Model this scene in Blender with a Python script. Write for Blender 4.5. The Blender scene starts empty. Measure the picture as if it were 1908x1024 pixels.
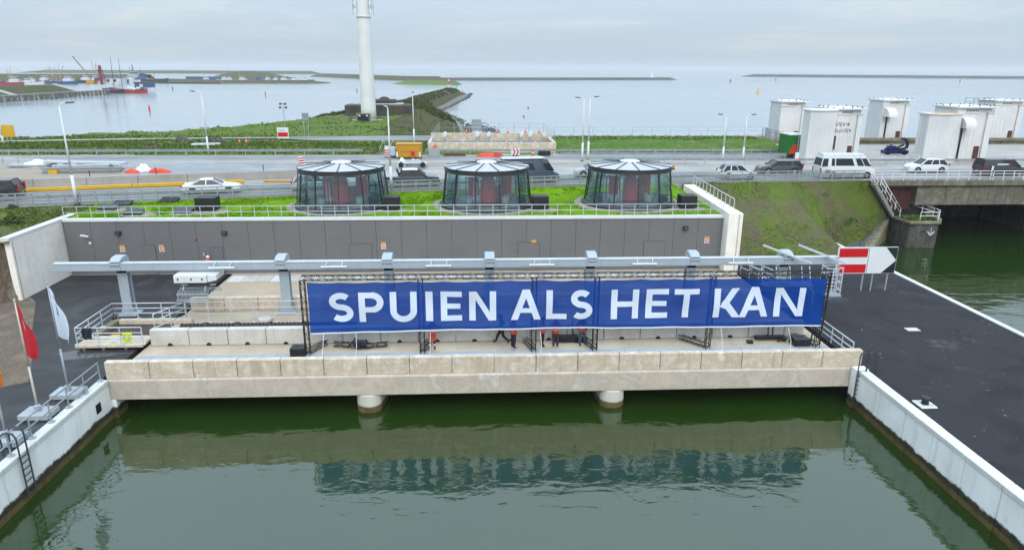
import bpy, math, random, bmesh
import numpy as np
from math import sin, cos, pi, radians, atan2, sqrt, hypot, floor
from mathutils import Vector, Matrix
random.seed(7)
SC = bpy.context.scene
COL = SC.collection

# ------------------------------------------------------------------ camera
cam = bpy.data.cameras.new('camera')
cam_o = bpy.data.objects.new('camera', cam); COL.objects.link(cam_o)
cam.sensor_fit = 'HORIZONTAL'; cam.sensor_width = 36.0; cam.lens = 36.0 * 1272 / 1908
cam.clip_start = 0.5; cam.clip_end = 60000
_p, _psi, _rho = radians(16.85), radians(3.0), radians(0.3)
_f0 = Vector((sin(_psi), cos(_psi), 0)); _r0 = Vector((cos(_psi), -sin(_psi), 0)); _z = Vector((0, 0, 1))
_F = cos(_p) * _f0 - sin(_p) * _z; _U = sin(_p) * _f0 + cos(_p) * _z
_R = cos(_rho) * _r0 + sin(_rho) * _U; _U2 = -sin(_rho) * _r0 + cos(_rho) * _U
_m = Matrix((( _R.x, _U2.x, -_F.x, 0), (_R.y, _U2.y, -_F.y, 0), (_R.z, _U2.z, -_F.z, 19.8), (0, 0, 0, 1)))
cam_o.matrix_world = _m
SC.camera = cam_o

# ------------------------------------------------------------------ sky, sun, exposure
SUN_EL, SUN_AZ = radians(36), radians(176)      # azimuth clockwise from +Y: behind the camera
w = bpy.data.worlds.new('World'); SC.world = w; w.use_nodes = True
nt = w.node_tree; nt.nodes.clear()
def _n(t, **k):
    n = nt.nodes.new(t)
    for a, b in k.items(): setattr(n, a, b)
    return n
out = _n('ShaderNodeOutputWorld'); bg = _n('ShaderNodeBackground'); bg.inputs['Strength'].default_value = 0.1
sky = _n('ShaderNodeTexSky', sky_type='NISHITA', sun_disc=False, sun_elevation=SUN_EL, sun_rotation=SUN_AZ, altitude=0, air_density=1.2, dust_density=2.5, ozone_density=1.0)
tc = _n('ShaderNodeTexCoord'); sep = _n('ShaderNodeSeparateXYZ'); nt.links.new(tc.outputs['Generated'], sep.inputs[0])
zc = _n('ShaderNodeMath', operation='MAXIMUM'); zc.inputs[1].default_value = 0.0; nt.links.new(sep.outputs[2], zc.inputs[0])
za = _n('ShaderNodeMath', operation='ADD'); za.inputs[1].default_value = 0.09; nt.links.new(zc.outputs[0], za.inputs[0])
dx = _n('ShaderNodeMath', operation='DIVIDE'); nt.links.new(sep.outputs[0], dx.inputs[0]); nt.links.new(za.outputs[0], dx.inputs[1])
dy = _n('ShaderNodeMath', operation='DIVIDE'); nt.links.new(sep.outputs[1], dy.inputs[0]); nt.links.new(za.outputs[0], dy.inputs[1])
cmb = _n('ShaderNodeCombineXYZ'); nt.links.new(dx.outputs[0], cmb.inputs[0]); nt.links.new(dy.outputs[0], cmb.inputs[1])
cn = _n('ShaderNodeTexNoise'); cn.inputs['Scale'].default_value = 0.42; cn.inputs['Detail'].default_value = 7; cn.inputs['Roughness'].default_value = 0.58
cn.inputs['Distortion'].default_value = 0.4
nt.links.new(cmb.outputs[0], cn.inputs['Vector'])
cr = _n('ShaderNodeValToRGB'); e = cr.color_ramp.elements
e[0].position = 0.36; e[0].color = (4.55, 5.75, 7.0, 1); e[1].position = 0.66; e[1].color = (6.7, 7.2, 7.5, 1)
x_ = e.new(0.52); x_.color = (4.85, 6.0, 7.1, 1)
nt.links.new(cn.outputs['Fac'], cr.inputs[0])
# a band of slightly greyer, thicker cloud low over the sea
hz = _n('ShaderNodeMapRange'); hz.inputs[1].default_value = 0.0; hz.inputs[2].default_value = 0.10; hz.inputs[3].default_value = 0.75; hz.inputs[4].default_value = 0.0
nt.links.new(zc.outputs[0], hz.inputs[0])
m1 = _n('ShaderNodeMix', data_type='RGBA'); nt.links.new(hz.outputs[0], m1.inputs[0]); nt.links.new(cr.outputs[0], m1.inputs[6]); m1.inputs[7].default_value = (5.6, 6.5, 7.3, 1)
m2 = _n('ShaderNodeMix', data_type='RGBA'); m2.inputs[0].default_value = 0.9
nt.links.new(sky.outputs[0], m2.inputs[6]); nt.links.new(m1.outputs[2], m2.inputs[7])
# an overcast sky grows brighter towards the zenith
gr = _n('ShaderNodeMath', operation='MULTIPLY_ADD'); gr.inputs[1].default_value = 3.2; gr.inputs[2].default_value = 1.0; nt.links.new(zc.outputs[0], gr.inputs[0])
vs_ = _n('ShaderNodeVectorMath', operation='SCALE'); nt.links.new(m2.outputs[2], vs_.inputs[0]); nt.links.new(gr.outputs[0], vs_.inputs['Scale'])
nt.links.new(vs_.outputs[0], bg.inputs[0]); nt.links.new(bg.outputs[0], out.inputs[0])

sun = bpy.data.lights.new('sun', 'SUN'); sun.energy = 1.5; sun.angle = radians(35); sun.color = (1.0, 0.97, 0.92)
sun_o = bpy.data.objects.new('sun', sun); COL.objects.link(sun_o)
_d = Vector((sin(SUN_AZ) * cos(SUN_EL), cos(SUN_AZ) * cos(SUN_EL), sin(SUN_EL)))
sun_o.rotation_euler = _d.to_track_quat('Z', 'Y').to_euler(); sun_o.location = _d * 60

SC.view_settings.view_transform = 'Standard'; SC.view_settings.look = 'None'
SC.view_settings.exposure = -0.03; SC.view_settings.gamma = 1.0; SC.view_settings.use_curve_mapping = False
HAZE = 0.00015
SC.render.engine = 'CYCLES'
SC.cycles.use_denoising = True; SC.cycles.max_bounces = 7; SC.cycles.transparent_max_bounces = 24
SC.cycles.diffuse_bounces = 3; SC.cycles.glossy_bounces = 4; SC.cycles.sample_clamp_indirect = 6
SC.cycles.caustics_reflective = False; SC.cycles.caustics_refractive = False

# ------------------------------------------------------------------ mesh helpers
class M:
    def __init__(s): s.v = []; s.f = []; s.m = []
    def add(s, vs, fs, mi=0):
        n = len(s.v); s.v += [tuple(a) for a in vs]
        for f in fs: s.f.append(tuple(i + n for i in f)); s.m.append(mi)
        return s
    def box(s, x0, x1, y0, y1, z0, z1, mi=0):
        return s.add([(x0,y0,z0),(x1,y0,z0),(x1,y1,z0),(x0,y1,z0),(x0,y0,z1),(x1,y0,z1),(x1,y1,z1),(x0,y1,z1)],
              [(3,2,1,0),(4,5,6,7),(0,1,5,4),(1,2,6,5),(2,3,7,6),(3,0,4,7)], mi)
    def bar(s, p, q, w, h=None, mi=0):
        p, q = Vector(p), Vector(q); d = (q - p)
        if d.length < 1e-6: return s
        d.normalize(); h = h or w
        a = d.cross(Vector((0,0,1)))
        if a.length < 1e-3: a = Vector((1,0,0))
        a.normalize(); b = a.cross(d); a *= w/2; b *= h/2
        vs = [p-a-b, p+a-b, p+a+b, p-a+b, q-a-b, q+a-b, q+a+b, q-a+b]
        return s.add(vs, [(0,1,2,3),(7,6,5,4),(1,0,4,5),(2,1,5,6),(3,2,6,7),(0,3,7,4)], mi)
    def tube(s, p, q, r, r2=None, n=8, mi=0):
        p, q = Vector(p), Vector(q); r2 = r if r2 is None else r2; d = (q-p).normalized()
        a = d.cross(Vector((0,0,1)))
        if a.length < 1e-3: a = Vector((1,0,0))
        a.normalize(); b = d.cross(a)
        vs = [p + (a*cos(t)+b*sin(t))*r for t in (2*pi*i/n for i in range(n))] + [q + (a*cos(t)+b*sin(t))*r2 for t in (2*pi*i/n for i in range(n))]
        fs = [(i, (i+1)%n, n+(i+1)%n, n+i) for i in range(n)] + [tuple(range(n-1,-1,-1)), tuple(range(n, 2*n))]
        return s.add(vs, fs, mi)
    def path(s, pts, r, n=6, mi=0):
        for a, b in zip(pts[:-1], pts[1:]): s.tube(a, b, r, n=n, mi=mi)
        return s
    def prism(s, poly, z0, z1, mi=0):        # poly CCW in xy
        n = len(poly)
        vs = [(x,y,z0) for x,y in poly] + [(x,y,z1) for x,y in poly]
        return s.add(vs, [tuple(range(n-1,-1,-1)), tuple(range(n,2*n))] + [(i,(i+1)%n,n+(i+1)%n,n+i) for i in range(n)], mi)
    def profx(s, poly, x0, x1, mi=0):         # poly in (y,z), extruded along x
        n = len(poly)
        vs = [(x0,a,b) for a,b in poly] + [(x1,a,b) for a,b in poly]
        return s.add(vs, [tuple(range(n-1,-1,-1)), tuple(range(n,2*n))] + [(i,(i+1)%n,n+(i+1)%n,n+i) for i in range(n)], mi)
    def profy(s, poly, y0, y1, mi=0):         # poly in (x,z), extruded along y
        n = len(poly)
        vs = [(a,y0,b) for a,b in poly] + [(a,y1,b) for a,b in poly]
        return s.add(vs, [tuple(range(n)), tuple(range(2*n-1,n-1,-1))] + [(n+i,n+(i+1)%n,(i+1)%n,i) for i in range(n)], mi)
    def lathe(s, prof, c=(0,0,0), n=16, mi=0, a0=0.0):
        cx, cy, cz = c; k = len(prof); vs = []
        for r, z in prof:
            for i in range(n): t = a0+2*pi*i/n; vs.append((cx+r*cos(t), cy+r*sin(t), cz+z))
        fs = [(j*n+i, j*n+(i+1)%n, (j+1)*n+(i+1)%n, (j+1)*n+i) for j in range(k-1) for i in range(n)]
        if prof[0][0] > 1e-4: fs.append(tuple(range(n-1,-1,-1)))
        if prof[-1][0] > 1e-4: fs.append(tuple(range((k-1)*n, k*n)))
        return s.add(vs, fs, mi)
    def grid(s, rows, mi=0):                  # rows: equal-length lists of points
        k = len(rows[0]); vs = [p for r in rows for p in r]
        return s.add(vs, [(j*k+i, j*k+i+1, (j+1)*k+i+1, (j+1)*k+i) for j in range(len(rows)-1) for i in range(k-1)], mi)
    def ball(s, c, r, n=10, k=6, sc=(1,1,1), mi=0):
        pr = [(0.001 if i in (0,k) else r*sin(pi*i/k), -r*cos(pi*i/k)) for i in range(k+1)]
        t = M().lathe(pr, (0,0,0), n)
        return s.add([(c[0]+x*sc[0], c[1]+y*sc[1], c[2]+z*sc[2]) for x,y,z in t.v], t.f, mi)
    def mesh(s, name, mats, off=(0,0,0), smooth=False):
        me = bpy.data.meshes.new(name)
        v = s.v if off == (0,0,0) else [(x-off[0], y-off[1], z-off[2]) for x,y,z in s.v]
        me.from_pydata(v, [], s.f)
        for m in (mats if isinstance(mats, (list,tuple)) else [mats]): me.materials.append(m)
        if any(s.m): me.polygons.foreach_set('material_index', s.m)
        if smooth: me.polygons.foreach_set('use_smooth', [True]*len(s.f))
        me.update(); return me

def link(name, data=None, parent=None, loc=(0,0,0), rz=0, **props):
    o = bpy.data.objects.new(name, data); COL.objects.link(o)
    if parent: o.parent = parent
    o.location = loc
    if rz: o.rotation_euler = (0,0,rz)
    for k, v in props.items(): o[k] = v
    return o
def thing(name, label, cat, loc=(0,0,0), group=None, rz=0):
    o = link(name, None, None, loc, rz, label=label, category=cat)
    if group: o['group'] = group
    return o
def part(name, m, mat, parent, smooth=False, local=False, bevel=0, **props):
    """mesh in world coordinates unless local; becomes a child of parent"""
    off = (0,0,0)
    if not local:
        p = parent
        while p: off = tuple(a+b for a,b in zip(off, p.location)); p = p.parent
    o = link(name, m.mesh(name, mat, off, smooth), parent, **props)
    if bevel:
        b = o.modifiers.new('bevel', 'BEVEL'); b.width = bevel; b.segments = 1; b.limit_method = 'ANGLE'
    return o
def solo(name, m, mat, label, cat, loc=(0,0,0), group=None, smooth=False, local=False):
    o = link(name, m.mesh(name, mat, (0,0,0) if local else tuple(loc), smooth), None, loc, label=label, category=cat)
    if group: o['group'] = group
    return o
def setting(name, m, mat, kind='structure', smooth=False, bevel=0, parent=None):
    o = link(name, m.mesh(name, mat, (0,0,0), smooth), parent, kind=kind) if not parent else link(name, m.mesh(name, mat, (0,0,0), smooth), parent)
    if bevel:
        b = o.modifiers.new('bevel', 'BEVEL'); b.width = bevel; b.segments = 1; b.limit_method = 'ANGLE'
    return o
def copy_tree(o, parent=None):
    c = o.copy(); COL.objects.link(c); c.parent = parent
    for ch in [k for k in o.children]: copy_tree(ch, c)
    return c

# ------------------------------------------------------------------ materials
def S(r, g, b):
    f = lambda c: (c/255/12.92) if c/255 <= 0.04045 else ((c/255+0.055)/1.055)**2.4
    return (f(r), f(g), f(b), 1)
def L(r, g, b): return (r, g, b, 1)
class NB:
    def __init__(s, name):
        s.mat = bpy.data.materials.new(name); s.mat.use_nodes = True; s.t = s.mat.node_tree
        s.b = s.t.nodes['Principled BSDF']; s.o = s.t.nodes['Material Output']; s.pos = None
    def n(s, t, **k):
        n = s.t.nodes.new(t)
        for a, b in k.items(): setattr(n, a, b)
        return n
    def l(s, a, b): s.t.links.new(a, b)
    def P(s, scale=(1,1,1), obj=False):
        if obj: src = s.n('ShaderNodeTexCoord').outputs['Object']
        else:
            if s.pos is None: s.pos = s.n('ShaderNodeNewGeometry').outputs['Position']
            src = s.pos
        if scale == (1,1,1): return src
        v = s.n('ShaderNodeVectorMath', operation='MULTIPLY'); v.inputs[1].default_value = scale; s.l(src, v.inputs[0]); return v.outputs[0]
    def noise(s, sc, scale=(1,1,1), detail=5, rough=0.6, dist=0.0, obj=False):
        n = s.n('ShaderNodeTexNoise'); n.inputs['Scale'].default_value = sc; n.inputs['Detail'].default_value = detail
        n.inputs['Roughness'].default_value = rough; n.inputs['Distortion'].default_value = dist
        s.l(s.P(scale, obj), n.inputs['Vector']); return n.outputs['Fac']
    def ramp(s, fac, *stops):
        r = s.n('ShaderNodeValToRGB'); e = r.color_ramp.elements
        e[0].position, e[0].color = stops[0]; e[1].position, e[1].color = stops[-1]
        for p, c in stops[1:-1]: x = e.new(p); x.color = c
        s.l(fac, r.inputs[0]); return r.outputs[0]
    def mix(s, fac, a, b, mode='MIX'):
        m = s.n('ShaderNodeMix', data_type='RGBA', blend_type=mode)
        for i, v in ((0, fac), (6, a), (7, b)):
            if isinstance(v, (int, float)): m.inputs[i].default_value = v
            elif isinstance(v, tuple): m.inputs[i].default_value = v
            else: s.l(v, m.inputs[i])
        return m.outputs[2]
    def math(s, op, a, b=0.0, clamp=False):
        m = s.n('ShaderNodeMath', operation=op); m.use_clamp = clamp
        for i, v in ((0, a), (1, b)):
            if isinstance(v, (int, float)): m.inputs[i].default_value = v
            else: s.l(v, m.inputs[i])
        return m.outputs[0]
    def bump(s, fac, strength, dist=0.02, prev=None):
        b = s.n('ShaderNodeBump'); b.inputs['Strength'].default_value = strength; b.inputs['Distance'].default_value = dist
        s.l(fac, b.inputs['Height'])
        if prev: s.l(prev, b.inputs['Normal'])
        s.l(b.outputs[0], s.b.inputs['Normal']); return b.outputs[0]
    def base(s, c):
        if isinstance(c, tuple): s.b.inputs['Base Color'].default_value = c
        else: s.l(c, s.b.inputs['Base Color'])
    def set(s, rough=0.6, metal=0.0, spec=0.5, coat=0.0):
        s.b.inputs['Roughness'].default_value = rough; s.b.inputs['Metallic'].default_value = metal
        s.b.inputs['Specular IOR Level'].default_value = spec; s.b.inputs['Coat Weight'].default_value = coat
WHITE, BLACK = L(1,1,1), L(0,0,0)

def mk(name, c1, c2=None, sc=0.6, rough=0.7, metal=0.0, spec=0.4, grain=0.12, gsc=9.0, bump=0.0, bsc=14.0, streak=0.0, sdark=None, coat=0.0, c3=None, lo=0.35, hi=0.65, dist=0.3, rvar=0.0, k=0.86):
    sc3 = lambda q: tuple(v*k for v in q[:3])+(1,) if q else q
    c1, c2, c3, sdark = sc3(c1), sc3(c2), sc3(c3), sc3(sdark)
    b = NB(name); b.set(rough, metal, spec, coat)
    c2 = c2 or tuple(x*0.82 for x in c1[:3])+(1,)
    stops = [(lo, c1), (hi, c2)] if not c3 else [(lo, c1), ((lo+hi)/2, c2), (hi, c3)]
    f = b.noise(sc, detail=6, dist=dist); c = b.ramp(f, *stops)
    if grain:
        g = b.noise(gsc, detail=4); c = b.mix(1.0, c, b.ramp(g, (0.25, L(1-grain*1.6,1-grain*1.6,1-grain*1.6)), (0.75, L(1+grain*.6,1+grain*.6,1+grain*.6))), 'MULTIPLY')
    if streak:
        st = b.noise(1.0, scale=(2.2,2.2,0.16), detail=4, rough=0.65)
        kk = b.ramp(st, (0.5, BLACK), (0.72, L(streak,streak,streak)))
        c = b.mix(kk, c, sdark or tuple(x*0.45 for x in c1[:3])+(1,))
    b.base(c)
    if rvar:
        r = b.ramp(b.noise(sc*0.7, detail=4), (0.35, L(rough-rvar,rough-rvar,rough-rvar)), (0.62, L(rough,rough,rough))); b.l(r, b.b.inputs['Roughness'])
    if bump: b.bump(b.noise(bsc, detail=5), bump, 0.03)
    return b.mat
# ---- the materials of the place
def m_quay(name, paint, hi=.72, dh=.75):
    b = NB(name); b.set(0.75, 0, 0.3)
    c = b.ramp(b.noise(0.5, detail=6, dist=0.4), (0.35, paint), (0.7, tuple(x*0.86 for x in paint[:3])+(1,)))
    st = b.noise(1.0, scale=(1.6,1.6,0.14), detail=5, rough=0.7)
    c = b.mix(b.ramp(st, (0.52, BLACK), (0.75, L(.35,.35,.35))), c, L(.32,.31,.28))
    z = b.n('ShaderNodeSeparateXYZ'); b.l(b.P(), z.inputs[0])
    zz = b.math('ADD', z.outputs[2], b.math('MULTIPLY', b.math('SUBTRACT', b.noise(1.1, detail=7, rough=0.75), 0.5), dh))
    up = b.n('ShaderNodeMapRange'); up.inputs[1].default_value = hi; up.inputs[2].default_value = hi-.12; b.l(zz, up.inputs[0])
    c = b.mix(up.outputs[0], c, b.ramp(b.noise(3, detail=5), (0.35, L(.022,.021,.014)), (0.7, L(.06,.05,.03))))
    z2 = b.math('ADD', z.outputs[2], b.math('MULTIPLY', b.math('SUBTRACT', b.noise(0.5, detail=3), 0.5), 0.12))
    lo = b.n('ShaderNodeMapRange'); lo.inputs[1].default_value = 0.36; lo.inputs[2].default_value = 0.30; b.l(z2, lo.inputs[0])
    c = b.mix(lo.outputs[0], c, b.ramp(b.noise(2.0, detail=5), (0.3, L(.055,.04,.012)), (0.7, L(.16,.115,.04))))
    b.base(c); b.bump(b.noise(10, detail=5), 0.25, 0.02); return b.mat
def m_grass(name, g1, g2, soil, s_lo=0.52, s_hi=0.68, sc=0.25, dry=L(.20,.19,.06)):
    b = NB(name); b.set(0.9, 0, 0.06)
    g1, g2, soil, dry = [tuple(v*.86 for v in q[:3])+(1,) for q in (g1, g2, soil, dry)]
    c = b.ramp(b.noise(1.3, detail=8, rough=0.7), (0.3, g1), (0.68, g2))
    c = b.mix(b.ramp(b.noise(0.45, detail=6, rough=0.65, dist=0.6), (0.5, BLACK), (0.72, L(.75,.75,.75))), c, dry)
    c = b.mix(b.ramp(b.noise(sc, detail=8, rough=0.7, dist=0.5), (s_lo, BLACK), (s_hi, WHITE)), c, b.ramp(b.noise(2.5, detail=6), (0.3, soil), (0.7, tuple(x*0.62 for x in soil[:3])+(1,))))
    c = b.mix(1.0, c, b.ramp(b.noise(7, detail=5, rough=0.75), (0.25, L(.55,.55,.55)), (0.75, L(1.25,1.25,1.25))), 'MULTIPLY')
    b.base(c); b.bump(b.noise(5, detail=8, rough=0.75), 0.9, 0.12); return b.mat
def m_glass(name, tint, refl=0.16, rough=0.02):
    b = NB(name); tr = b.n('ShaderNodeBsdfTransparent'); tr.inputs[0].default_value = tint
    gl = b.n('ShaderNodeBsdfGlossy'); gl.inputs['Roughness'].default_value = rough; gl.inputs[0].default_value = L(.92,.97,1)
    fr = b.n('ShaderNodeLayerWeight'); fr.inputs[0].default_value = 0.35
    k = b.math('MULTIPLY_ADD', fr.outputs['Fresnel'], 0.55); k.node.inputs[2].default_value = refl
    mx = b.n('ShaderNodeMixShader'); b.l(k, mx.inputs[0]); b.l(tr.outputs[0], mx.inputs[1]); b.l(gl.outputs[0], mx.inputs[2])
    b.l(mx.outputs[0], b.o.inputs[0]); return b.mat
def m_water(name, base1, base2, waves, rough=0.03, far=False):
    b = NB(name); b.set(rough, 0, 0.5); b.b.inputs['IOR'].default_value = 1.333 if far else 1.62; b.b.inputs['Specular IOR Level'].default_value = 0.8
    b.base(b.ramp(b.noise(0.07, detail=5, dist=0.5), (0.35, base1), (0.7, base2)))
    prev = None
    for sc, scl, strg, dist in waves:
        f = b.noise(sc, scale=scl, detail=3, rough=0.5, dist=0.6)
        prev = b.bump(f, strg, dist, prev)
    if far:
        r = b.ramp(b.noise(0.012, scale=(0.25,1,1), detail=4), (0.35, L(rough,rough,rough)), (0.7, L(rough*2,rough*2,rough*2))); b.l(r, b.b.inputs['Roughness'])
    return b.mat

water_m = m_water('basin_water', L(.011,.028,.003), L(.015,.035,.005), [(0.045,(0.7,1.5,1),1.0,0.28), (0.16,(1,1.6,1),1.0,0.06), (0.75,(0.8,1.5,1),1.0,0.030), (2.6,(0.8,1.4,1),0.6,0.004)], 0.02)
sea_m = m_water('sea_water', L(.25,.29,.31), L(.29,.33,.35), [(0.35,(0.5,1.4,1),0.4,0.03)], 0.10, True)
conc_beige = mk('beige_concrete', k=1, c1=L(.74,.645,.54), c2=L(.52,.43,.325), sc=1.1, rough=.85, streak=.5, sdark=L(.30,.24,.165), bump=.25, c3=L(.70,.63,.55), lo=.3, hi=.72)
conc_block = mk('block_concrete', L(.66,.63,.58), L(.56,.53,.475), sc=0.8, rough=.85, streak=.25, sdark=L(.22,.20,.16), bump=.25)
conc_girder = mk('girder_concrete', k=1, c1=L(.54,.465,.385), c2=L(.44,.375,.305), sc=0.7, rough=.85, streak=.25, sdark=L(.60,.58,.54), bump=.25, c3=L(.62,.60,.56), lo=.35, hi=.75, dist=1.0)
conc_wall = mk('wall_concrete', k=1, c1=L(.88,.83,.76), c2=L(.78,.72,.64), sc=0.5, rough=.85, streak=.4, sdark=L(.50,.46,.40), bump=.2)
conc_old = mk('old_concrete', L(.26,.24,.19), L(.15,.135,.10), sc=0.7, rough=.9, streak=.55, sdark=L(.035,.034,.028), bump=.5, c3=L(.26,.245,.2))
conc_mossy = mk('mossy_concrete', L(.30,.28,.22), L(.19,.175,.08), sc=0.8, rough=.9, streak=.5, sdark=L(.06,.06,.04), bump=.5)
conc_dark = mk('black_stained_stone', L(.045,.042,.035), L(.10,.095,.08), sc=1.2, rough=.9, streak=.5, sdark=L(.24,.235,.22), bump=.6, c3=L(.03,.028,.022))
conc_road = mk('pale_concrete_paving', L(.42,.40,.37), L(.33,.31,.28), sc=0.3, rough=.8, bump=.15)
quay_white = m_quay('white_quay_concrete', L(.86,.86,.84)); quay_beige = m_quay('pier_concrete', L(.58,.55,.48), .44, .25)
cop_white = mk('coping_concrete', L(.76,.75,.72), L(.66,.65,.62), sc=1.0, rough=.8, bump=.2)
deck_m = mk('sandy_deck', L(.52,.42,.30), L(.46,.375,.275), sc=0.25, rough=.85, bump=.15, c3=L(.56,.47,.35), rvar=.1)
asph_r = mk('dark_asphalt', L(.026,.0255,.029), L(.038,.037,.041), sc=0.35, rough=.85, spec=.2, bump=.4, bsc=30, grain=.35, gsc=26, c3=L(.036,.036,.041))
def speck(mat, amt=.16, sc=3.2, thr=.70):
    t = mat.node_tree; B_ = t.nodes['Principled BSDF']; src = B_.inputs['Base Color'].links[0].from_socket
    g_ = t.nodes.new('ShaderNodeNewGeometry'); 
    def nz_(s_, d_, k): 
        n = t.nodes.new('ShaderNodeTexNoise'); n.inputs['Scale'].default_value = s_; n.inputs['Detail'].default_value = d_; n.inputs['Roughness'].default_value = k; t.links.new(g_.outputs['Position'], n.inputs['Vector']); return n.outputs['Fac']
    def rp(f, a, b_, hi):
        r = t.nodes.new('ShaderNodeValToRGB'); r.color_ramp.elements[0].position = a; r.color_ramp.elements[0].color = BLACK; r.color_ramp.elements[1].position = b_; r.color_ramp.elements[1].color = L(hi,hi,hi); t.links.new(f, r.inputs[0]); return r.outputs[0]
    def mixc(f, a, c):
        m = t.nodes.new('ShaderNodeMix'); m.data_type = 'RGBA'; t.links.new(f, m.inputs[0]); t.links.new(a, m.inputs[6]); m.inputs[7].default_value = c; return m.outputs[2]
    c = mixc(rp(nz_(sc, 2, .5), thr, thr+.04, .9), src, L(amt,amt,amt*1.02))
    c = mixc(rp(nz_(.33, 8, .75), .58, .74, .7), c, L(.12,.12,.125))
    c = mixc(rp(nz_(.13, 5, .6), .55, .70, .45), c, L(.018,.018,.020))
    t.links.new(c, B_.inputs['Base Color']); return mat
speck(asph_r, .20, 3.4, .715)
asph_l = mk('wet_asphalt', L(.044,.043,.045), L(.030,.029,.030), sc=0.16, rough=.62, spec=.3, bump=.2, bsc=30, grain=.3, gsc=26, c3=L(.060,.060,.064), rvar=.32, dist=1.0)
speck(asph_l, .10, 2.6, .73)
road_m = mk('grey_road', L(.17,.175,.18), L(.22,.22,.225), sc=0.12, rough=.6, grain=.15, c3=L(.25,.25,.255), rvar=.2, dist=0.8)
road_wet = mk('wet_road', L(.30,.31,.33), L(.22,.225,.235), sc=0.12, rough=.45, grain=.12, c3=L(.34,.35,.365), rvar=.25, dist=1.2)
sand_m = mk('sandy_gravel', L(.40,.335,.27), L(.33,.275,.215), sc=0.4, rough=.95, bump=.4, grain=.2)
gravel_m = mk('brown_gravel', L(.22,.165,.115), L(.16,.12,.085), sc=0.6, rough=.95, bump=.9, bsc=12, grain=.45, gsc=14, c3=L(.26,.20,.145))
dirt_m = mk('bank_earth', L(.23,.175,.12), L(.14,.10,.068), sc=0.5, rough=.95, bump=1.0, bsc=5, grain=.4, gsc=6, c3=L(.30,.255,.20))
pebble_m = mk('pebbles', L(.48,.42,.36), L(.30,.265,.225), sc=3, rough=.9, bump=1, bsc=16, grain=.5, gsc=12)
lawn_m = m_grass('roof_lawn', L(.12,.27,.004), L(.21,.39,.010), L(.16,.115,.06), .62, .76, .35, dry=L(.19,.26,.02))
slope_m = m_grass('slope_grass', L(.085,.135,.018), L(.135,.19,.035), L(.165,.135,.085), .42, .62, .16, dry=L(.20,.20,.075))
field_m = m_grass('field_grass', L(.085,.15,.024), L(.15,.215,.05), L(.15,.13,.075), .6, .75, .05, dry=L(.17,.18,.055))
scrub_m = m_grass('dam_scrub', L(.055,.075,.022), L(.10,.11,.04), L(.14,.105,.07), .45, .6, .06, dry=L(.13,.12,.05))
revet_m = mk('revetment_stone', L(.30,.285,.24), L(.22,.21,.17), sc=0.08, rough=.9, grain=.3, gsc=2, bump=.6, bsc=1.5, c3=L(.24,.24,.16))
farstone_m = mk('breakwater_stone', L(.085,.08,.075), L(.06,.058,.056), sc=0.05, rough=.9, grain=.3, gsc=.6)
galv = mk('galvanised_steel', L(.46,.50,.53), L(.38,.42,.45), sc=1.2, rough=.5, metal=.35, grain=.08)
steel_paint = mk('grey_blue_painted_steel', L(.42,.48,.53), L(.37,.43,.48), sc=0.8, rough=.4, grain=.06, rvar=.15)
steel_lt = mk('pale_steel', L(.62,.65,.68), L(.52,.55,.58), sc=1.5, rough=.45, metal=.1, grain=.05)
rail_grey = mk('weathered_guardrail', L(.36,.39,.41), L(.27,.30,.315), sc=0.7, rough=.5, metal=.3, grain=.12, streak=.3)
white_paint = mk('white_paint', L(.78,.78,.77), L(.70,.70,.69), sc=0.4, rough=.55, grain=.04, streak=.22, sdark=L(.5,.49,.46))
white_clean = mk('white_gloss', L(.80,.81,.82), L(.76,.77,.78), sc=1, rough=.25, grain=0, coat=.5)
tower_white = mk('tower_render', L(.76,.755,.74), L(.66,.655,.64), sc=0.35, rough=.7, grain=.05, streak=.3, sdark=L(.52,.51,.47))
clad_m = None
black_m = mk('black_metal', L(.010,.010,.011), L(.016,.016,.017), sc=2, rough=.5, grain=.1)
blackpl = mk('black_plastic', L(.012,.013,.014), L(.02,.021,.022), sc=2, rough=.4, grain=.1)
dkgrey = mk('dark_grey_metal', L(.045,.048,.052), L(.06,.063,.067), sc=1.5, rough=.45, grain=.08)
frame_m = mk('graphite_frame', L(.022,.025,.029), L(.034,.038,.043), sc=1.5, rough=.4, grain=.06)
roofpanel_m = mk('pale_roof_panel', L(.62,.63,.65), L(.54,.55,.57), sc=0.6, rough=.4, grain=.05, rvar=.1)
red_m = mk('red_paint', L(.55,.012,.012), L(.48,.010,.010), sc=1, rough=.45, grain=.04)
sign_red = mk('sign_red', L(.60,.008,.012), L(.56,.008,.012), sc=1, rough=.4, grain=0)
sign_white = mk('sign_white', L(.76,.78,.80), L(.73,.75,.77), sc=1, rough=.4, grain=0)
maroon = mk('maroon_machine_paint', L(.48,.03,.07), L(.40,.025,.055), sc=1, rough=.4, grain=.06)
maroon_d = mk('dark_maroon_paint', L(.15,.02,.045), L(.11,.016,.035), sc=1, rough=.4, grain=.06)
floor_m = mk('pale_screed', L(.55,.58,.58), L(.48,.51,.51), sc=.8, rough=.7)
yellow_m = mk('yellow_paint', L(.60,.30,.012), L(.50,.25,.012), sc=.8, rough=.5, grain=.12, streak=.2)
yellow_l = mk('bright_yellow', L(.72,.42,.02), L(.66,.38,.02), sc=.8, rough=.5)
orange_m = mk('orange_plastic', L(.80,.06,.015), L(.70,.05,.012), sc=2, rough=.5, grain=.05)
hivis = mk('hi_vis_yellow', L(.62,.78,.03), L(.52,.68,.025), sc=4, rough=.7)
hiorange = mk('hi_vis_orange', L(.80,.075,.02), L(.70,.06,.018), sc=4, rough=.7)
navy = mk('navy_cloth', L(.012,.016,.030), L(.02,.024,.04), sc=4, rough=.85)
jeans = mk('blue_denim', L(.06,.10,.17), L(.04,.07,.12), sc=5, rough=.85)
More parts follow.
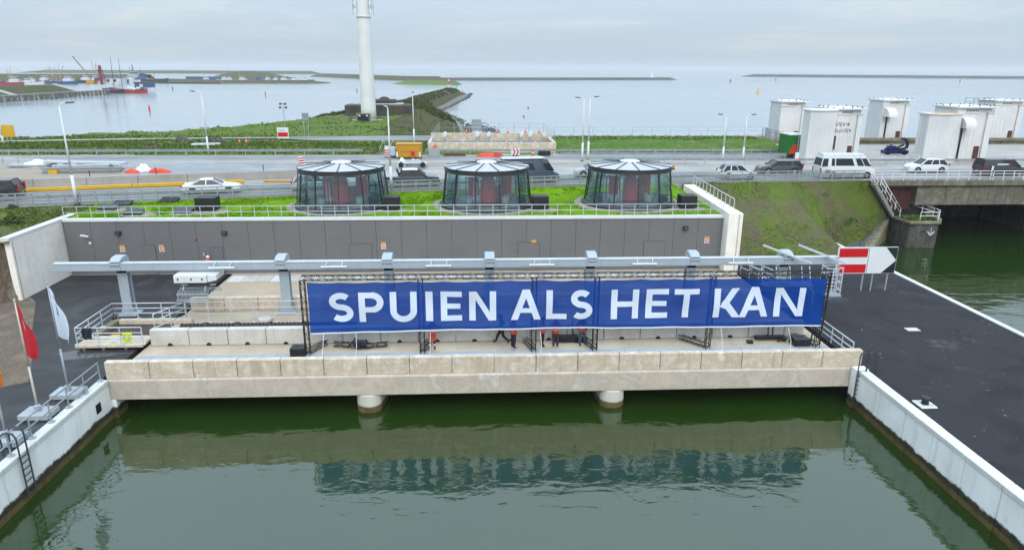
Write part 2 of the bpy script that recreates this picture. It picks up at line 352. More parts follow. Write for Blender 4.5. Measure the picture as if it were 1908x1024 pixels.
blkcloth = mk('black_cloth', L(.012,.012,.013), L(.02,.02,.021), sc=5, rough=.85)
greycloth = mk('grey_cloth', L(.05,.05,.052), L(.035,.035,.037), sc=5, rough=.85)
skin_m = mk('skin', L(.50,.29,.20), L(.45,.25,.17), sc=8, rough=.55, grain=0)
reflect_m = mk('reflective_tape', L(.70,.72,.72), L(.62,.64,.64), sc=8, rough=.4, grain=0)
carglass = mk('car_glass', L(.018,.022,.026), L(.028,.033,.038), sc=.6, rough=.12, spec=.3, grain=0)
tyre_m = mk('tyre_rubber', L(.014,.014,.014), L(.022,.022,.022), sc=4, rough=.85)
rim_m = mk('alloy', L(.45,.46,.47), L(.35,.36,.37), sc=4, rough=.35, metal=.7)
tail_m = mk('red_lens', L(.40,.008,.010), L(.34,.008,.010), sc=4, rough=.2, grain=0)
lamp_m = mk('clear_lens', L(.70,.72,.74), L(.62,.64,.66), sc=4, rough=.15, grain=0)
door_brown = mk('brown_door', L(.115,.040,.028), L(.085,.03,.022), sc=2, rough=.6)
green_m = mk('green_tarp', L(.012,.19,.022), L(.010,.15,.018), sc=.8, rough=.55)
blue_m = mk('blue_machine', L(.015,.025,.17), L(.012,.02,.12), sc=1, rough=.4)
wood_m = mk('weathered_timber', L(.20,.175,.14), L(.12,.105,.085), sc=.5, rough=.9, grain=.3)
ship_red = mk('red_hull', L(.36,.03,.03), L(.30,.025,.025), sc=.2, rough=.6)
ship_blue = mk('blue_hull', L(.03,.10,.25), L(.025,.075,.19), sc=.2, rough=.6)
ship_black = mk('black_hull', L(.02,.02,.026), L(.03,.03,.036), sc=.2, rough=.6)
ship_white = mk('white_superstructure', L(.68,.70,.72), L(.60,.62,.64), sc=.3, rough=.6)
ship_orange = mk('orange_hull', L(.45,.16,.05), L(.38,.13,.04), sc=.3, rough=.6)
buff_m = mk('buff_mast', L(.45,.34,.20), L(.38,.29,.18), sc=.4, rough=.6)
line_m = mk('road_marking', L(.70,.70,.69), L(.55,.55,.54), sc=1.5, rough=.7, grain=.15)
pond_m = mk('brown_sludge', L(.060,.035,.028), L(.035,.022,.02), sc=2, rough=.4, bump=.5)

# cladding: ribbed dark grey sheet
b = NB('ribbed_cladding'); b.set(0.5, 0, 0.4)
zz = b.n('ShaderNodeSeparateXYZ'); b.l(b.P(), zz.inputs[0])
c = b.ramp(b.noise(0.3, detail=5), (0.35, L(.145,.143,.143)), (0.7, L(.130,.128,.128)))
rib = b.math('SINE', b.math('MULTIPLY', zz.outputs[2], 2*pi/0.23))
c = b.mix(b.ramp(rib, (0.80, BLACK), (0.98, L(.07,.07,.07))), c, L(.05,.05,.052))
b.base(c); b.bump(rib, 0.35, 0.012); clad_m = b.mat
# ================================================================= SETTING
# water: the sheltered basin and canal, and the open sea
setting('water', M().box(-60, 260, -80, 100.8, -0.05, 0.0), water_m)
setting('sea', M().add([(-30000,100.9,-0.02),(30000,100.9,-0.02),(30000,45000,-0.02),(-30000,45000,-0.02)], [(0,1,2,3)]), sea_m)

# lower ground left of the basin
setting('left_quay', M().box(-70, -21.9, -40, 58.9, -3, 2.385), asph_l)
setting('gravel_ground', M().add([(x,y,2.389) for x,y in [(-70,-10),(-30,-10),(-28.6,25),(-27.4,36.2),(-25.9,37.2),(-26.6,38.6),(-28.1,41.2),(-30.9,45.9),(-34.0,51.5),(-35.4,53.0),(-70,53)]], [tuple(range(11))]), gravel_m)
# earth bank under the upper meadow, left of the wing wall
def lerp_(a, b, t): return a+(b-a)*t
rows = []
def nz(x, y, a=1.0): return a*(sin(x*1.7+y*.6)*.5+sin(x*.63-y*1.13+1.3)*.6+sin(x*3.1+y*2.3)*.25)
for j in range(13):
    t = j/12; r = []
    for i in range(41):
        x = -35.27 - i*0.8
        y = 50.1 + 1.5*t + 0.22*nz(x, t*6) - i*0.05
        y = lerp_(52.2, y, min(1, i/4))
        zt = 7.05 + .12*nz(x, 3)
        zv = 2.36 + (zt-2.36)*(t**0.85) if j < 12 else zt
        if j == 0: y -= .5*min(1, i/4)
        r.append((x, y, zv))
    rows.append(r)
setting('earth_bank', M().grid([list(reversed(r)) for r in rows]), dirt_m, smooth=True)

# road edge (foot of the guard fence) along the dike
EDGE = [(-90,51.0),(-70,56.3),(-56,60.2),(-43.2,63.4),(-29.2,66.3),(-9,70.2),(10,73.6),(24.5,75.6),(33,76.4),(45.6,77.0)]
def edge_y(x):
    for (a, b), (c, d) in zip(EDGE[:-1], EDGE[1:]):
        if a <= x <= c: return b + (d-b)*(x-a)/(c-a)
    return EDGE[0][1] if x < EDGE[0][0] else EDGE[-1][1]
# upper meadow left
rows = []
for j in range(15):
    t = j/14; r = []
    for i in range(36):
        x = -90 + i*(90-35.3)/35
        y0 = 51.65 - max(0,(-35.55-x))*.0625 + .22*nz(x,6); y1 = edge_y(x) - .1
        zv = 7.02 + .38*t + (.10*nz(x*.5, t*5) if 0 < j < 14 else 0)
        r.append((x, y0+(y1-y0)*t, zv))
    rows.append(r)
setting('meadow', M().grid(rows), slope_m, smooth=True)
# roof lawn over the pump hall
rows = []
for j in range(13):
    t = j/12; r = []
    for i in range(59):
        x = -35.3 + i*57.25/58
        y1 = edge_y(x) - .1
        r.append((x, 59.05+(y1-59.05)*t, 7.30 + .2*t**3 + (.035*nz(x, t*8) if 0 < j < 12 else 0)))
    rows.append(r)
setting('roof_lawn', M().grid(rows), lawn_m, smooth=True)
# slope between the pump hall and the road bridge
def slope_pt(u, t):
    xt = 23.1 + u*22.6
    xf = 23.1 + u*25.9
    if xf < 36.9: yf = 63.0
    elif xf < 38: yf = 63 + 7.2*((xf-36.9)/1.1)
    else: yf = 70.2 + 7.6*((xf-38)/11.0)
    zf = 2.36 if xf < 37.5 else (2.36 - (xf-37.5)*.42 if xf < 42.5 else .26 + (xf-42.5)*.42)
    yt = edge_y(xt) - .12; zt = 7.5
    s = (t*(1.12-.12*t) if u < .8 else t) if xf < 30 else (t**1.35 if xf < 40 else t)
    x = xf+(xt-xf)*t; y = yf+(yt-yf)*t; z = zf+(zt-zf)*s
    if 0 < t < 1: z += .09*nz(x*.8, y*.9)
    return (x, y, z)
rows = [[slope_pt(i/100, j/22) for i in range(101)] for j in range(23)]
setting('grass_slope', M().grid(rows), slope_m, smooth=True)
# right quay
setting('right_quay', M().box(23.4, 37.2, -40, 62.9, -3, 2.385), asph_r)
setting('slope_foot', M().box(23.4, 37.2, 62.9, 70.9, -3, 2.30), slope_m)

# deck over the culverts
setting('bridge_deck', M().box(-21.45, 22.95, 37.75, 58.6, 1.16, 2.40), deck_m)
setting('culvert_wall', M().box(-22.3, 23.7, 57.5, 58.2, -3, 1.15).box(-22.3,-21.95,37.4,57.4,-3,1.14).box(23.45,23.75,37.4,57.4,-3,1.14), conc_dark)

# dike crest with the roads
setting('dike', M().prism([(-260,40),(-90,51),(-70,56.3),(-56,60.2),(-43.2,63.4),(-29.2,66.3),(-9,70.2),(10,73.6),(24.5,75.6),(33,76.4),(45.9,77.0),(46.4,78.5),(54.0,78.5),(54.0,92),(54.4,104),(120,104),(120,118.4),(13,118.4),(13,103),(-260,103)], -1, 7.53), conc_road)
def sheet(name, pts, z, mat): return setting(name, M().add([(x,y,z) for x,y in pts], [tuple(range(len(pts)))]), mat)
def band(name, line, w0, w1, z, mat):
    rows = [[(x, y+w0, z) for x, y in line], [(x, y+w1, z) for x, y in line]]
    return setting(name, M().grid(rows), mat)
LANE = [(x, edge_y(x)) for x in (-90,-70,-56,-43.2,-29.2,-9,10,24.5,33,45.6)] + [(54,77.2),(64,77.2),(120,77.2)]
band('road', LANE, 0.5, 8.6, 7.536, road_m)
band('far_road', [(-260,90.5),(-90,92.5),(-50,93.5),(0,93.5),(45,93.5)], 2.3, 7.2, 7.536, road_m)
sheet('wet_pavement', [(-55,88.2),(-44,84.5),(-40,79.6),(-29,82.0),(-12,85.6),(12,88.5),(30,89),(30,93),(-55,93.5)], 7.540, road_wet)
sheet('sand_ground', [(-90,62.6),(-56,72.0),(-46.5,76.2),(-41.6,81.0),(-40.2,84.8),(-46.5,87.6),(-52,89.6),(-60,92.6),(-90,96)], 7.544, sand_m)
sheet('sand_strip', [(-32,91.2),(-8,90.0),(16,90.4),(30,91.5),(30,93.2),(-8,92.4)], 7.548, sand_m)
band('edge_marking', LANE, 0.75, 0.92, 7.5405, line_m)
band('inner_marking', LANE, 7.6, 7.75, 7.5405, line_m)
band('far_marking', [(-260,95.6),(-90,96.0),(-50,96.4),(0,96.5),(45,96.5)], 0, .16, 7.5405, line_m)
band('far_edge_marking', [(-260,98.9),(-90,99.3),(-50,99.8),(0,99.9),(45,99.9)], 0, .16, 7.5405, line_m)

# seaward land, the islet of the mast and the mole running out
T_ROWS = [ # y, (x,z) * 8 : left foot, left top, .., right top, right foot
 (101.3, [(-260,7.4),(-120,7.5),(-80,7.5),(-50,7.5),(-25,7.5),(-8,7.5),(8,7.5),(13,7.5)]),
 (106, [(-260,6),(-125,7.5),(-78,8.0),(-50,8.1),(-25,8.2),(-8,8.2),(6,7.6),(13,7.5)]),
 (112, [(-180,-1),(-116,7.5),(-76,7.9),(-50,8.0),(-26,8.1),(-9,8.0),(5,7.7),(13,7.5)]),
 (118, [(-150,-1),(-95,7.5),(-74,7.7),(-50,7.8),(-27,7.9),(-9,7.8),(5,7.7),(13,7.4)]),
 (127, [(-130,-1),(-83,7.4),(-70,7.6),(-50,7.6),(-28,7.6),(-10,7.6),(3,7.5),(13,5.5)]),
 (136, [(-116,-1),(-72.5,7.4),(-62,7.5),(-46,7.6),(-29,7.8),(-14,7.6),(-3,6.2),(10,-.6)]),
 (145, [(-100,-1),(-58.5,7.4),(-52,7.5),(-42,7.6),(-29,7.9),(-17,7.7),(-7,5.4),(7,-.6)]),
 (158, [(-86,-1),(-48.5,7.4),(-44,7.6),(-37,7.7),(-28,7.8),(-17,7.9),(-7,5.2),(5,-.6)]),
 (168, [(-72,-1),(-43,7.5),(-39,7.6),(-33,7.7),(-26,7.8),(-16,8.4),(-7,5.4),(4,-.6)]),
 (182, [(-66,-1),(-41,7.4),(-37,7.6),(-32,7.8),(-24,8.2),(-15.5,9.0),(-6.5,5.4),(2.5,-.6)]),
 (200, [(-62,-1),(-40,6.8),(-36,7.2),(-31,7.8),(-23,8.4),(-16,9.2),(-7,5.2),(0.4,-.6)]),
 (222, [(-58,-1),(-38,6.2),(-34,6.8),(-29.5,7.4),(-23.5,8.4),(-18,8.6),(-9,4.6),(-2.8,-.6)]),
 (248, [(-56,-1),(-38,5.2),(-34,6.2),(-30,6.6),(-25.2,7.4),(-20,7.0),(-10.5,3.4),(-3.6,-.6)]),
 (288, [(-52,-1),(-38,4.2),(-34,5.2),(-30.5,5.8),(-26,6.6),(-22,5.8),(-14,2.6),(-8,-.6)]),
 (330, [(-50,-1),(-36,4),(-33,5),(-29.5,5.6),(-25.5,6.4),(-23,5.4),(-19.5,2.4),(-17.5,-.6)]),
 (372, [(-46,-1),(-34,4),(-31,5),(-27,5.6),(-22.8,6.3),(-20,5.2),(-16.6,2.6),(-14,-.6)]),
 (426, [(-42,-1),(-30,4),(-27,5),(-23,5.8),(-19.2,6.6),(-16,5.2),(-13.4,3.2),(-10.6,-.6)]),
 (458, [(-40,-1),(-28,4),(-25,5),(-21,6),(-17.2,6.8),(-13,5.6),(-11,3.4),(-8,-.6)]),
 (500, [(-38,-1),(-27,3),(-24,4),(-20,4.6),(-16,4.9),(-11.5,4.0),(-9,2.2),(-5.6,-.6)]),
 (545, [(-34,-1),(-25,1),(-21,1.4),(-17,1.8),(-13.5,2),(-10.4,1.8),(-8,1),(-4.6,-.6)]),
 (575, [(-30,-1),(-24,-1),(-20,-1),(-16,-1),(-13,-1),(-10,-1),(-7,-1),(-3.6,-1)])]
def lerp(a, b, t): return a+(b-a)*t
def row_at(k, t):
    (y0, A), (y1, B) = T_ROWS[k], T_ROWS[k+1]
    return lerp(y0,y1,t), [(lerp(a[0],b[0],t), lerp(a[1],b[1],t)) for a, b in zip(A, B)]
land = M(); allrows = []
rng = random.Random(3)
for k in range(len(T_ROWS)-1):
    nsub = 5
    for q in range(nsub + (1 if k == len(T_ROWS)-2 else 0)):
        y, P = row_at(k, q/nsub)
        fine = []
        for (a, b) in zip(P[:-1], P[1:]):
            for s in range(4):
                x = lerp(a[0],b[0],s/4); zz = lerp(a[1],b[1],s/4)
                fine.append((x, y, zz))
        fine.append((P[-1][0], y, P[-1][1]))
        amp = .10 if y < 130 else .28
        if y < 101.6: amp = 0
        fine = [(x, yy, zz + (amp*(rng.random()-.5)*2 + amp*.8*nz(x*.35, yy*.25) if zz > 2.5 and x < 11 else 0)) for x, yy, zz in fine]
        allrows.append(fine)
kf = len(allrows[0])
for j in range(len(allrows)-1):
    ym = allrows[j][0][1]
    for i in range(kf-1):
        mi = 0
        if ym > 128:
            if i >= 25: mi = 2
            elif i >= 19 or ym > 196: mi = 1
        land.add([allrows[j][i], allrows[j][i+1], allrows[j+1][i+1], allrows[j+1][i]], [(0,1,2,3)], mi)
setting('headland', land, [field_m, scrub_m, revet_m], smooth=True)
# service path and parking apron
band('path', [(-82,114.6),(-72,117.2),(-55,120.2),(-40,121.6),(-28,122.6)], 0, 1.6, 8.0, conc_road)
sheet('service_road', [(-34,121.6),(-28,119.0),(-10,118.0),(13,117.6),(13,126),(-2,127),(-14,127),(-28,125)], 7.93, road_m)
# grassed bank right of the trough, with its sea wall
rows = []
for t, y, zv in ((0,101.8,7.545),(.2,104.2,7.8),(.4,107,8.3),(.65,111,8.7),(.85,115,8.75),(1,117.2,8.5)):
    rows.append([(12.3 + i*(34.5-(1-t)*0+t*2.0)/34, y+.15*nz(i,t*3), zv + (.1*nz(i*.7,y) if 0<t<1 else 0)) for i in range(35)])
setting('grass_bank', M().grid(rows), m_grass('bank_grass', L(.05,.12,.014), L(.12,.21,.03), L(.14,.12,.07), .62, .75, .2, dry=L(.24,.25,.14)), smooth=True)
# ================================================================= NEAR STRUCTURES AS THINGS
def rail(name, label, runs, h, spacing, levels, r=.035, pr=.04, mat=None, n=6, base=False, group=None, post_w=None, cat='railing'):
    """runs: list of polylines on the ground; posts and rails are parts"""
    mat = mat or galv; p0 = runs[0][0]
    t = thing(name, label, cat, p0, group)
    for pts in runs:
        for a, b in zip(pts[:-1], pts[1:]):
            a, b = Vector(a), Vector(b)
            for lv in levels:
                part('rail', M().tube(a+Vector((0,0,lv)), b+Vector((0,0,lv)), r, n=n), mat, t, smooth=True)
            k = max(1, round((b-a).length/spacing))
            for i in range(k+1):
                if i == k and b != Vector(pts[-1]): continue
                q = a+(b-a)*i/k
                m = M().tube(q, q+Vector((0,0,h)), pr, n=n)
                if base: m.tube(q, q+Vector((0,0,.04)), .17, n=10)
                part('post', m, mat, t, smooth=False)
    return t

# ---- quay walls: one panel after another, joints open
def quay(name, label, x0, x1, y0, y1, step, mat, cop, ztop, loc):
    t = thing(name, label, 'quay wall', loc)
    y = y1; k = 0
    while y > y0:
        ya = max(y0, y-step)
        dx = rng.uniform(-.012, .012)
        part('wall_panel', M().box(x0+dx, x1+dx, ya+.012, y-.012, -2.5, ztop-.28), mat, t, bevel=.02)
        part('coping', M().box(x0-.05 if x0 > 0 else x0+dx, x1+dx if x0 > 0 else x1+.05, ya+.012, y-.012, ztop-.278, ztop), cop, t, bevel=.03)
        y -= step
    part('backing', M().box(x0+.06 if x0>0 else x0+.02, x1-.02 if x0>0 else x1-.06, y0, y1, -2.6, ztop-.35), conc_dark, t)
    return t
quay('quay_wall', 'white stained quay wall with railing, left side of the basin', -21.95, -21.45, -8, 37.2, 2.3, quay_white, cop_white, 2.45, (-21.7, 37.2, 0))
quay('quay_wall', 'bright white quay wall edging the dark asphalt, right side of the basin', 22.92, 23.5, -8, 36.6, 2.35, quay_white, cop_white, 2.47, (23.2, 36.6, 0))
t = thing('end_pier', 'narrow white concrete wall end beside the black ladder on the right', 'wall end', (23.0, 37.0, 0))
part('upright', M().box(22.75, 23.55, 36.65, 37.2, -2.5, 2.50), quay_white, t, bevel=.03)
t = thing('end_pier', 'concrete wall end under the left end of the beige parapet', 'wall end', (-21.6, 37.3, 0))
part('upright', M().box(-21.95, -21.2, 37.22, 38.4, -2.5, 1.15), quay_white, t, bevel=.03)
part('drain_hole', M().box(-21.462, -21.44, 35.6, 36.1, 1.05, 1.6), black_m, t)
# edge beam between quay and canal
t = thing('edge_kerb', 'long white concrete kerb between dark asphalt and canal water', 'kerb', (37.4, 40, 2.3))
y = -10.0
while y < 70.5:
    part('kerb_stone', M().box(37.2, 37.62, y+.01, min(70.8, y+3.0)-.01, -2.5, 2.47), cop_white, t, bevel=.03); y += 3.0

# ---- girder, parapet, piers
t = thing('outlet_bridge', 'beige concrete bridge over the outlet with girder, parapet and two piers', 'bridge', (0.7, 37.4, 0))
part('girder', M().profx([(37.22,1.12),(37.72,1.12),(37.72,2.39),(37.30,2.39),(37.22,2.31)], -21.6, 23.3), conc_girder, t, bevel=.03)
for i in range(18):
    x0 = -21.62 + i*2.5045
    part('parapet_block', M().box(x0+.016, x0+2.5045-.016, 37.36+rng.uniform(-.008,.008), 37.76, 2.392, 3.45+rng.uniform(-.01,.01)), conc_beige, t, bevel=.025)
for px in (-6.6, 8.15):
    pts = [(px-.95, 46), (px-.95, 39.2)] + [(px+.75*cos(a), 37.75+.62*sin(a)*1.0) for a in [pi+pi*i/10 for i in range(11)]] + [(px+.95, 39.2), (px+.95, 46)]
    part('pier', M().prism(pts, -3, 1.115), quay_beige, t, smooth=False, bevel=.04)
for i in range(46):
    x0 = -21.3 + i*.96
    part('cover_plate', M().box(x0+.008, x0+.952, 38.7, 40.55, 2.404, 2.425), mk('cover_plate', L(.36,.42,.47), L(.30,.35,.40), sc=.7, rough=.5, grain=.08) if i == 0 else bpy.data.materials['cover_plate'], t)

# ---- inner rows of concrete blocks
def block_row(label, x0, x1, step, y, z1, mat, holes=False, group=None):
    t = thing('block_wall', label, 'block wall', ((x0+x1)/2, y, 2.4), group)
    x = x0
    while x < x1-.3:
        xe = min(x+step, x1)
        m = M().box(x+.018, xe-.018, y+rng.uniform(-.012,.012), y+.5, 2.41, z1+rng.uniform(-.012,.012))
        bk = part('block', m, mat, t, bevel=.03)
        if holes: part('lifting_hole', M().profy([((x+xe)/2+.17*cos(a), 2.402+.2*sin(a)) for a in [pi*i/6 for i in range(7)]], y-.035, y+.02), black_m, bk)
        x = xe
    return t
block_row('grey concrete block row standing behind the feet of the blue banner', -21.25, 22.1, 2.47, 42.25, 3.5, conc_block, True)
block_row('farther low concrete block row behind the black ribbed pipe', -21.3, 20.6, 2.47, 48.9, 3.42, conc_beige)
# end post and rails at right end
t = thing('ribbed_pipe', 'black corrugated drain pipe lying behind the left concrete blocks', 'pipe', (-16, 44.6, 2.65))
pm = M(); x = -20.3; prof = []
k = 0
while x < -8.5:
    prof.append((.24, x)); prof.append((.30, x+.05)); prof.append((.30, x+.15)); prof.append((.24, x+.2)); x += .26
tt = M().lathe(prof, (0,0,0), 12)
part('corrugation', M().add([(zv, 44.7+xx, 2.72+yy) for xx, yy, zv in tt.v], [tuple(reversed(f)) for f in tt.f]), blackpl, t, smooth=False)
for xx in (-18.6,-16.5,-14.3,-12.0):
    part('clamp', M().lathe([(.34,-.12),(.36,0),(.34,.12)], (0,0,0), 12).v and M().add([(xx+b, 44.7+a, 2.72+c) for a,c,b in M().lathe([(.34,-.14),(.36,0),(.34,.14)],(0,0,0),12).v], M().lathe([(.34,-.14),(.36,0),(.34,.14)],(0,0,0),12).f), blackpl, t)
solo('well_cover', M().lathe([(.45,0),(.5,.06),(.5,.2),(.4,.26),(0,.27)], (-15.2,46.6,2.42), 14), conc_block, 'round concrete lid standing behind the ribbed pipe', 'lid', (-15.2,46.6,2.42))

# ---- strip of paving slabs along the hall
t = thing('slab_strip', 'strip of pale paving slabs along the foot of the dark hall', 'paving', (0, 57.5, 2.4))
i = 0; x = -21.2
while x < 21.5:
    part('paving_slab', M().add([(x+.02,56.15,2.402),(x+1.17,56.15,2.402),(x+1.17,57.9,2.402),(x+.02,57.9,2.402),(x+.02,56.15,2.44),(x+1.17,56.15,2.44),(x+1.17,57.9,2.44),(x+.02,57.9,2.44)], [(4,5,6,7),(0,1,5,4),(1,2,6,5),(3,0,4,7)]), conc_block if i % 3 else cop_white, t); x += 1.19; i += 1

# ---- pump hall
hall = thing('pump_hall', 'long low hall clad in dark grey ribbed panels with a grass roof', 'building', (-6.6, 58.7, 2.4))
part('body', M().box(-35.25, 21.9, 58.82, 59.05, 2.3, 7.22), conc_dark, hall)
NP = 26; WP = 57.1/NP
for i in range(NP):
    x0 = -35.2 + i*WP
    part('wall_panel', M().box(x0+.012, x0+WP-.012, 58.70, 58.79, 2.405, 7.10), clad_m, hall)
part('coping', M().box(-35.2, 21.95, 58.62, 59.12, 7.12, 7.34), mk('white_metal_coping', L(.74,.76,.76), L(.68,.70,.70), sc=1, rough=.4, grain=.04), hall)
part('plinth', M().box(-35.2, 21.9, 58.69, 58.80, 2.36, 2.404), conc_block, hall)
dm = mk('grey_door', L(.165,.165,.168), L(.15,.15,.153), sc=1, rough=.45, grain=.04)
def hall_door(x0, x1, ztop, label, frame=True):
    d = part('door', M().box(x0, x1, 58.655, 58.698, 2.42, ztop), dm if frame else clad_m, hall, label=label)
    part('door_gap', M().box(x0-.03, x0-.006, 58.68, 58.699, 2.42, ztop).box(x1+.006, x1+.03, 58.68, 58.699, 2.42, ztop).box(x0-.03, x1+.03, 58.68, 58.699, ztop+.006, ztop+.025), dkgrey, d)
    part('handle', M().box(x1-.16, x1-.10, 58.60, 58.65, 3.4, 3.6), black_m, d)
hall_door(-23.2, -22.15, 4.75, 'grey door in the cladding beside the worker with white helmet')
for xa in (-28.9, -11.2, -9.0, 3.6, 5.8, 14.9, 17.0): hall_door(xa, xa+1.05 if xa in (-28.9,) else xa+1.9, 5.0, 'large flush door in ribbed grey cladding', False) if xa in (-28.9,-11.2,3.6,14.9) else None
def on_hall_box(xp, zp, label):
    t = thing('flood_light', label, 'lamp', (xp, 58.6, zp), 'black wall lamps on the hall')
    part('housing', M().profx([(58.35,zp-.16),(58.66,zp-.22),(58.68,zp+.14),(58.42,zp+.16)], xp-.21, xp+.21), blackpl, t, bevel=.02)
    part('lens', M().add([(xp-.17,58.345,zp-.13),(xp+.17,58.345,zp-.13),(xp+.17,58.405,zp+.12),(xp-.17,58.405,zp+.12)], [(0,1,2,3)]), frame_m, t)
on_hall_box(-30.7, 6.15, 'black wall lamp on the dark cladding beside the white camera')
on_hall_box(-21.8, 6.1, 'black wall lamp above the worker in the white helmet')
on_hall_box(18.55, 6.25, 'black wall lamp near the right end of the dark cladding')
t = thing('security_camera', 'white tubular security camera on the left end of the cladding', 'camera', (-33.4, 58.6, 6.0))
part('bracket', M().bar((-33.2,58.69,5.75),(-33.25,58.4,5.85),.06), white_paint, t)
part('housing', M().tube((-33.55,58.05,6.05),(-33.2,58.45,5.85),.10,n=8), white_clean, t)
part('junction_box', M().box(-33.3,-33.1,58.6,58.69,5.15,5.35), white_paint, t)
def hall_sign(xp, zp, label):
    t = thing('warning_sign', label, 'sign', (xp, 58.66, zp), 'yellow and white prohibition signs on the hall')
    part('plate', M().box(xp-.21,xp+.21,58.66,58.695,zp-.3,zp+.3), sign_white, t)
    part('yellow_band', M().box(xp-.21,xp+.21,58.654,58.659,zp+.1,zp+.3), yellow_l, t)
    part('ring', M().add([(xp+r*cos(2*pi*i/16),58.6555,zp-.1+r*sin(2*pi*i/16)) for r in (.17,.11) for i in range(16)], [(i,(i+1)%16,16+(i+1)%16,16+i) for i in range(16)][::1]), sign_red, t)
    part('slash', M().bar((xp-.1,58.654,zp),(xp+.1,58.654,zp-.2),.004,.05), sign_red, t)
for xp, zp, lb in ((-30.6,4.72,'yellow and white sign on the cladding, leftmost of five'),(-27.3,4.72,'yellow and white sign on the cladding, second from the left'),(-8.25,4.8,'yellow and white sign on the cladding above the second gantry post cap'),(5.0,4.9,'yellow and white sign between two flush doors on the cladding'),(20.6,5.1,'yellow and white sign at the right end of the cladding')):
    hall_sign(xp, zp, lb)
solo('alarm_light', M().ball((-24.3,58.62,5.5),.09), sign_red, 'small red alarm light on the cladding above a flush door', 'alarm light', (-24.3,58.62,5.5))
solo('wall_box', M().box(-22.75-1.1,-22.6-1.1,58.6,58.69,4.0,4.35), galv, 'small grey wall box left of the worker by the hall door', 'wall box', (-23.8,58.65,4.1))

# side walls of the hall court
t = thing('wing_wall', 'tall pale concrete wing wall closing the court on the left', 'wall', (-35.4, 56, 2.4))
ys = [51.95,53.45,54.95,56.45,57.95,59.45,60.95]
for a, b in zip(ys[:-1], ys[1:]):
    part('wall_panel', M().box(-35.75, -35.30, a+.012, b-.012, 2.0, 7.12), conc_wall, t, bevel=.015)
part('cap', M().profy([(-35.95,7.0),(-35.28,7.125),(-35.28,7.36),(-35.95,7.36)], 51.85, 61.0), cop_white, t, bevel=.02)
t = thing('wing_wall', 'thick pale concrete wing wall closing the hall on the right', 'wall', (22.5, 64, 2.4))
part('wall_slab', M().profx([(57.45,2.0),(71.2,2.0),(71.2,8.05),(57.45,7.78)], 21.95, 22.86), conc_wall, t, bevel=.02)
part('outer_slab', M().profx([(57.25,2.0),(71.2,2.0),(71.2,8.05),(57.25,7.78)], 22.88, 23.14), conc_wall, t, bevel=.02)
rail('railing', 'steel railing on top of the right concrete wing wall', [[(22.9,59.0,7.8),(22.9,71.0,8.04)]], .95, 1.1, [.95], r=.04, base=True, mat=steel_lt)
rail('roof_railing', 'pale two rail fence along the front edge of the grass roof', [[(-35.1,58.85,7.34),(21.9,58.85,7.34)]], 1.02, 1.13, [1.02,.52], r=.032, pr=.032, mat=steel_lt)

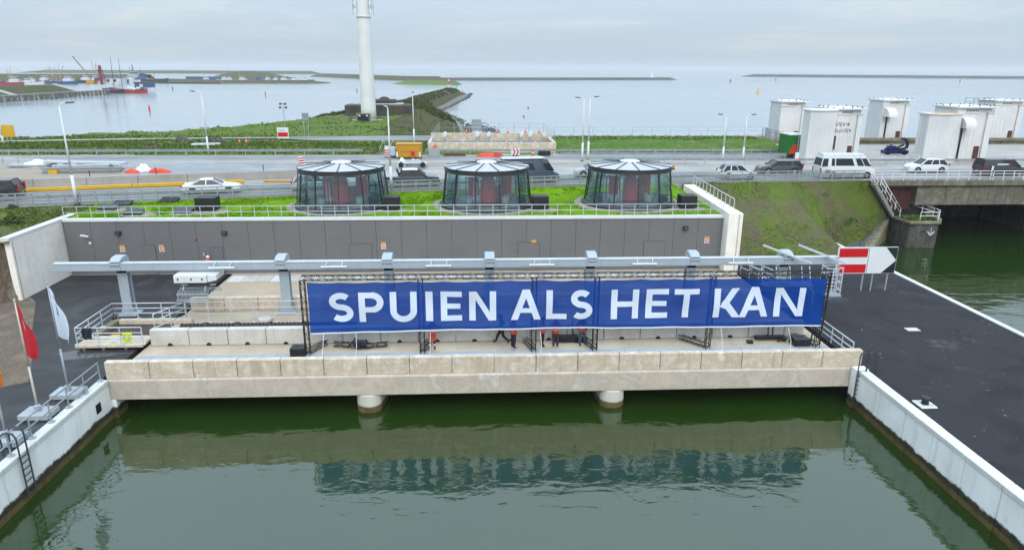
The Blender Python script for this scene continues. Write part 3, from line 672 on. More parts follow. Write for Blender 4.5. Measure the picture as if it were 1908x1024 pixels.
# ---- glass rotundas with red pump drives
glass_m = m_glass('tinted_glass', L(.76,.92,.93), .09)
b = NB('sky_pale_roof_glass'); b.set(.22, 0, .7, .4); b.base(L(.80,.82,.85))  # pale base stands for reflected sky; translucency added to light the inside
_tl = b.n('ShaderNodeBsdfTranslucent'); _tl.inputs[0].default_value = L(.85,.90,.92); _mx = b.n('ShaderNodeMixShader'); _mx.inputs[0].default_value = .38
b.l(b.b.outputs[0], _mx.inputs[1]); b.l(_tl.outputs[0], _mx.inputs[2]); b.l(_mx.outputs[0], b.o.inputs[0]); glass_roof = b.mat
def rotunda(cx, cy, rot, label, boxlabel, motorlabel, k):
    z0 = 7.33
    t = thing('glass_rotunda', label, 'rotunda', (cx, cy, z0), 'round glass pavilions on the grass roof')
    n = 12; rb, rt, H, ra = 4.28, 3.93, 3.50, .82
    A = [rot+2*pi*i/n for i in range(n)]
    P = lambda r, a, zz: (cx+r*cos(a), cy+r*sin(a), zz)
    for i in range(n):
        a, b = A[i], A[i]+2*pi/n
        rows = []
        for j in range(4):
            rows.append([P(lerp(rb,rt,j/3), a+(b-a)*s/4, z0+.32+(H-.62)*j/3) for s in range(5)])
        part('glass_panel', M().grid(rows), glass_m, t, smooth=True)
        part('mullion', M().bar(P(rb+.01,a,z0+.2), P(rt+.01,a,z0+H-.25), .10, .12), frame_m, t)
        rp = M().grid([[P(lerp(ra,rt+.03,j/2), a+(b-a)*s/4, z0+lerp(H+.45,H+.16,j/2)) for s in range(5)] for j in range(3)])
        part('roof_panel', rp, glass_roof, t)
        part('roof_rib', M().bar(P(ra,a,z0+H+.47), P(rt+.05,a,z0+H+.175), .10, .07), frame_m, t)
    part('eave_ring', M().lathe([(rt-.1,H-.28),(rt+.06,H-.28),(rt+.03,H),(rt+.09,H+.02),(rt+.09,H+.15),(rt-.2,H+.15)], (cx,cy,z0), 48), frame_m, t)
    part('base_ring', M().lathe([(rb+.22,-.1),(rb+.22,.16),(rb+.05,.34),(rb-.12,.34)], (cx,cy,z0), 48), frame_m, t)
    part('skylight', M().lathe([(ra+.12,H+.40),(ra+.12,H+.54),(ra-.1,H+.60),(0.01,H+.63)], (cx,cy,z0), 24), mk('opal_skylight', L(.70,.73,.74), L(.66,.69,.70), sc=1, rough=.3, grain=0) if 'opal_skylight' not in bpy.data.materials else bpy.data.materials['opal_skylight'], t)
    part('floor', M().lathe([(rb-.15,.05),(0.01,.06)], (cx,cy,z0), 36), floor_m, t)
    part('inner_parapet', M().lathe([(rb-.3,.1),(rb-.3,.4),(rb-.42,.4),(rb-.42,.1)], (cx,cy,z0), 36), floor_m, t)
    g = solo('pebble_ring', M().lathe([(rb+.2,-.06),(rb+.45,.06),(rb+.9,.03),(rb+1.0,-.06)], (cx,cy,z0), 40), pebble_m, 'pale pebble ring round the foot of the '+('left','middle','right')[k]+' glass rotunda', 'pebble ring', (cx,cy,z0))
    # the drive standing inside
    mtr = thing('pump_drive', motorlabel, 'pump', (cx, cy, z0+.06), 'red pump drives inside the rotundas')
    jx = (-.1, .1, .05)[k]
    def cyl(name, x, y, r, za, zb, mat, n_=20): return part(name, M().lathe([(r*.96,za),(r,za+.06),(r,zb-.06),(r*.94,zb)], (cx+x, cy+y, z0), n_), mat, mtr, smooth=False)
    cyl('motor', jx, -.6, .72, .1, 2.25, maroon)
    cyl('motor_head', jx, -.6, .55, 2.25, 3.1, maroon_d)
    cyl('gearbox', jx+.95, .2, .62, .1, 1.75, maroon_d)
    cyl('cooler', jx+1.75, .9, .55, .9, 2.5, maroon)
    cyl('cooler', jx-1.35, .7, .5, .7, 2.35, maroon)
    part('frame', M().bar((cx-2.0,cy+.9,z0+.1),(cx-2.0,cy+.9,z0+2.4),.1).bar((cx+2.3,cy+1.2,z0+.1),(cx+2.3,cy+1.2,z0+2.6),.1).bar((cx-2.0,cy+.9,z0+2.35),(cx+2.3,cy+1.2,z0+2.5),.1)
         .bar((cx+1.9,cy-1.4,z0+.1),(cx+2.6,cy-1.0,z0+1.3),.06).bar((cx-2.2,cy-1.2,z0+.1),(cx-1.6,cy-1.4,z0+.9),.06), dkgrey, mtr)
    part('duct', M().tube((cx+1.7,cy-1.2,z0+.1),(cx+1.7,cy-1.2,z0+.9),.35,n=12).tube((cx-1.7,cy-1.4,z0+.1),(cx-1.7,cy-1.4,z0+.75),.3,n=12), galv, mtr)
    part('ladder', M().bar((cx-.95,cy-1.35,z0+.1),(cx-.95,cy-1.35,z0+2.3),.05).bar((cx-1.25,cy-1.3,z0+.1),(cx-1.25,cy-1.3,z0+2.3),.05), steel_lt, mtr)
    part('hand_rail', M().lathe([(.80,2.32),(.83,2.34),(.80,2.36)], (cx+jx, cy-.6, z0), 16), steel_lt, mtr)
    v = thing('vent_box', boxlabel, 'vent box', (cx+4.9, 61.9, z0), 'black vent boxes on the grass roof')
    part('hood', M().box(cx+4.1,cx+5.6,61.3,62.7,z0+.18,z0+1.28), black_m, v, bevel=.02)
    part('foot', M().tube((cx+4.9,62.0,z0-.05),(cx+4.9,62.0,z0+.3),.5,n=12), dkgrey, v)
    pm = M().lathe([(1.5,-.05),(1.2,.05),(0.01,.09)], (0,0,0), 14)
    solo('pebble_bed', M().add([(cx+5.0+x*1.15, 61.7+y*.6, z0+zv) for x,y,zv in pm.v], pm.f), pebble_m, 'pebbles under the black vent box right of the '+('left','middle','right')[k]+' rotunda', 'pebbles', (cx+5.0,61.7,z0))
rotunda(-12.65, 64.75, radians(-84.5), 'glass rotunda with dark frames, left of three on the grass roof', 'black vent box between the left and middle rotundas', 'red pump drive inside the left glass rotunda', 0)
rotunda(0.95, 64.65, radians(-75), 'glass rotunda with dark frames, middle of three on the grass roof', 'black vent box between the middle and right rotundas', 'red pump drive inside the middle glass rotunda', 1)
rotunda(14.7, 65.2, radians(-90), 'glass rotunda with dark frames, right of three on the grass roof', 'black vent box between the right rotunda and the concrete wall', 'red pump drive inside the right glass rotunda', 2)
v = thing('vent_box', 'black vent box alone on the grass left of the rotundas', 'vent box', (-24.2, 61.9, 7.3), 'black vent boxes on the grass roof')
part('hood', M().box(-25.1,-23.35,61.3,62.7,7.5,8.6), black_m, v, bevel=.02); part('foot', M().tube((-24.2,62,7.25),(-24.2,62,7.6),.5,n=12), dkgrey, v)
pm = M().lathe([(1.6,-.03),(1.3,.06),(0.01,.1)], (0,0,0), 14)
solo('pebble_bed', M().add([(-23.9+x*1.1, 61.7+y*.7, 7.33+zv) for x,y,zv in pm.v], pm.f), pebble_m, 'pebbles under the lone black vent box on the left', 'pebbles', (-23.9,61.7,7.3))
for (sx, sy), lb in (((-32.9,64.4),'flat dark skylight, farthest back on the left of the roof'),((-29.3,66.0),'flat dark skylight close to the road guard fence'),((-33.3,62.6),'flat dark skylight above the roof edge lamp'),((-30.0,60.4),'flat dark skylight nearest the roof railing'),((-26.0,61.0),'flat dark skylight left of the lone black vent box')):
    t = thing('roof_hatch', lb, 'skylight', (sx, sy, 7.33), 'flat dark skylights on the grass roof')
    part('frame', M().profx([(sy-.45,7.3),(sy+.45,7.3),(sy+.45,7.72),(sy-.45,7.5)], sx-.75, sx+.75), dkgrey, t, bevel=.02)
    part('lid', M().profx([(sy-.5,7.505),(sy+.5,7.735),(sy+.5,7.80),(sy-.5,7.57)], sx-.8, sx+.8), frame_m, t)
    solo('pebble_bed', M().add([(sx+.3+x*1.0, sy+y*.55, 7.33+zv) for x,y,zv in pm.v], pm.f), pebble_m, 'pebbles round the '+lb, 'pebbles', (sx,sy,7.3))
for xa, xb, yy in ((-35,-27,64.9),(-27.5,-19,65.6)):
    setting('worn_track', M().grid([[(lerp(xa,xb,i/8), yy+.25*nz(i,1)+w_, 7.39+ (0.0 if w_ else 0)) for i in range(9)] for w_ in (0,.45)]), dirt_m)
# ================================================================= GANTRY, BANNER, PEOPLE
g = thing('gantry', 'long grey steel crane beam on hooked posts behind the blue banner', 'gantry', (-1.5, 47.7, 2.4))
part('beam', M().box(-29.75, 26.75, 47.45, 47.5, 6.05, 6.48).box(-29.75, 26.75, 47.85, 47.9, 6.05, 6.48).box(-29.75, 26.75, 47.42, 47.93, 6.482, 6.53).box(-29.75,26.75,47.42,47.93,6.0,6.048).box(-29.74,-29.70,47.5,47.85,6.05,6.48).box(26.70,26.74,47.5,47.85,6.05,6.48), steel_paint, g, bevel=.01)
part('beam_top_sheen', M().box(-29.7, 26.7, 47.44, 47.91, 6.532, 6.555), steel_lt, g)  # paler strip paints the wet sheen on the beam's upper face
for x in (-25.45,-14.05,-6.5,.87,8.33,15.92,22.95):
    c = part('post', M().box(x-.34, x+.34, 48.15, 48.22, 2.5, 6.6).box(x-.34, x+.34, 48.68, 48.75, 2.5, 6.6).box(x-.05, x+.05, 48.22, 48.68, 2.5, 6.6).box(x-.65,x+.65,47.9,49.1,2.41,2.5), steel_paint, g)
    part('gusset', M().add([(x-.6,48.2,2.5),(x-.34,48.2,2.5),(x-.34,48.2,3.0)], [(0,1,2)]).add([(x+.6,48.2,2.5),(x+.34,48.2,2.5),(x+.34,48.2,3.0)], [(0,2,1)]), steel_paint, c)
    hk = [(48.77,5.6),(48.77,6.66),(48.62,6.85),(48.4,6.93),(47.8,6.90),(47.38,6.68),(47.38,6.60),(47.92,6.60),(48.15,6.4),(48.15,5.6)]
    part('hook', M().profx(hk, x-.36, x+.36), steel_paint, g, bevel=.03)
    part('splice_plate', M().box(x-.33, x+.33, 47.385, 47.415, 6.02, 6.55), steel_paint, g)
    for k in range(4): part('bolt', M().box(x-.28+k*.165, x-.21+k*.165, 47.35, 47.383, 6.32, 6.4), dkgrey, g)
for i, x in enumerate((-18.0,-10.2,-2.8,4.6,12.1,19.2)):
    t = thing('tube_lamp', 'white tube lamp on the front of the gantry beam, '+('leftmost, left of the banner','above the S of the banner','above the I and E','above the word ALS','above the word HET','rightmost, above the K')[i], 'lamp', (x, 47.1, 6.3), 'tube lamps along the gantry beam')
    part('tube', M().box(x-.92, x+.92, 46.98, 47.12, 6.22, 6.32), white_clean, t, bevel=.03)
    part('arm', M().bar((x-.55,47.06,6.34),(x-.45,47.44,6.62),.05).bar((x+.55,47.06,6.34),(x+.65,47.44,6.62),.05), steel_lt, t)
# maintenance cages on the right end
t = thing('access_cage', 'pale tubular ladder cage hanging at the right end of the gantry', 'cage', (26.3, 46.9, 3.6))
for (x, y) in ((25.55,46.6),(26.7,46.6),(25.55,47.4),(26.7,47.4)): part('upright', M().tube((x,y,3.85),(x,y,6.0),.05), steel_lt, t)
for zv in (4.3,4.85,5.4,5.9):
    part('hoop', M().path([(25.55,46.6,zv),(26.7,46.6,zv),(26.7,47.4,zv),(25.55,47.4,zv),(25.55,46.6,zv)], .035), steel_lt, t)
part('floor', M().box(25.4,26.8,46.5,47.5,3.75,3.87), galv, t); part('stub', M().tube((26.1,46.9,3.45),(26.1,46.9,3.75),.1), galv, t)
part('ladder', M().bar((26.0,46.58,3.9),(26.0,46.58,5.9),.06).bar((26.35,46.58,3.9),(26.35,46.58,5.9),.06), steel_lt, t)
t = thing('maintenance_platform', 'pale tubular platform railing hanging under the gantry beside the sign', 'platform', (22.8, 46.9, 4.9))
for x in (20.9,22.0,23.0,23.9,24.5): part('upright', M().tube((x,46.8,4.7),(x,47.3,5.9),.04), steel_lt, t)
for zv in (4.85, 5.25): part('rail', M().path([(20.9,46.8+(zv-4.7)*.4,zv),(24.5,46.8+(zv-4.7)*.4,zv)], .04), steel_lt, t)
part('floor', M().box(20.8,24.6,46.4,47.2,4.62,4.70), galv, t)
part('drop_ladder', M().tube((23.9,46.6,4.9),(24.5,46.2,4.3),.05).tube((24.5,46.2,4.3),(24.5,46.2,3.3),.05), steel_lt, t)
for i, (x0, x1) in enumerate(((22.3,24.2),(25.0,26.7))):
    solo('davit_arm', M().bar((x0-1.0,48.4,7.25),(x1,46.4,6.35),.12), steel_lt, ('slanted pale arm on the last gantry post, left of two','slanted pale arm at the very end of the gantry beam')[i], 'arm', (x0,47.5,6.6))
# rake machine
t = thing('rake_trolley', 'white trash rake trolley with a steel comb under the left of the gantry', 'rake machine', (-19.7, 47.2, 4))
part('housing', M().box(-21.2,-18.95,46.6,48.0,5.30,5.86).profy([(-18.94,5.3),(-18.3,5.45),(-18.3,5.86),(-18.94,5.86)],46.7,48.2), white_paint, t, bevel=.03)
for x in (-20.9,-20.0,-19.25): part('slot', M().box(x-.04,x+.04,46.57,46.598,5.5,5.66), black_m, t)
part('carriage', M().box(-20.4,-18.9,46.9,47.8,5.02,5.29), dkgrey, t)
part('yoke', M().tube((-20.7,47.0,5.05),(-20.7,46.7,4.7),.05).tube((-19.2,47.0,5.05),(-19.2,46.7,4.7),.05).tube((-20.9,47,5.06),(-18.5,47,5.06),.05), galv, t)
for k in range(24):
    x = -21.05+k*.092
    part('tine', M().path([(x,47.2,4.75),(x,46.75,4.72),(x,46.5,4.5),(x,46.45,4.05)], .022, n=4), galv, t)
for k in range(10):
    x = -18.95+k*.07
    part('side_tine', M().path([(x,47.0+k*.05,4.85-k*.01),(x,47.0+k*.05,4.45)], .02, n=4), galv, t)
part('crossbar', M().tube((-21.1,46.45,4.08),(-18.9,46.45,4.08),.04).tube((-21.1,46.5,4.5),(-18.9,46.5,4.5),.035).tube((-21.1,47.2,4.75),(-18.4,47.2,4.78),.04), galv, t)

# ---- banner on its truss
BY = 40.12
def wob(x, zv): return .045*sin(x*.9+zv*.7)+.026*sin(x*2.3-zv*1.9)+.028*sin(zv*2.6+.6*x)
bm = NB('banner_mesh'); bm.set(.6, 0, .1)
cb = bm.ramp(bm.noise(.35, detail=5, dist=.5), (.35, L(.002,.034,.225)), (.7, L(.003,.046,.26)))
cb = bm.mix(bm.ramp(bm.noise(1.0, scale=(.12,1,2.4), detail=3), (.60, BLACK), (.72, L(.22,.22,.22))), cb, L(.03,.15,.48))
bm.base(cb)
bm.bump(bm.noise(1.1, scale=(1,1,.55), detail=5, dist=.8), .55, .10)
tr = bm.n('ShaderNodeBsdfTransparent'); tr.inputs[0].default_value = L(.5,.7,1); mx = bm.n('ShaderNodeMixShader'); mx.inputs[0].default_value = .12
bm.l(bm.b.outputs[0], mx.inputs[1]); bm.l(tr.outputs[0], mx.inputs[2]); bm.l(mx.outputs[0], bm.o.inputs[0])
bn = thing('banner', 'wide blue mesh banner reading SPUIEN ALS HET KAN', 'banner', (5.8, BY, 3.9))
X0, X1, ZB, ZT = -10.40, 22.0, 3.97, 7.27
def zb_(i): t_ = i/130; return ZB+.03+.09*t_+.11*sin(pi*min(1,t_*1.3))
rows = [[(lerp(X0,X1,i/130), BY+wob(lerp(X0,X1,i/130), lerp(zb_(i),ZT,j/16)), lerp(zb_(i),ZT,j/16)-(.06*abs(sin(i*.38)) if j == 16 else 0)) for i in range(131)] for j in range(17)]
part('cloth', M().grid(rows), bm.mat, bn, smooth=True)
part('hem', M().grid([[(x, y-.012, zv+d) for x, y, zv in rows[0]] for d in (-.09, .0)]), sign_white, bn)
# lettering: strokes drawn as flat outlines in letter space (u right, v up, cap height 1)
WT = .205
def st(a, b, w=WT):
    (x0,y0),(x1,y1) = a, b; d = hypot(x1-x0,y1-y0); nx, ny = -(y1-y0)/d*w/2, (x1-x0)/d*w/2
    k = max(1, int(d/.12)); out = []
    for i in range(k):
        p = [(lerp(x0,x1,(i+s)/k), lerp(y0,y1,(i+s)/k)) for s in (0,1)]
        out.append([(p[0][0]-nx,p[0][1]-ny),(p[1][0]-nx,p[1][1]-ny),(p[1][0]+nx,p[1][1]+ny),(p[0][0]+nx,p[0][1]+ny)])
    return out
def arc(cx, cy, r, a0, a1, w=WT, ry=None, n=18):
    ry = ry or r; o = []
    for i in range(n):
        a, b = radians(lerp(a0,a1,i/n)), radians(lerp(a0,a1,(i+1)/n))
        q = lambda rr, t: (cx+(r+rr)*cos(t), cy+(ry+rr)*sin(t))
        o.append([q(w/2,a), q(w/2,b), q(-w/2,b), q(-w/2,a)] if a1 > a0 else [q(-w/2,a), q(-w/2,b), q(w/2,b), q(w/2,a)])
    return o
def quads_h(y0, y1, x0, x1):
    k = max(1, int((x1-x0)/.1)); q = max(1, int((y1-y0)/.1))
    return [[(lerp(x0,x1,i/k),lerp(y0,y1,j/q)),(lerp(x0,x1,(i+1)/k),lerp(y0,y1,j/q)),(lerp(x0,x1,(i+1)/k),lerp(y0,y1,(j+1)/q)),(lerp(x0,x1,i/k),lerp(y0,y1,(j+1)/q))] for i in range(k) for j in range(q)]
def vb(x0, x1, y0=0, y1=1): return quads_h(y0, y1, x0, x1)
def spline_stroke(pts, w=WT):
    o = []; n = len(pts); N = []
    for i in range(n):
        a, b = pts[max(0,i-1)], pts[min(n-1,i+1)]; d = hypot(b[0]-a[0], b[1]-a[1]); N.append((-(b[1]-a[1])/d*w/2, (b[0]-a[0])/d*w/2))
    for i in range(n-1):
        p, q, u, v = pts[i], pts[i+1], N[i], N[i+1]
        o.append([(p[0]-u[0],p[1]-u[1]),(q[0]-v[0],q[1]-v[1]),(q[0]+v[0],q[1]+v[1]),(p[0]+u[0],p[1]+u[1])])
    return o
def letter(ch, W):
    h = WT/2
    if ch == 'I': return vb(0, W)
    if ch == 'L': return vb(0, WT)+quads_h(0, .185, WT, W)
    if ch == 'E': return vb(0, WT)+quads_h(0,.185,WT,W)+quads_h(.41,.585,WT,W*.93)+quads_h(.815,1,WT,W)
    if ch == 'H': return vb(0, WT)+vb(W-WT, W)+quads_h(.41,.59,WT,W-WT)
    if ch == 'T': return quads_h(.815,1,0,W)+vb(W/2-h, W/2+h, 0, .815)
    if ch == 'N':
        o = vb(0, WT)+vb(W-WT, W)
        a = [(WT*.0,1.0),(WT*1.0,1.0)]; k = 8
        for i in range(k):
            t0, t1 = i/k, (i+1)/k
            xl = lambda t: lerp(WT*.15, W-WT*1.15, t)
            o.append([(xl(t0),1-t0*1.0),(xl(t1),1-t1),(xl(t1)+WT,1-t1),(xl(t0)+WT,1-t0)])
        return o
    if ch == 'A':
        o = []; k = 8; wx = WT*1.08
        for i in range(k):
            t0, t1 = i/k, (i+1)/k
            f = lambda t: lerp(0, W/2-wx*.52, t); g_ = lambda t: lerp(W-wx, W/2-wx*.48, t)
            for q in (f, g_): o.append([(q(t0),t0*1.03),(q(t0)+wx,t0*1.03),(q(t1)+wx,t1*1.03),(q(t1),t1*1.03)])
        return o+quads_h(.24,.40,W*.27,W*.73)
    if ch == 'K':
        o = vb(0, WT)
        def slab(a, b_, c_, d_, k=7):
            return [[(lerp(a[0],d_[0],i/k),lerp(a[1],d_[1],i/k)),(lerp(b_[0],c_[0],i/k),lerp(b_[1],c_[1],i/k)),(lerp(b_[0],c_[0],(i+1)/k),lerp(b_[1],c_[1],(i+1)/k)),(lerp(a[0],d_[0],(i+1)/k),lerp(a[1],d_[1],(i+1)/k))] for i in range(k)]
        return o+slab((WT*.95,.38),(WT*.95+.19,.30),(W*.96,1.0),(W*.96-.27,1.0))+slab((WT*1.2,.50),(WT*1.2+.15,.68),(W+.03,0.0),(W-.24,0.0))
    if ch == 'P':
        r = .5*(1-.40)+.0; cy = .70; ry = (1.0-.38)/2-.0925
        return vb(0, WT)+quads_h(.815,1,WT,W-.36)+quads_h(.335,.52,WT,W-.36)+arc(W-.36, .6675, .36-h, -90, 90, WT, ry=.24)
    if ch == 'U':
        r = (W-WT)/2
        return vb(0, WT, .38, 1)+vb(W-WT, W, .38, 1)+arc(W/2, .38, r, 180, 360, WT, ry=.38-h+.01)
    if ch == 'S':
        rx = W/2-h
        up = [(W/2+rx*.92*cos(radians(a)), .702+.196*sin(radians(a))) for a in range(38, 262, 10)]
        lo = [(W/2+rx*cos(radians(a)), .303+.2*sin(radians(a))) for a in range(82, -146, -10)]
        return spline_stroke(up+lo)
def add_letter(ch, xa, xb, zb, zt):
    hh = zt-zb; W = (xb-xa)/hh; m = M()
    for q in letter(ch, W):
        vs = []
        for u, v in q:
            x, zv = xa+u*hh, zb+v*hh; vs.append((x, BY+wob(x,zv)-.035, zv))
        m.add(vs, [(0,1,2,3)])
    for poly in [list(p) for p in m.f]: pass
    part('letter', m, letter_m, bn)
letter_m = mk('letter_print', L(.70,.78,.90), L(.66,.74,.87), sc=.6, rough=.5, grain=.03)
for ch, xa, xb in (('S',-9.17,-7.68),('P',-7.33,-5.81),('U',-5.42,-3.78),('I',-3.24,-2.80),('E',-2.31,-1.0),('N',-.55,1.12),('A',2.05,3.93),('L',4.26,5.55),('S',5.76,7.16),('H',8.33,10.08),('E',10.55,11.96),('T',12.32,13.90),('K',14.87,16.58),('A',16.55,18.45),('N',18.82,20.72)):
    add_letter(ch, xa, xb, 4.70, 6.62)
def truss(m, a, b, ux, uy, s=.28, r=.028, seg=.42):
    a, b = Vector(a), Vector(b); ux, uy = Vector(ux)*s/2, Vector(uy)*s/2
    cs = [-ux-uy, ux-uy, ux+uy, -ux+uy]; k = max(1, round((b-a).length/seg))
    for c in cs: m.tube(a+c, b+c, r, n=5)
    for i in range(k):
        p, q = a+(b-a)*i/k, a+(b-a)*(i+1)/k
        for j in range(4):
            c0, c1 = cs[j], cs[(j+1)%4]
            if (i+j) % 2: c0, c1 = c1, c0
            m.bar(p+c0, q+c1, .022)
    return m
fr = thing('banner_stand', 'black lattice truss frame that carries the blue banner', 'truss', (5.8, 40.4, 2.43))
part('top_chord', truss(M(), (-10.75,40.36,7.50), (22.35,40.36,7.50), (0,1,0), (0,0,1)), black_m, fr)
for x in (-10.72,-3.55,3.52,7.45,14.82,22.1):
    l_ = part('leg', truss(M(), (x,40.36,2.46), (x,40.36,7.36), (1,0,0), (0,1,0)), black_m, fr)
    sx = .75 if x < -8 else (.35 if x < 0 else (-.45 if x < 10 else (-1.3 if x < 20 else -.9)))
    part('foot', truss(M(), (x,40.5,2.62), (x+sx,42.0,2.62), (1,0,0), (0,0,1)), black_m, l_)
for x in (21.8, 22.4): part('brace', M().tube((x,40.6,2.5),(x+.2,40.7,7.4),.05), black_m, fr)
for i, x in enumerate((-9.6,-7.6,-3.0,3.9,15.5,19.9)):
    solo('guy_rope', M().path([(x,40.05,3.95),(x+.06*(i%2),39.6,3.2),(x-.05,39.3,2.45)], .018, n=5), sign_white, 'thin white rope hanging from the banner hem, '+('leftmost','second from the left','beside the orange trousers','beside the middle truss legs','between the H and K legs','rightmost, below the A')[i], 'rope', (x,39.8,3))
# speakers, cases, truss leftovers
def case(name, x, y, w_, d, h, label, cat, rz=0):
    t = thing(name, label, cat, (x,y,2.43), rz=rz)
    part('body', M().box(-w_/2,w_/2,-d/2,d/2,0,h), blackpl, t, local=True, bevel=.04)
    part('grille', M().box(-w_/2+.05,w_/2-.05,-d/2-.02,-d/2-.004,.06,h-.06), black_m, t, local=True)
    part('handle', M().bar((-.15,0,h),(-.15,0,h+.07),.03).bar((.15,0,h),(.15,0,h+.07),.03).bar((-.15,0,h+.07),(.15,0,h+.07),.03), black_m, t, local=True)
    return t
case('ballast_box', -11.3, 40.3, .9, .75, .62, 'black ballast box beside the left foot of the truss', 'box')
case('equipment_case', 21.2, 40.9, 1.05, .9, .5, 'black equipment case beside the right foot of the truss', 'case')
t = thing('truss_sections', 'pile of black truss pieces lying behind the left part of the banner', 'truss pieces', (-7.8,41.5,2.43))
part('section', truss(M(), (-9.4,41.7,2.6),(-7.0,41.3,2.62), (0,1,0),(0,0,1), .26), black_m, t); part('section', truss(M(), (-7.9,41.2,2.6),(-5.9,41.6,2.58), (0,1,0),(0,0,1), .24), black_m, t)
part('stand', M().tube((-8.4,41.4,2.5),(-7.9,41.5,3.1),.05).tube((-7.7,41.3,2.5),(-7.2,41.5,2.95),.06).box(-8.0,-7.2,41.2,41.7,2.66,2.86), blackpl, t)
t = thing('truss_sections', 'black flight cases and truss pieces behind the workers', 'truss pieces', (5.8,41.9,2.43))
part('section', M().box(5.0,6.6,41.75,42.15,2.44,2.86), blackpl, t, bevel=.03); part('section', truss(M(), (6.4,41.8,2.6),(7.2,41.9,2.6), (0,1,0),(0,0,1), .26), black_m, t); part('pole', M().tube((6.3,41.9,2.5),(6.2,42.0,3.9),.04), black_m, t)
t = thing('cable_pile', 'heap of black lighting gear and cables by the right truss foot', 'gear', (19.6,41.5,2.43))
part('bar', M().box(18.5,20.6,41.6,41.9,2.5,2.72), blackpl, t, bevel=.03); part('bracket', M().tube((19.9,41.3,2.5),(20.7,41.6,2.6),.06).tube((19.4,41.7,2.7),(19.4,41.9,3.6),.05).tube((19.7,41.7,2.7),(19.75,41.9,3.6),.05).ball((20.4,41.4,2.6),.16), black_m, t)
t = thing('speaker_box', 'small black box lying under the right half of the banner', 'box', (18.0,41.2,2.43)); part('body', M().box(17.8,18.2,41.1,41.4,2.43,2.6), blackpl, t, bevel=.02)

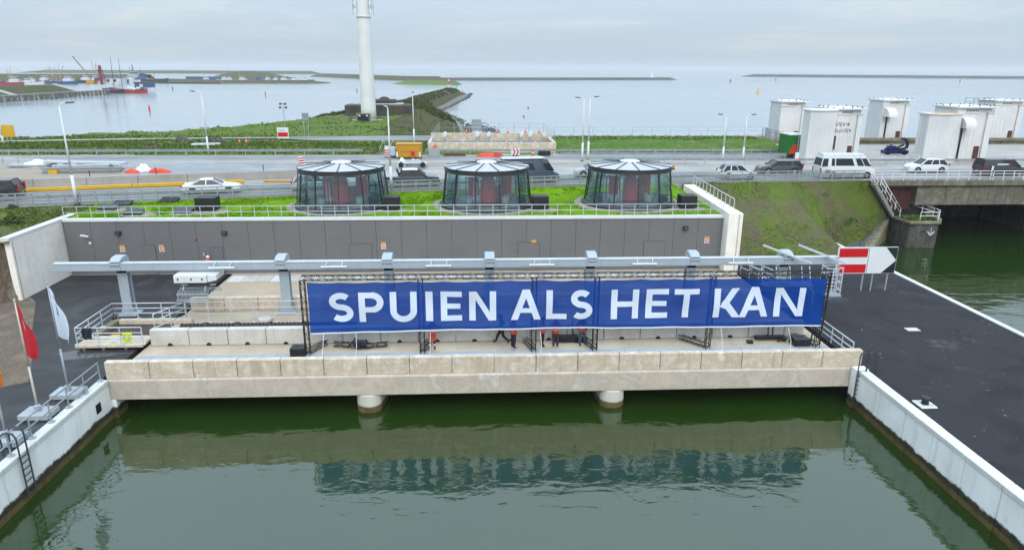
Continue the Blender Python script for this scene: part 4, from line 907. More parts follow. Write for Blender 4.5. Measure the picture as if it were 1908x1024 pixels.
# ---- people
def person(label, loc, rz, torso, legs, pose='stand', helmet=None, hair=True, vest=None, H=2.06, shoes=None, bands=True, legband=False):
    t = thing('person', label, 'person', loc, rz=rz)
    k = H/1.8
    J = dict(pel=(0,0,.95), sp=(0,.0,1.12), ch=(0,.01,1.34), nk=(0,.01,1.50), hd=(0,-.02,1.62), tp=(0,-.02,1.75),
             ls=(-.19,0,1.43), le=(-.25,.03,1.14), lw=(-.24,-.08,.90), lf=(-.24,-.10,.82), rs=(.19,0,1.43), re=(.25,.03,1.14), rw=(.24,-.08,.90), rf=(.24,-.10,.82),
             lh=(-.10,0,.92), lk=(-.11,-.02,.50), la=(-.11,.03,.10), lt=(-.12,-.15,.05), rh=(.10,0,.92), rk=(.11,-.02,.50), ra=(.11,.03,.10), rt=(.12,-.15,.05))
    if pose == 'walk':
        J.update(lk=(-.10,-.22,.53), la=(-.10,-.36,.12), lt=(-.10,-.53,.08), rk=(.10,.06,.50), ra=(.10,.40,.20), rt=(.10,.30,.06), lw=(-.24,.14,.94), lf=(-.24,.16,.86), re=(.25,-.06,1.16), rw=(.24,-.24,1.0), rf=(.24,-.30,.94), ch=(0,-.04,1.34), nk=(0,-.06,1.5), hd=(0,-.10,1.62), tp=(0,-.10,1.75))
    if pose == 'reach':
        J.update(le=(-.40,-.12,1.38), lw=(-.50,-.34,1.52), lf=(-.52,-.40,1.58), re=(.38,-.10,1.36), rw=(.52,-.26,1.50), rf=(.55,-.30,1.56), lk=(-.14,-.02,.5), la=(-.17,.03,.1), lt=(-.2,-.15,.05))
    if pose == 'bent':
        J.update(le=(-.24,-.14,1.18), lw=(-.14,-.36,1.16), lf=(-.10,-.44,1.18), re=(.24,-.14,1.18), rw=(.14,-.36,1.16), rf=(.10,-.44,1.18))
    if pose == 'hip':
        J.update(le=(-.36,.08,1.18), lw=(-.20,.02,1.0), lf=(-.15,-.02,.98), rk=(.17,-.03,.5), ra=(.20,.03,.1), rt=(.26,-.14,.05))
    names = list(J); idx = {n_: i for i, n_ in enumerate(names)}
    R_ = dict(pel=(.155,.12),sp=(.145,.11),ch=(.17,.125),nk=(.06,.06),hd=(.095,.11),tp=(.075,.085),ls=(.085,.085),le=(.066,.066),lw=(.038,.038),lf=(.03,.02),lh=(.125,.125),lk=(.088,.088),la=(.062,.064),lt=(.045,.035))
    for n_ in ('ls','le','lw','lf','lh','lk','la','lt'): R_['r'+n_[1:]] = R_[n_]
    E_ = [('pel','sp'),('sp','ch'),('ch','nk'),('nk','hd'),('hd','tp'),('ch','ls'),('ls','le'),('le','lw'),('lw','lf'),('ch','rs'),('rs','re'),('re','rw'),('rw','rf'),('pel','lh'),('lh','lk'),('lk','la'),('la','lt'),('pel','rh'),('rh','rk'),('rk','ra'),('ra','rt')]
    me = bpy.data.meshes.new('tmp'); me.from_pydata([tuple(c*k for c in J[n_]) for n_ in names], [(idx[a],idx[b]) for a,b in E_], [])
    o = bpy.data.objects.new('tmp', me); COL.objects.link(o)
    sm = o.modifiers.new('skin', 'SKIN'); sv = me.skin_vertices[0].data
    for n_, i in idx.items(): sv[i].radius = (R_[n_][0]*k, R_[n_][1]*k)
    sv[0].use_root = True
    ss = o.modifiers.new('sub', 'SUBSURF'); ss.levels = 1; ss.render_levels = 1
    dg = bpy.context.evaluated_depsgraph_get(); ev = o.evaluated_get(dg)
    bme = bpy.data.meshes.new_from_object(ev); bpy.data.objects.remove(o)
    for mm in (torso, legs, skin_m, shoes or blkcloth, reflect_m, greycloth): bme.materials.append(mm)
    band_z = 0
    for p in bme.polygons:
        c = p.center/k; zv = c.z; armx = abs(c.x) > .235 or (pose in ('bent','walk') and c.y < -.2 and zv > .7)
        mi = 0
        if zv > 1.49 and abs(c.x) < .13: mi = 2
        elif zv < .14 : mi = 3
        elif zv < .97 and abs(c.x) < .22: mi = 1
        hx = min((Vector(J[q])-c).length for q in ('lf','rf'))
        if hx < .085: mi = 2
        if legband and mi == 1 and (.24 < zv < .33): mi = 4
        if legband and mi == 1 and (.33 < zv < .5): mi = 3
        if legband and mi == 1 and zv > .86: mi = 3
        p.material_index = mi; p.use_smooth = True
    body = link('body', bme, t)
    for sd in ('l','r'):
        wv, fv = Vector(J[sd+'w'])*k, Vector(J[sd+'f'])*k; d = (fv-wv).normalized(); sx = d.cross(Vector((0,1,.3))).normalized()
        hm = M()
        for q in range(4):
            b0 = fv+sx*(.026*(q-1.5)); ln = (.075,.088,.084,.066)[q]
            hm.tube(b0, b0+d*ln*.6, .010, .009, n=5).tube(b0+d*ln*.6, b0+d*ln+Vector((0,-.02,0)), .009, .007, n=5)
        hm.tube(wv+d*.02+sx*.02, wv+d*.06+sx*.07+Vector((0,-.02,0)), .012, .009, n=5)
        part('hand', hm, skin_m, t, local=True)
    hc = Vector(J['hd'])*k
    part('nose', M().add([(hc.x-.015,hc.y-.10*k,hc.z+.0),(hc.x+.015,hc.y-.10*k,hc.z),(hc.x,hc.y-.135*k,hc.z-.01),(hc.x,hc.y-.105*k,hc.z+.05)], [(0,1,2),(1,3,2),(3,0,2)]), skin_m, t, local=True)
    if helmet:
        c = Vector(J['hd'])*k+Vector((0,0,.055)); r = .135*k
        hm = M().lathe([(r*1.18,-.012),(r*1.02,.0),(r*.98,r*.45),(r*.7,r*.86),(.01,r*1.02)], tuple(c), 12).add([(c.x-.1,c.y-r*.9,c.z-.005),(c.x+.1,c.y-r*.9,c.z-.005),(c.x+.06,c.y-r*1.5,c.z-.02),(c.x-.06,c.y-r*1.5,c.z-.02)], [(0,3,2,1),(0,1,2,3)])
        part('helmet', hm, helmet, t, smooth=True, local=True)
    else:
        c = Vector(J['hd'])*k
        part('hair', M().ball((c.x,c.y+.02,c.z+.05), .118*k, 10, 6), blkcloth, t, smooth=True, local=True)
    if vest:
        vm = M(); a0 = Vector(J['sp'])*k-Vector((0,0,.27)); ch_ = Vector(J['ch'])*k
        secs = [(a0, .20, .165), (Vector(J['sp'])*k, .20, .165), ((Vector(J['sp'])+Vector(J['ch']))*k/2, .215, .175), (ch_, .235, .18), (ch_+Vector((0,0,.10*k)), .20, .15), (ch_+Vector((0,0,.14*k)), .13,.10)]
        for i in range(len(secs)-1):
            (p, rx, ry), (q, qx, qy) = secs[i], secs[i+1]
            r0 = [(p.x+rx*k*cos(2*pi*j/14), p.y+ry*k*sin(2*pi*j/14), p.z) for j in range(14)]; r1 = [(q.x+qx*k*cos(2*pi*j/14), q.y+qy*k*sin(2*pi*j/14), q.z) for j in range(14)]
            vm.add(r0+r1, [(j,(j+1)%14,14+(j+1)%14,14+j) for j in range(14)], 0)
        part('vest', vm, [vest], t, smooth=True, local=True)
        for zb_ in (-.02, .14):
            p = Vector(J['sp'])*k+Vector((0,0,zb_)); rr = .206+.06*max(0,zb_)
            part('reflective_band', M().lathe([(rr*k+.006,-.025),(rr*k+.006,.03)], (0,0,0), 14).v and M().add([(p.x+x*1.0,p.y+y*.83,p.z+zv) for x,y,zv in M().lathe([(rr*k+.006,-.025),(rr*k+.006,.03)],(0,0,0),14).v], M().lathe([(rr*k+.006,-.025),(rr*k+.006,.03)],(0,0,0),14).f[:14]), reflect_m, t, local=True)
    return t
DK = 2.425
person('worker in orange trousers and orange vest reaching up behind the banner', (-2.95,41.0,DK), 0.1, hiorange, hiorange, 'reach', helmet=sign_white, vest=hiorange, legband=True)
person('worker in black trousers and yellow vest walking left behind the banner', (1.55,41.75,DK), -pi/2, blkcloth, blkcloth, 'walk', helmet=ship_blue, vest=hivis)
person('worker in orange vest and dark trousers standing side-on beside the walker', (2.25,40.95,DK), pi/2+.5, hiorange, navy, 'stand', helmet=ship_blue, vest=hiorange, H=2.1)
person('worker in orange vest half hidden by the middle truss leg', (4.15,41.15,DK), pi/2, hiorange, blkcloth, 'bent', helmet=ship_blue, vest=hiorange)
person('worker in orange vest and grey trousers seen from behind', (5.0,41.0,DK), pi-.1, hiorange, greycloth, 'bent', helmet=ship_blue, vest=hiorange, H=2.08)
person('worker in blue jeans and open orange vest standing by the black cases', (6.75,41.25,DK), .3, navy, jeans, 'hip', helmet=ship_blue, vest=hiorange)
person('worker in orange jacket and white helmet by the grey hall door', (-23.2,57.9,2.405), .8, hiorange, navy, 'stand', helmet=sign_white, vest=hiorange, H=1.85)

# ---- left platform over the open pit, with its railing
t = thing('concrete_basin', 'square concrete basin with sludge inside, left of the block rows', 'basin', (-23.4,44.0,2.4))
part('slab', M().box(-25.7,-21.5,41.7,43.4,2.55,2.72), conc_beige, t, bevel=.02)
part('left_rim', M().box(-25.7,-25.2,43.42,46.6,2.4,2.74), conc_mossy, t, bevel=.02)
part('back_rim', M().box(-25.18,-20.2,46.2,46.6,2.4,2.75), conc_beige, t, bevel=.02)
part('sludge', M().box(-25.18,-21.4,43.42,46.18,2.38,2.46), pond_m, t)
for x in (-25.2,-24.0,-22.6): part('leg', M().box(x-.08,x+.08,41.75,41.95,2.38,2.548), conc_old, t)
rail('basin_railing', 'three rail steel railing round the concrete basin', [[(-25.6,46.5,2.75),(-25.6,41.85,2.72),(-21.5,41.85,2.72)],[(-25.6,46.5,2.75),(-20.6,46.5,2.75)]], 1.15, 1.6, [1.15,.78,.42], r=.04, mat=steel_lt, base=True)
rail('walkway_railing', 'three rail steel railing in front of the left gantry post', [[(-21.3,43.2,2.7),(-20.6,46.4,2.42),(-8.0,46.4,2.42)]], 1.55, 1.5, [1.55,1.1,.62], r=.038, mat=steel_lt, base=True)
rail('quay_railing', 'steel railing on the coping of the left quay wall', [[(-21.75,37.0,2.46),(-21.75,18,2.46)]], 1.12, 1.55, [1.12,.60], r=.042, mat=galv, base=True)
rail('stair_railing', 'steel railing behind the right end of the beige parapet', [[(23.4,38.4,2.42),(23.4,43.6,2.42)]], 1.1, 1.4, [1.1,.7,.35], r=.04, mat=steel_lt)
rail('apron_railing', 'steel railing on the dark asphalt behind the right end of the gantry', [[(23.3,57.0,2.42),(24.6,52.2,2.42)],[(24.3,57.0,2.42),(25.5,52.4,2.42)]], 1.1, 1.4, [1.1,.6], r=.045, mat=steel_lt)
def cloth(name, label, cat, x, y, zt, w_, h, mat, band_=None):
    t = thing(name, label, cat, (x,y,zt))
    rows = [[(x+lerp(-w_/2,w_/2,i/8)*(1-.12*abs(.5-j/6)), y-.07-.05*sin(i*1.3+j*.7)-.02*j*.3, zt+.03-h*j/6+.02*sin(i*1.9)) for i in range(9)] for j in range(7)]
    rows = [[(a, y+.03, c) for a,_,c in rows[1]], [(a, y, zt+.05) for a,_,c in rows[0]]]+rows
    part('cloth', M().grid(list(reversed(rows))), mat, t, smooth=True)
    if band_: part('reflective_band', M().grid([[(a, b_-.012, c-.02) for a,b_,c in rows[5]], [(a, b_-.012, c+.02) for a,b_,c in rows[4]]]), band_, t)
cloth('jacket', 'dark navy jacket hung over the basin railing', 'jacket', -24.85, 41.85, 3.85, .62, .75, navy)
cloth('safety_vest', 'bright yellow safety vest hung on the basin railing', 'vest', -22.4, 41.85, 3.5, .6, .62, hivis, reflect_m)
t = thing('yellow_box', 'small yellow lid on the back rim of the concrete basin', 'lid', (-24.0,44.6,2.5)); part('lid', M().box(-24.5,-23.95,43.6,43.9,2.46,2.62), yellow_l, t, bevel=.02)
sheet('puddle', [(-26.6,41.3),(-25.6,40.2),(-23.8,40.6),(-21.9,41.2),(-21.9,41.65),(-25.8,41.72)], 2.392, mk('puddle', L(.05,.05,.052), L(.06,.06,.062), sc=.5, rough=.08, grain=0))

# ---- flags
def flag(label, x, y, ztop, mat, marks, pole_mat, cat='flag', size=1.0):
    t = thing('flag_pole', label, cat, (x,y,2.4))
    part('weight', M().box(x-.75,x+.75,y-.55,y+.55,2.42,2.72), mk('ballast_concrete', L(.44,.48,.50), L(.36,.40,.42), sc=1, rough=.7) if 'ballast_concrete' not in bpy.data.materials else bpy.data.materials['ballast_concrete'], t, bevel=.03)
    for sx in (-.5,.5):
        part('support', M().box(x+sx-.08,x+sx+.08,y-.6,y+.6,2.388,2.43), dkgrey, t)
    part('pole', M().tube((x,y,2.7),(x,y,5.2),.060,.05,n=10).tube((x,y,5.2),(x,y,ztop),.048,.03,n=10).ball((x,y,ztop+.03),.06), pole_mat, t, smooth=True)
    part('socket', M().lathe([(.16,0),(.16,.3),(.09,.34)], (x,y,2.72), 12), galv, t)
    rows = []
    L_, Hh = 1.4*size, 2.8*size
    def fp(u, v):   # u along fly, v down the hoist; the cloth hangs limp in folds
        fx = u*L_*(.50+.12*sin(v*3)); drop = u*1.25 + u*u*.35
        return (x+.07+fx*.86, y-.03+.15*sin(u*8+v*2.4)*(u**.7)-fx*.28, ztop-.12-v*Hh*(1-.25*u)-drop*(1-v*.35)*size+.06*sin(u*11+v*5)*u)
    for j in range(19): rows.append([fp(i/12, j/18) for i in range(13)])
    fl = part('cloth', M().grid(rows), mat, t, smooth=True)
    for poly, mm in marks:
        k = 4; off = .02
        q = [fp(u, v) for u, v in poly]
        part('mark', M().add([(a, b_-off, c) for a, b_, c in q], [tuple(range(len(q)))]), mm, fl)
    return t
fred = mk('red_flag', L(.55,.02,.03), L(.46,.015,.025), sc=1.5, rough=.7, grain=.05)
fwhite = mk('white_flag', L(.66,.74,.86), L(.58,.67,.80), sc=1.5, rough=.7, grain=.03)
forange = mk('orange_flag', L(.75,.20,.015), L(.68,.16,.012), sc=1.5, rough=.7, grain=.05)
pole_w = mk('weathered_pole', L(.68,.64,.56), L(.60,.56,.49), sc=2, rough=.5)
flag('white flag with dark lettering hanging limp on a thin grey pole', -22.55, 35.3, 8.85, fwhite, [([(.18,.10),(.30,.10),(.30,.14),(.18,.14)], sign_red)]+[([(.30+.07*(k%2),.22+k*.045),(.48+.05*(k%3),.22+k*.045),(.48,.245+k*.045),(.30,.245+k*.045)], blue_m) for k in range(5)], galv)
flag('red flag with a white emblem hanging limp on a cream pole', -22.8, 33.0, 8.72, fred, [([(.22,.22),(.36,.20),(.40,.25),(.26,.26)], sign_white), ([(.34,.25),(.42,.25),(.34,.33),(.26,.33)], sign_white), ([(.26,.33),(.46,.33),(.46,.36),(.26,.36)], sign_white)], pole_w)
flag('orange flag with a green mark at the left picture edge', -22.75, 30.4, 7.3, forange, [([(.5,.3),(.8,.3),(.8,.45),(.5,.45)], green_m)], galv, size=.62)

# ---- ladders, bollard, sign
def ladder(label, x, y, z0, z1, dx, side):
    t = thing('ladder', label, 'ladder', (x,y,z0))
    for yy in (y-.28, y+.28):
        part('stile', M().path([(x,yy,z0),(x,yy,z1+.9),(x-dx*.12,yy,z1+1.15),(x-dx*.35,yy,z1+1.22),(x-dx*.6,yy,z1+1.12),(x-dx*.7,yy,z1+.9),(x-dx*.7,yy,z1)], .042, n=6), dkgrey, t)
    zz = z0+.15
    while zz < z1-.05:
        part('rung', M().tube((x,y-.28,zz),(x,y+.28,zz),.03), dkgrey, t); zz += .32
    return t
ladder('black ladder with hooped handrails on the left quay wall', -21.32, 29.3, .25, 2.46, 1, 1)
t = thing('ladder', 'black ladder with hooped handrails at the right end of the parapet', 'ladder', (23.15, 36.4, .3))
for xx in (22.78, 23.3):
    part('stile', M().path([(xx,36.50,.2),(xx,36.50,3.35),(xx+.06,36.52,3.6),(xx+.25,36.55,3.7),(xx+.45,36.55,3.6),(xx+.52,36.55,3.35),(xx+.52,36.55,2.48)], .042, n=6), dkgrey, t)
for k in range(8): part('rung', M().tube((22.78,36.50,.35+k*.3),(23.3,36.50,.35+k*.3),.032), dkgrey, t)
t = thing('bollard', 'round black mooring bollard on a pale square base, right quay', 'bollard', (24.2,32.3,2.385))
part('base_plate', M().box(23.75,24.65,31.85,32.75,2.39,2.47), cop_white, t, bevel=.02)
part('post', M().lathe([(.2,.07),(.18,.3),(.27,.40),(.28,.46),(.2,.50),(0.01,.51)], (24.2,32.3,2.385), 16), blackpl, t, smooth=True)
for a in range(4): part('bolt', M().tube((24.2+.36*cos(a*pi/2+.78),32.3+.36*sin(a*pi/2+.78),2.46),(24.2+.36*cos(a*pi/2+.78),32.3+.36*sin(a*pi/2+.78),2.53),.045), steel_lt, t)
t = thing('manhole_cover', 'pale hatch cover set in the dark asphalt of the right quay', 'cover', (30.4,43.3,2.39)); part('lid', M().box(30.0,30.9,43.0,43.6,2.386,2.40), conc_block, t)
sg = thing('waterway_sign', 'large red and white striped board with a white arrow on black', 'sign', (31.6,51.8,2.4))
SX0, SX1, SZ0, SZ1, SY = 29.06, 34.0, 3.92, 6.12, 51.8
SM_ = 31.62
part('board', M().box(SX0,SM_-.03,SY,SY+.09,SZ0,SZ1).box(SM_+.03,SX1,SY,SY+.09,SZ0,SZ1), sign_white, sg)
part('red_bar', M().box(SX0+.10,SM_-.10,SY-.012,SY-.003,SZ1-.82,SZ1-.09), sign_red, sg)
part('red_bar', M().box(SX0+.10,SM_-.10,SY-.012,SY-.003,SZ0+.06,SZ0+.78), sign_red, sg)
bk = mk('sign_black', L(.012,.012,.022), L(.012,.012,.022), sc=1, rough=.4, grain=0)
zm = (SZ0+SZ1)/2; xa = 33.0
part('black_corner', M().add([(xa,SY-.008,SZ1-.02),(33.93,SY-.008,zm+.05),(SX1-.02,SY-.008,zm+.0),(SX1-.02,SY-.008,SZ1-.02)], [(0,1,2,3)]), bk, sg)
part('black_corner', M().add([(xa-.15,SY-.008,SZ0+.02),(SX1-.02,SY-.008,SZ0+.02),(SX1-.02,SY-.008,zm),(33.93,SY-.008,zm-.05)], [(0,1,2,3)]), bk, sg)
for x in (29.6,31.5,32.3,33.55): part('post', M().tube((x,SY+.16,2.39),(x,SY+.16,6.05),.06), galv, sg)
for zv in (4.4,5.6): part('cross_rail', M().box(SX0+.1,SX1-.1,SY+.095,SY+.13,zv,zv+.06), galv, sg)
# ================================================================= ROADS: FENCES, VEHICLES, FURNITURE
RZ = 7.536
def guard(name, label, line, z, h, spacing, beams, mat, group=None, pw=.09, top=None):
    t = thing(name, label, 'guard rail', (line[0][0], line[0][1], z), group)
    P = [Vector((x,y,z)) for x,y in line]
    for a, b in zip(P[:-1], P[1:]):
        for zl, hh, th in beams:
            part('beam', M().bar(a+Vector((0,0,zl)), b+Vector((0,0,zl)), th, hh), mat, t)
        k = max(1, round((b-a).length/spacing))
        for i in range(k):
            q = a+(b-a)*i/k
            part('post', M().bar(q-Vector((0,.03,.05)), q+Vector((0,-.03,h)), pw), galv, t)
    return t
FL = [(x, edge_y(x)+.05) for x in (-62,-56,-43.2,-29.2,-9,10,24.5,33,45.0)]
guard('guard_fence', 'long steel guard fence between the grass roof and the near lane', FL, 7.53, 1.12, 1.36, [(1.10,.10,.16),(.74,.30,.06),(.40,.07,.05),(.12,.10,.09)], rail_grey)
FL2 = [(x, y+.45) for x, y in FL]
t = thing('guard_rail', 'double beam guard rail standing just behind the near guard fence', 'guard rail', (FL2[0][0], FL2[0][1], RZ))
for a, b in zip(FL2[:-1], FL2[1:]):
    part('beam', M().bar((a[0],a[1],8.18),(b[0],b[1],8.18),.08,.30).bar((a[0],a[1],7.85),(b[0],b[1],7.85),.07,.12), steel_lt, t)
guard('guard_rail', 'far guard rail along the grass beyond the far road', [(-260,100.2),(-90,100.6),(-50,101.0),(-16.5,101.2)], RZ, .85, 4, [(.72,.34,.08)], rail_grey)
guard('guard_rail', 'guard rail at the foot of the concrete trough and grass bank', [(-7.4,101.4),(12,101.4),(47,101.4)], RZ, .8, 3, [(.68,.32,.08)], rail_grey)
guard('guard_rail', 'guard rail on the far side of the median near the grass bank', [(12,97.6),(30,97.4),(50,96.6)], RZ, .75, 3, [(.62,.32,.08)], rail_grey)
guard('guard_rail', 'guard rail behind the traffic toward the white towers', [(17,91.0),(36,90.4),(52.5,90.0)], RZ, .8, 2.6, [(.68,.30,.08)], rail_grey)
guard('guard_rail', 'guard rail on the bridge behind the white car and black van', [(52.6,89.6),(75,89.4),(120,89.4)], RZ, .85, 2.6, [(.70,.30,.08)], rail_grey)
guard('guard_rail', 'long low guard rail across the sand area on the left', [(-75,95.2),(-62,93.2),(-52,90.0),(-41.5,84.6)], RZ, .75, 2.6, [(.62,.30,.08)], steel_lt)
# temporary yellow kerb and concrete median barrier
t = thing('lane_barrier', 'low yellow temporary kerb along the near lane on the left', 'barrier', (-41,72,RZ))
for (a, b) in zip([(-62,66.3),(-50,69.0),(-41.3,71.1),(-31,73.8)], [(-50,69.0),(-41.3,71.1),(-31,73.8),(-25.5,75.3)]):
    d = Vector((b[0]-a[0], b[1]-a[1], 0)); n_ = max(1, int(d.length/4))
    for i in range(n_):
        p, q = Vector((*a,RZ))+d*(i/n_), Vector((*a,RZ))+d*((i+.985)/n_)
        part('kerb_piece', M().bar(p+Vector((0,1.0,.20)), q+Vector((0,1.0,.20)), .34, .36), yellow_l, t, bevel=.03)
t = thing('lane_barrier', 'yellow and black low kerb piece behind the right rotunda', 'barrier', (22,86,RZ))
part('kerb_piece', M().box(18.5,25.2,86.0,86.4,RZ,RZ+.5), yellow_m, t); part('black_stripe', M().box(18.5,25.2,85.98,85.998,RZ,RZ+.16), black_m, t)
t = thing('concrete_barrier', 'grey concrete median barrier behind the near lane, seen left of the rotundas', 'barrier', (-40,76,RZ))
ML = [(-66,68.2),(-46.5,73.9),(-32,77.3),(-24,79.3),(-14,81.4)]
for a, b in zip(ML[:-1], ML[1:]):
    d = Vector((b[0]-a[0], b[1]-a[1], 0)); n_ = max(1, round(d.length/5))
    for i in range(n_):
        p, q = Vector((*a,RZ))+d*((i+.004)/n_), Vector((*a,RZ))+d*((i+.996)/n_)
        part('barrier_piece', M().bar(p+Vector((0,0,.45)), q+Vector((0,0,.45)), .30, .9).bar(p+Vector((0,0,.13)), q+Vector((0,0,.13)), .56, .26), conc_road, t, bevel=.02)
for i, (x, y) in enumerate(((-42.9,78.0),(-36.6,80.0),(-25.2,82.3))):
    solo('marker_post', M().tube((x,y,RZ),(x,y,RZ+1.2),.05), dkgrey, 'thin dark post on the wet pavement, '+('near the black car','behind the red and white heap','behind the white saloon')[i], 'post', (x,y,RZ))

# ---- vehicles (front towards +x)
def vehicle(name, label, cat, x, y, rz, Lg, W, H, paint, st_, lamps=True, glass=carglass, roofmat=None, tint=None, z=RZ):
    t = thing(name, label, cat, (x, y, z), 'vehicles on the dike road', rz)
    # st_: clearance, belt height, hood: (x, z) top outline from nose to tail below the glass, glass house (x at base front, roof front, roof rear, base rear), wheel r
    cl, belt = .22, st_['belt']; top = st_['deck']; hw = W/2
    xs = [p[0]*Lg for p in top]
    rows = []
    N_ = len(top)
    for i, (u, zt) in enumerate(top):
        xx = u*Lg; k = 1.0
        e_ = min(1, (min(abs(xx-Lg/2), abs(xx+Lg/2))/(.16*Lg)))
        wv = hw*(.80+.20*e_**.5); zt *= H
        zm = cl+(zt-cl)*.5
        rows.append([(xx,-wv*.93,cl),(xx,-wv,cl+.18),(xx,-wv*1.0,zm),(xx,-wv*.95,zt-.04),(xx,-wv*.80,zt),(xx,wv*.80,zt),(xx,wv*.95,zt-.04),(xx,wv,zm),(xx,wv,cl+.18),(xx,wv*.93,cl)])
    m = M().grid(rows); k = 10
    m.add(rows[0], [tuple(range(k))]); m.add(rows[-1], [tuple(range(k-1,-1,-1))])
    m.add([rows[0][0],rows[0][-1],rows[-1][-1],rows[-1][0]], [(0,1,2,3)])
    part('body', m, paint, t, smooth=False, local=True, bevel=.03)
    bf, rf, rr, br = [v*Lg for v in st_['glass']]; zb = st_['belt']*H-.03; zr = H-.07; gi, ri = hw*.93, hw*.76
    corners = lambda xx, wv, zv: [(xx,-wv,zv),(xx,wv,zv)]
    gb = [(bf,-gi,zb),(br,-gi,zb),(br,gi,zb),(bf,gi,zb)]; gt = [(rf,-ri,zr),(rr,-ri,zr),(rr,ri,zr),(rf,ri,zr)]
    part('windows', M().add(gb+gt, [(0,1,5,4),(1,2,6,5),(2,3,7,6),(3,0,4,7)]), glass, t, local=True)
    pl = M()
    for a, b in zip(gb, gt): pl.bar(a, b, .09, .09)
    for f_ in st_.get('pillars', (.45,)):
        for s in (1,-1):
            a = Vector((lerp(bf,br,f_), s*gi, zb)); b = Vector((lerp(rf,rr,f_), s*ri, zr)); pl.bar(a, b, .12, .07)
    for s in (1,-1):
        for f0, f1 in st_.get('panels', ()):
            a0, a1 = Vector((lerp(bf,br,f0), s*(gi+.015), zb)), Vector((lerp(bf,br,f1), s*(gi+.015), zb)); b0, b1 = Vector((lerp(rf,rr,f0), s*(ri+.015), zr)), Vector((lerp(rf,rr,f1), s*(ri+.015), zr))
            pl.add([a0,a1,b1,b0], [(0,1,2,3)] if s < 0 else [(3,2,1,0)])
    hd = st_.get('head', 0)
    if hd:
        lo4 = [Vector(a).lerp(Vector(b), 1-hd) for a, b in zip(gb, gt)]; c0 = Vector((0,0,0))
        lo4 = [Vector((v.x+(.02 if v.x > 0 else -.02), v.y*1.02, v.z)) for v in lo4]; hi4 = [Vector((v[0]+(.02 if v[0] > 0 else -.02), v[1]*1.02, v[2])) for v in gt]
        pl.add(lo4+hi4, [(0,1,5,4),(1,2,6,5),(2,3,7,6),(3,0,4,7)])
    o_ = part('pillars', pl, paint, t, local=True); o_['kind'] = 'stuff'
    part('roof', M().grid([[(lerp(rf,rr,i/6)+(0), s*ri*(1.04 if abs(s)<1 else 1.06), zr+(.07 if abs(s)<.9 else .0)-.03*(abs(i-3)/3)**3) for s in (-1,-.6,0,.6,1)] for i in range(7)]), roofmat or paint, t, smooth=True, local=True)
    r = st_.get('wheel', .33)
    for wx in st_.get('axles', (.31,-.30)):
        for s in (1,-1):
            wh = part('wheel', M().tube((wx*Lg, s*(hw-.22), r), (wx*Lg, s*(hw+.005), r), r, n=16), tyre_m, t, local=True)
            part('rim', M().tube((wx*Lg, s*(hw-.05), r), (wx*Lg, s*(hw+.015), r), r*.62, n=12), rim_m, wh, local=True)
            part('arch', M().add([(wx*Lg+(r+.07)*cos(a), s*(hw+.003), r+(r+.07)*sin(a)) for a in [pi*i/10 for i in range(11)]]+[(wx*Lg+(r-.02)*cos(a), s*(hw+.003), r+(r-.02)*sin(a)) for a in [pi*i/10 for i in range(11)]], [(i,i+1,12+i,11+i) for i in range(10)]), black_m, t, local=True)
    zf = top[1][1]*H
    for s in (1,-1):
        part('headlight', M().box(Lg*.5-.22,Lg*.5-.01, s*hw*.60-.18, s*hw*.60+.18, zf-.20, zf-.06), lamp_m, t, local=True)
        zt_ = st_.get('tail', (.5,.72)); part('tail_light', M().box(-Lg*.5-.015,-Lg*.5+.10, s*hw*.84-.08, s*hw*.84+.10 if s>0 else s*hw*.80+.10, zt_[0]*H, zt_[1]*H) if s>0 else M().box(-Lg*.5-.015,-Lg*.5+.10, -hw*.84-.10, -hw*.84+.08, zt_[0]*H, zt_[1]*H), tail_m, t, local=True)
        part('mirror', M().box(bf-.28,bf-.12, s*(hw+.02)-.12, s*(hw+.02)+.12, zb+.02, zb+.2), blackpl if st_.get('bm') else paint, t, local=True, bevel=.03)
    part('bumper', M().box(Lg*.5-.12,Lg*.5+.02,-hw*.82,hw*.82,.24,.46).box(-Lg*.5-.02,-Lg*.5+.1,-hw*.82,hw*.82,.26,.5), dkgrey if st_.get('bm') else paint, t, local=True, bevel=.03)
    part('number_plate', M().box(Lg*.5+.022,Lg*.5+.03,-.26,.26,.42,.54).box(-Lg*.5-.03,-Lg*.5-.022,-.26,.26,.6,.72), yellow_l, t, local=True)
    part('underbody', M().box(-Lg*.44,Lg*.44,-hw*.84,hw*.84,.14,.26), black_m, t, local=True)
    for f_ in (.28,.66): pass
    return t
SEDAN = dict(belt=.64, deck=[(.5,.40),(.47,.52),(.36,.60),(.20,.655),(.0,.66),(-.20,.67),(-.34,.69),(-.46,.68),(-.5,.45)], glass=(.22,.05,-.17,-.36), pillars=(.5,), wheel=.36, tail=(.5,.62))
HATCH = dict(belt=.60, deck=[(.5,.36),(.475,.48),(.36,.58),(.24,.62),(.0,.63),(-.3,.64),(-.47,.66),(-.5,.40)], glass=(.26,.08,-.36,-.47), pillars=(.36,.68), wheel=.35, tail=(.52,.68))
SUV = dict(belt=.62, deck=[(.5,.38),(.48,.56),(.36,.61),(.25,.63),(.0,.64),(-.3,.65),(-.48,.66),(-.5,.36)], glass=(.26,.10,-.40,-.485), pillars=(.36,.66), wheel=.40, tail=(.42,.80), bm=True)
PICK = dict(belt=.60, deck=[(.5,.36),(.48,.54),(.36,.60),(.24,.62),(.0,.62),(-.18,.62),(-.20,.60),(-.48,.60),(-.5,.40)], glass=(.27,.11,-.16,-.20), pillars=(.45,), wheel=.42, tail=(.34,.56), axles=(.33,-.31), bm=True)
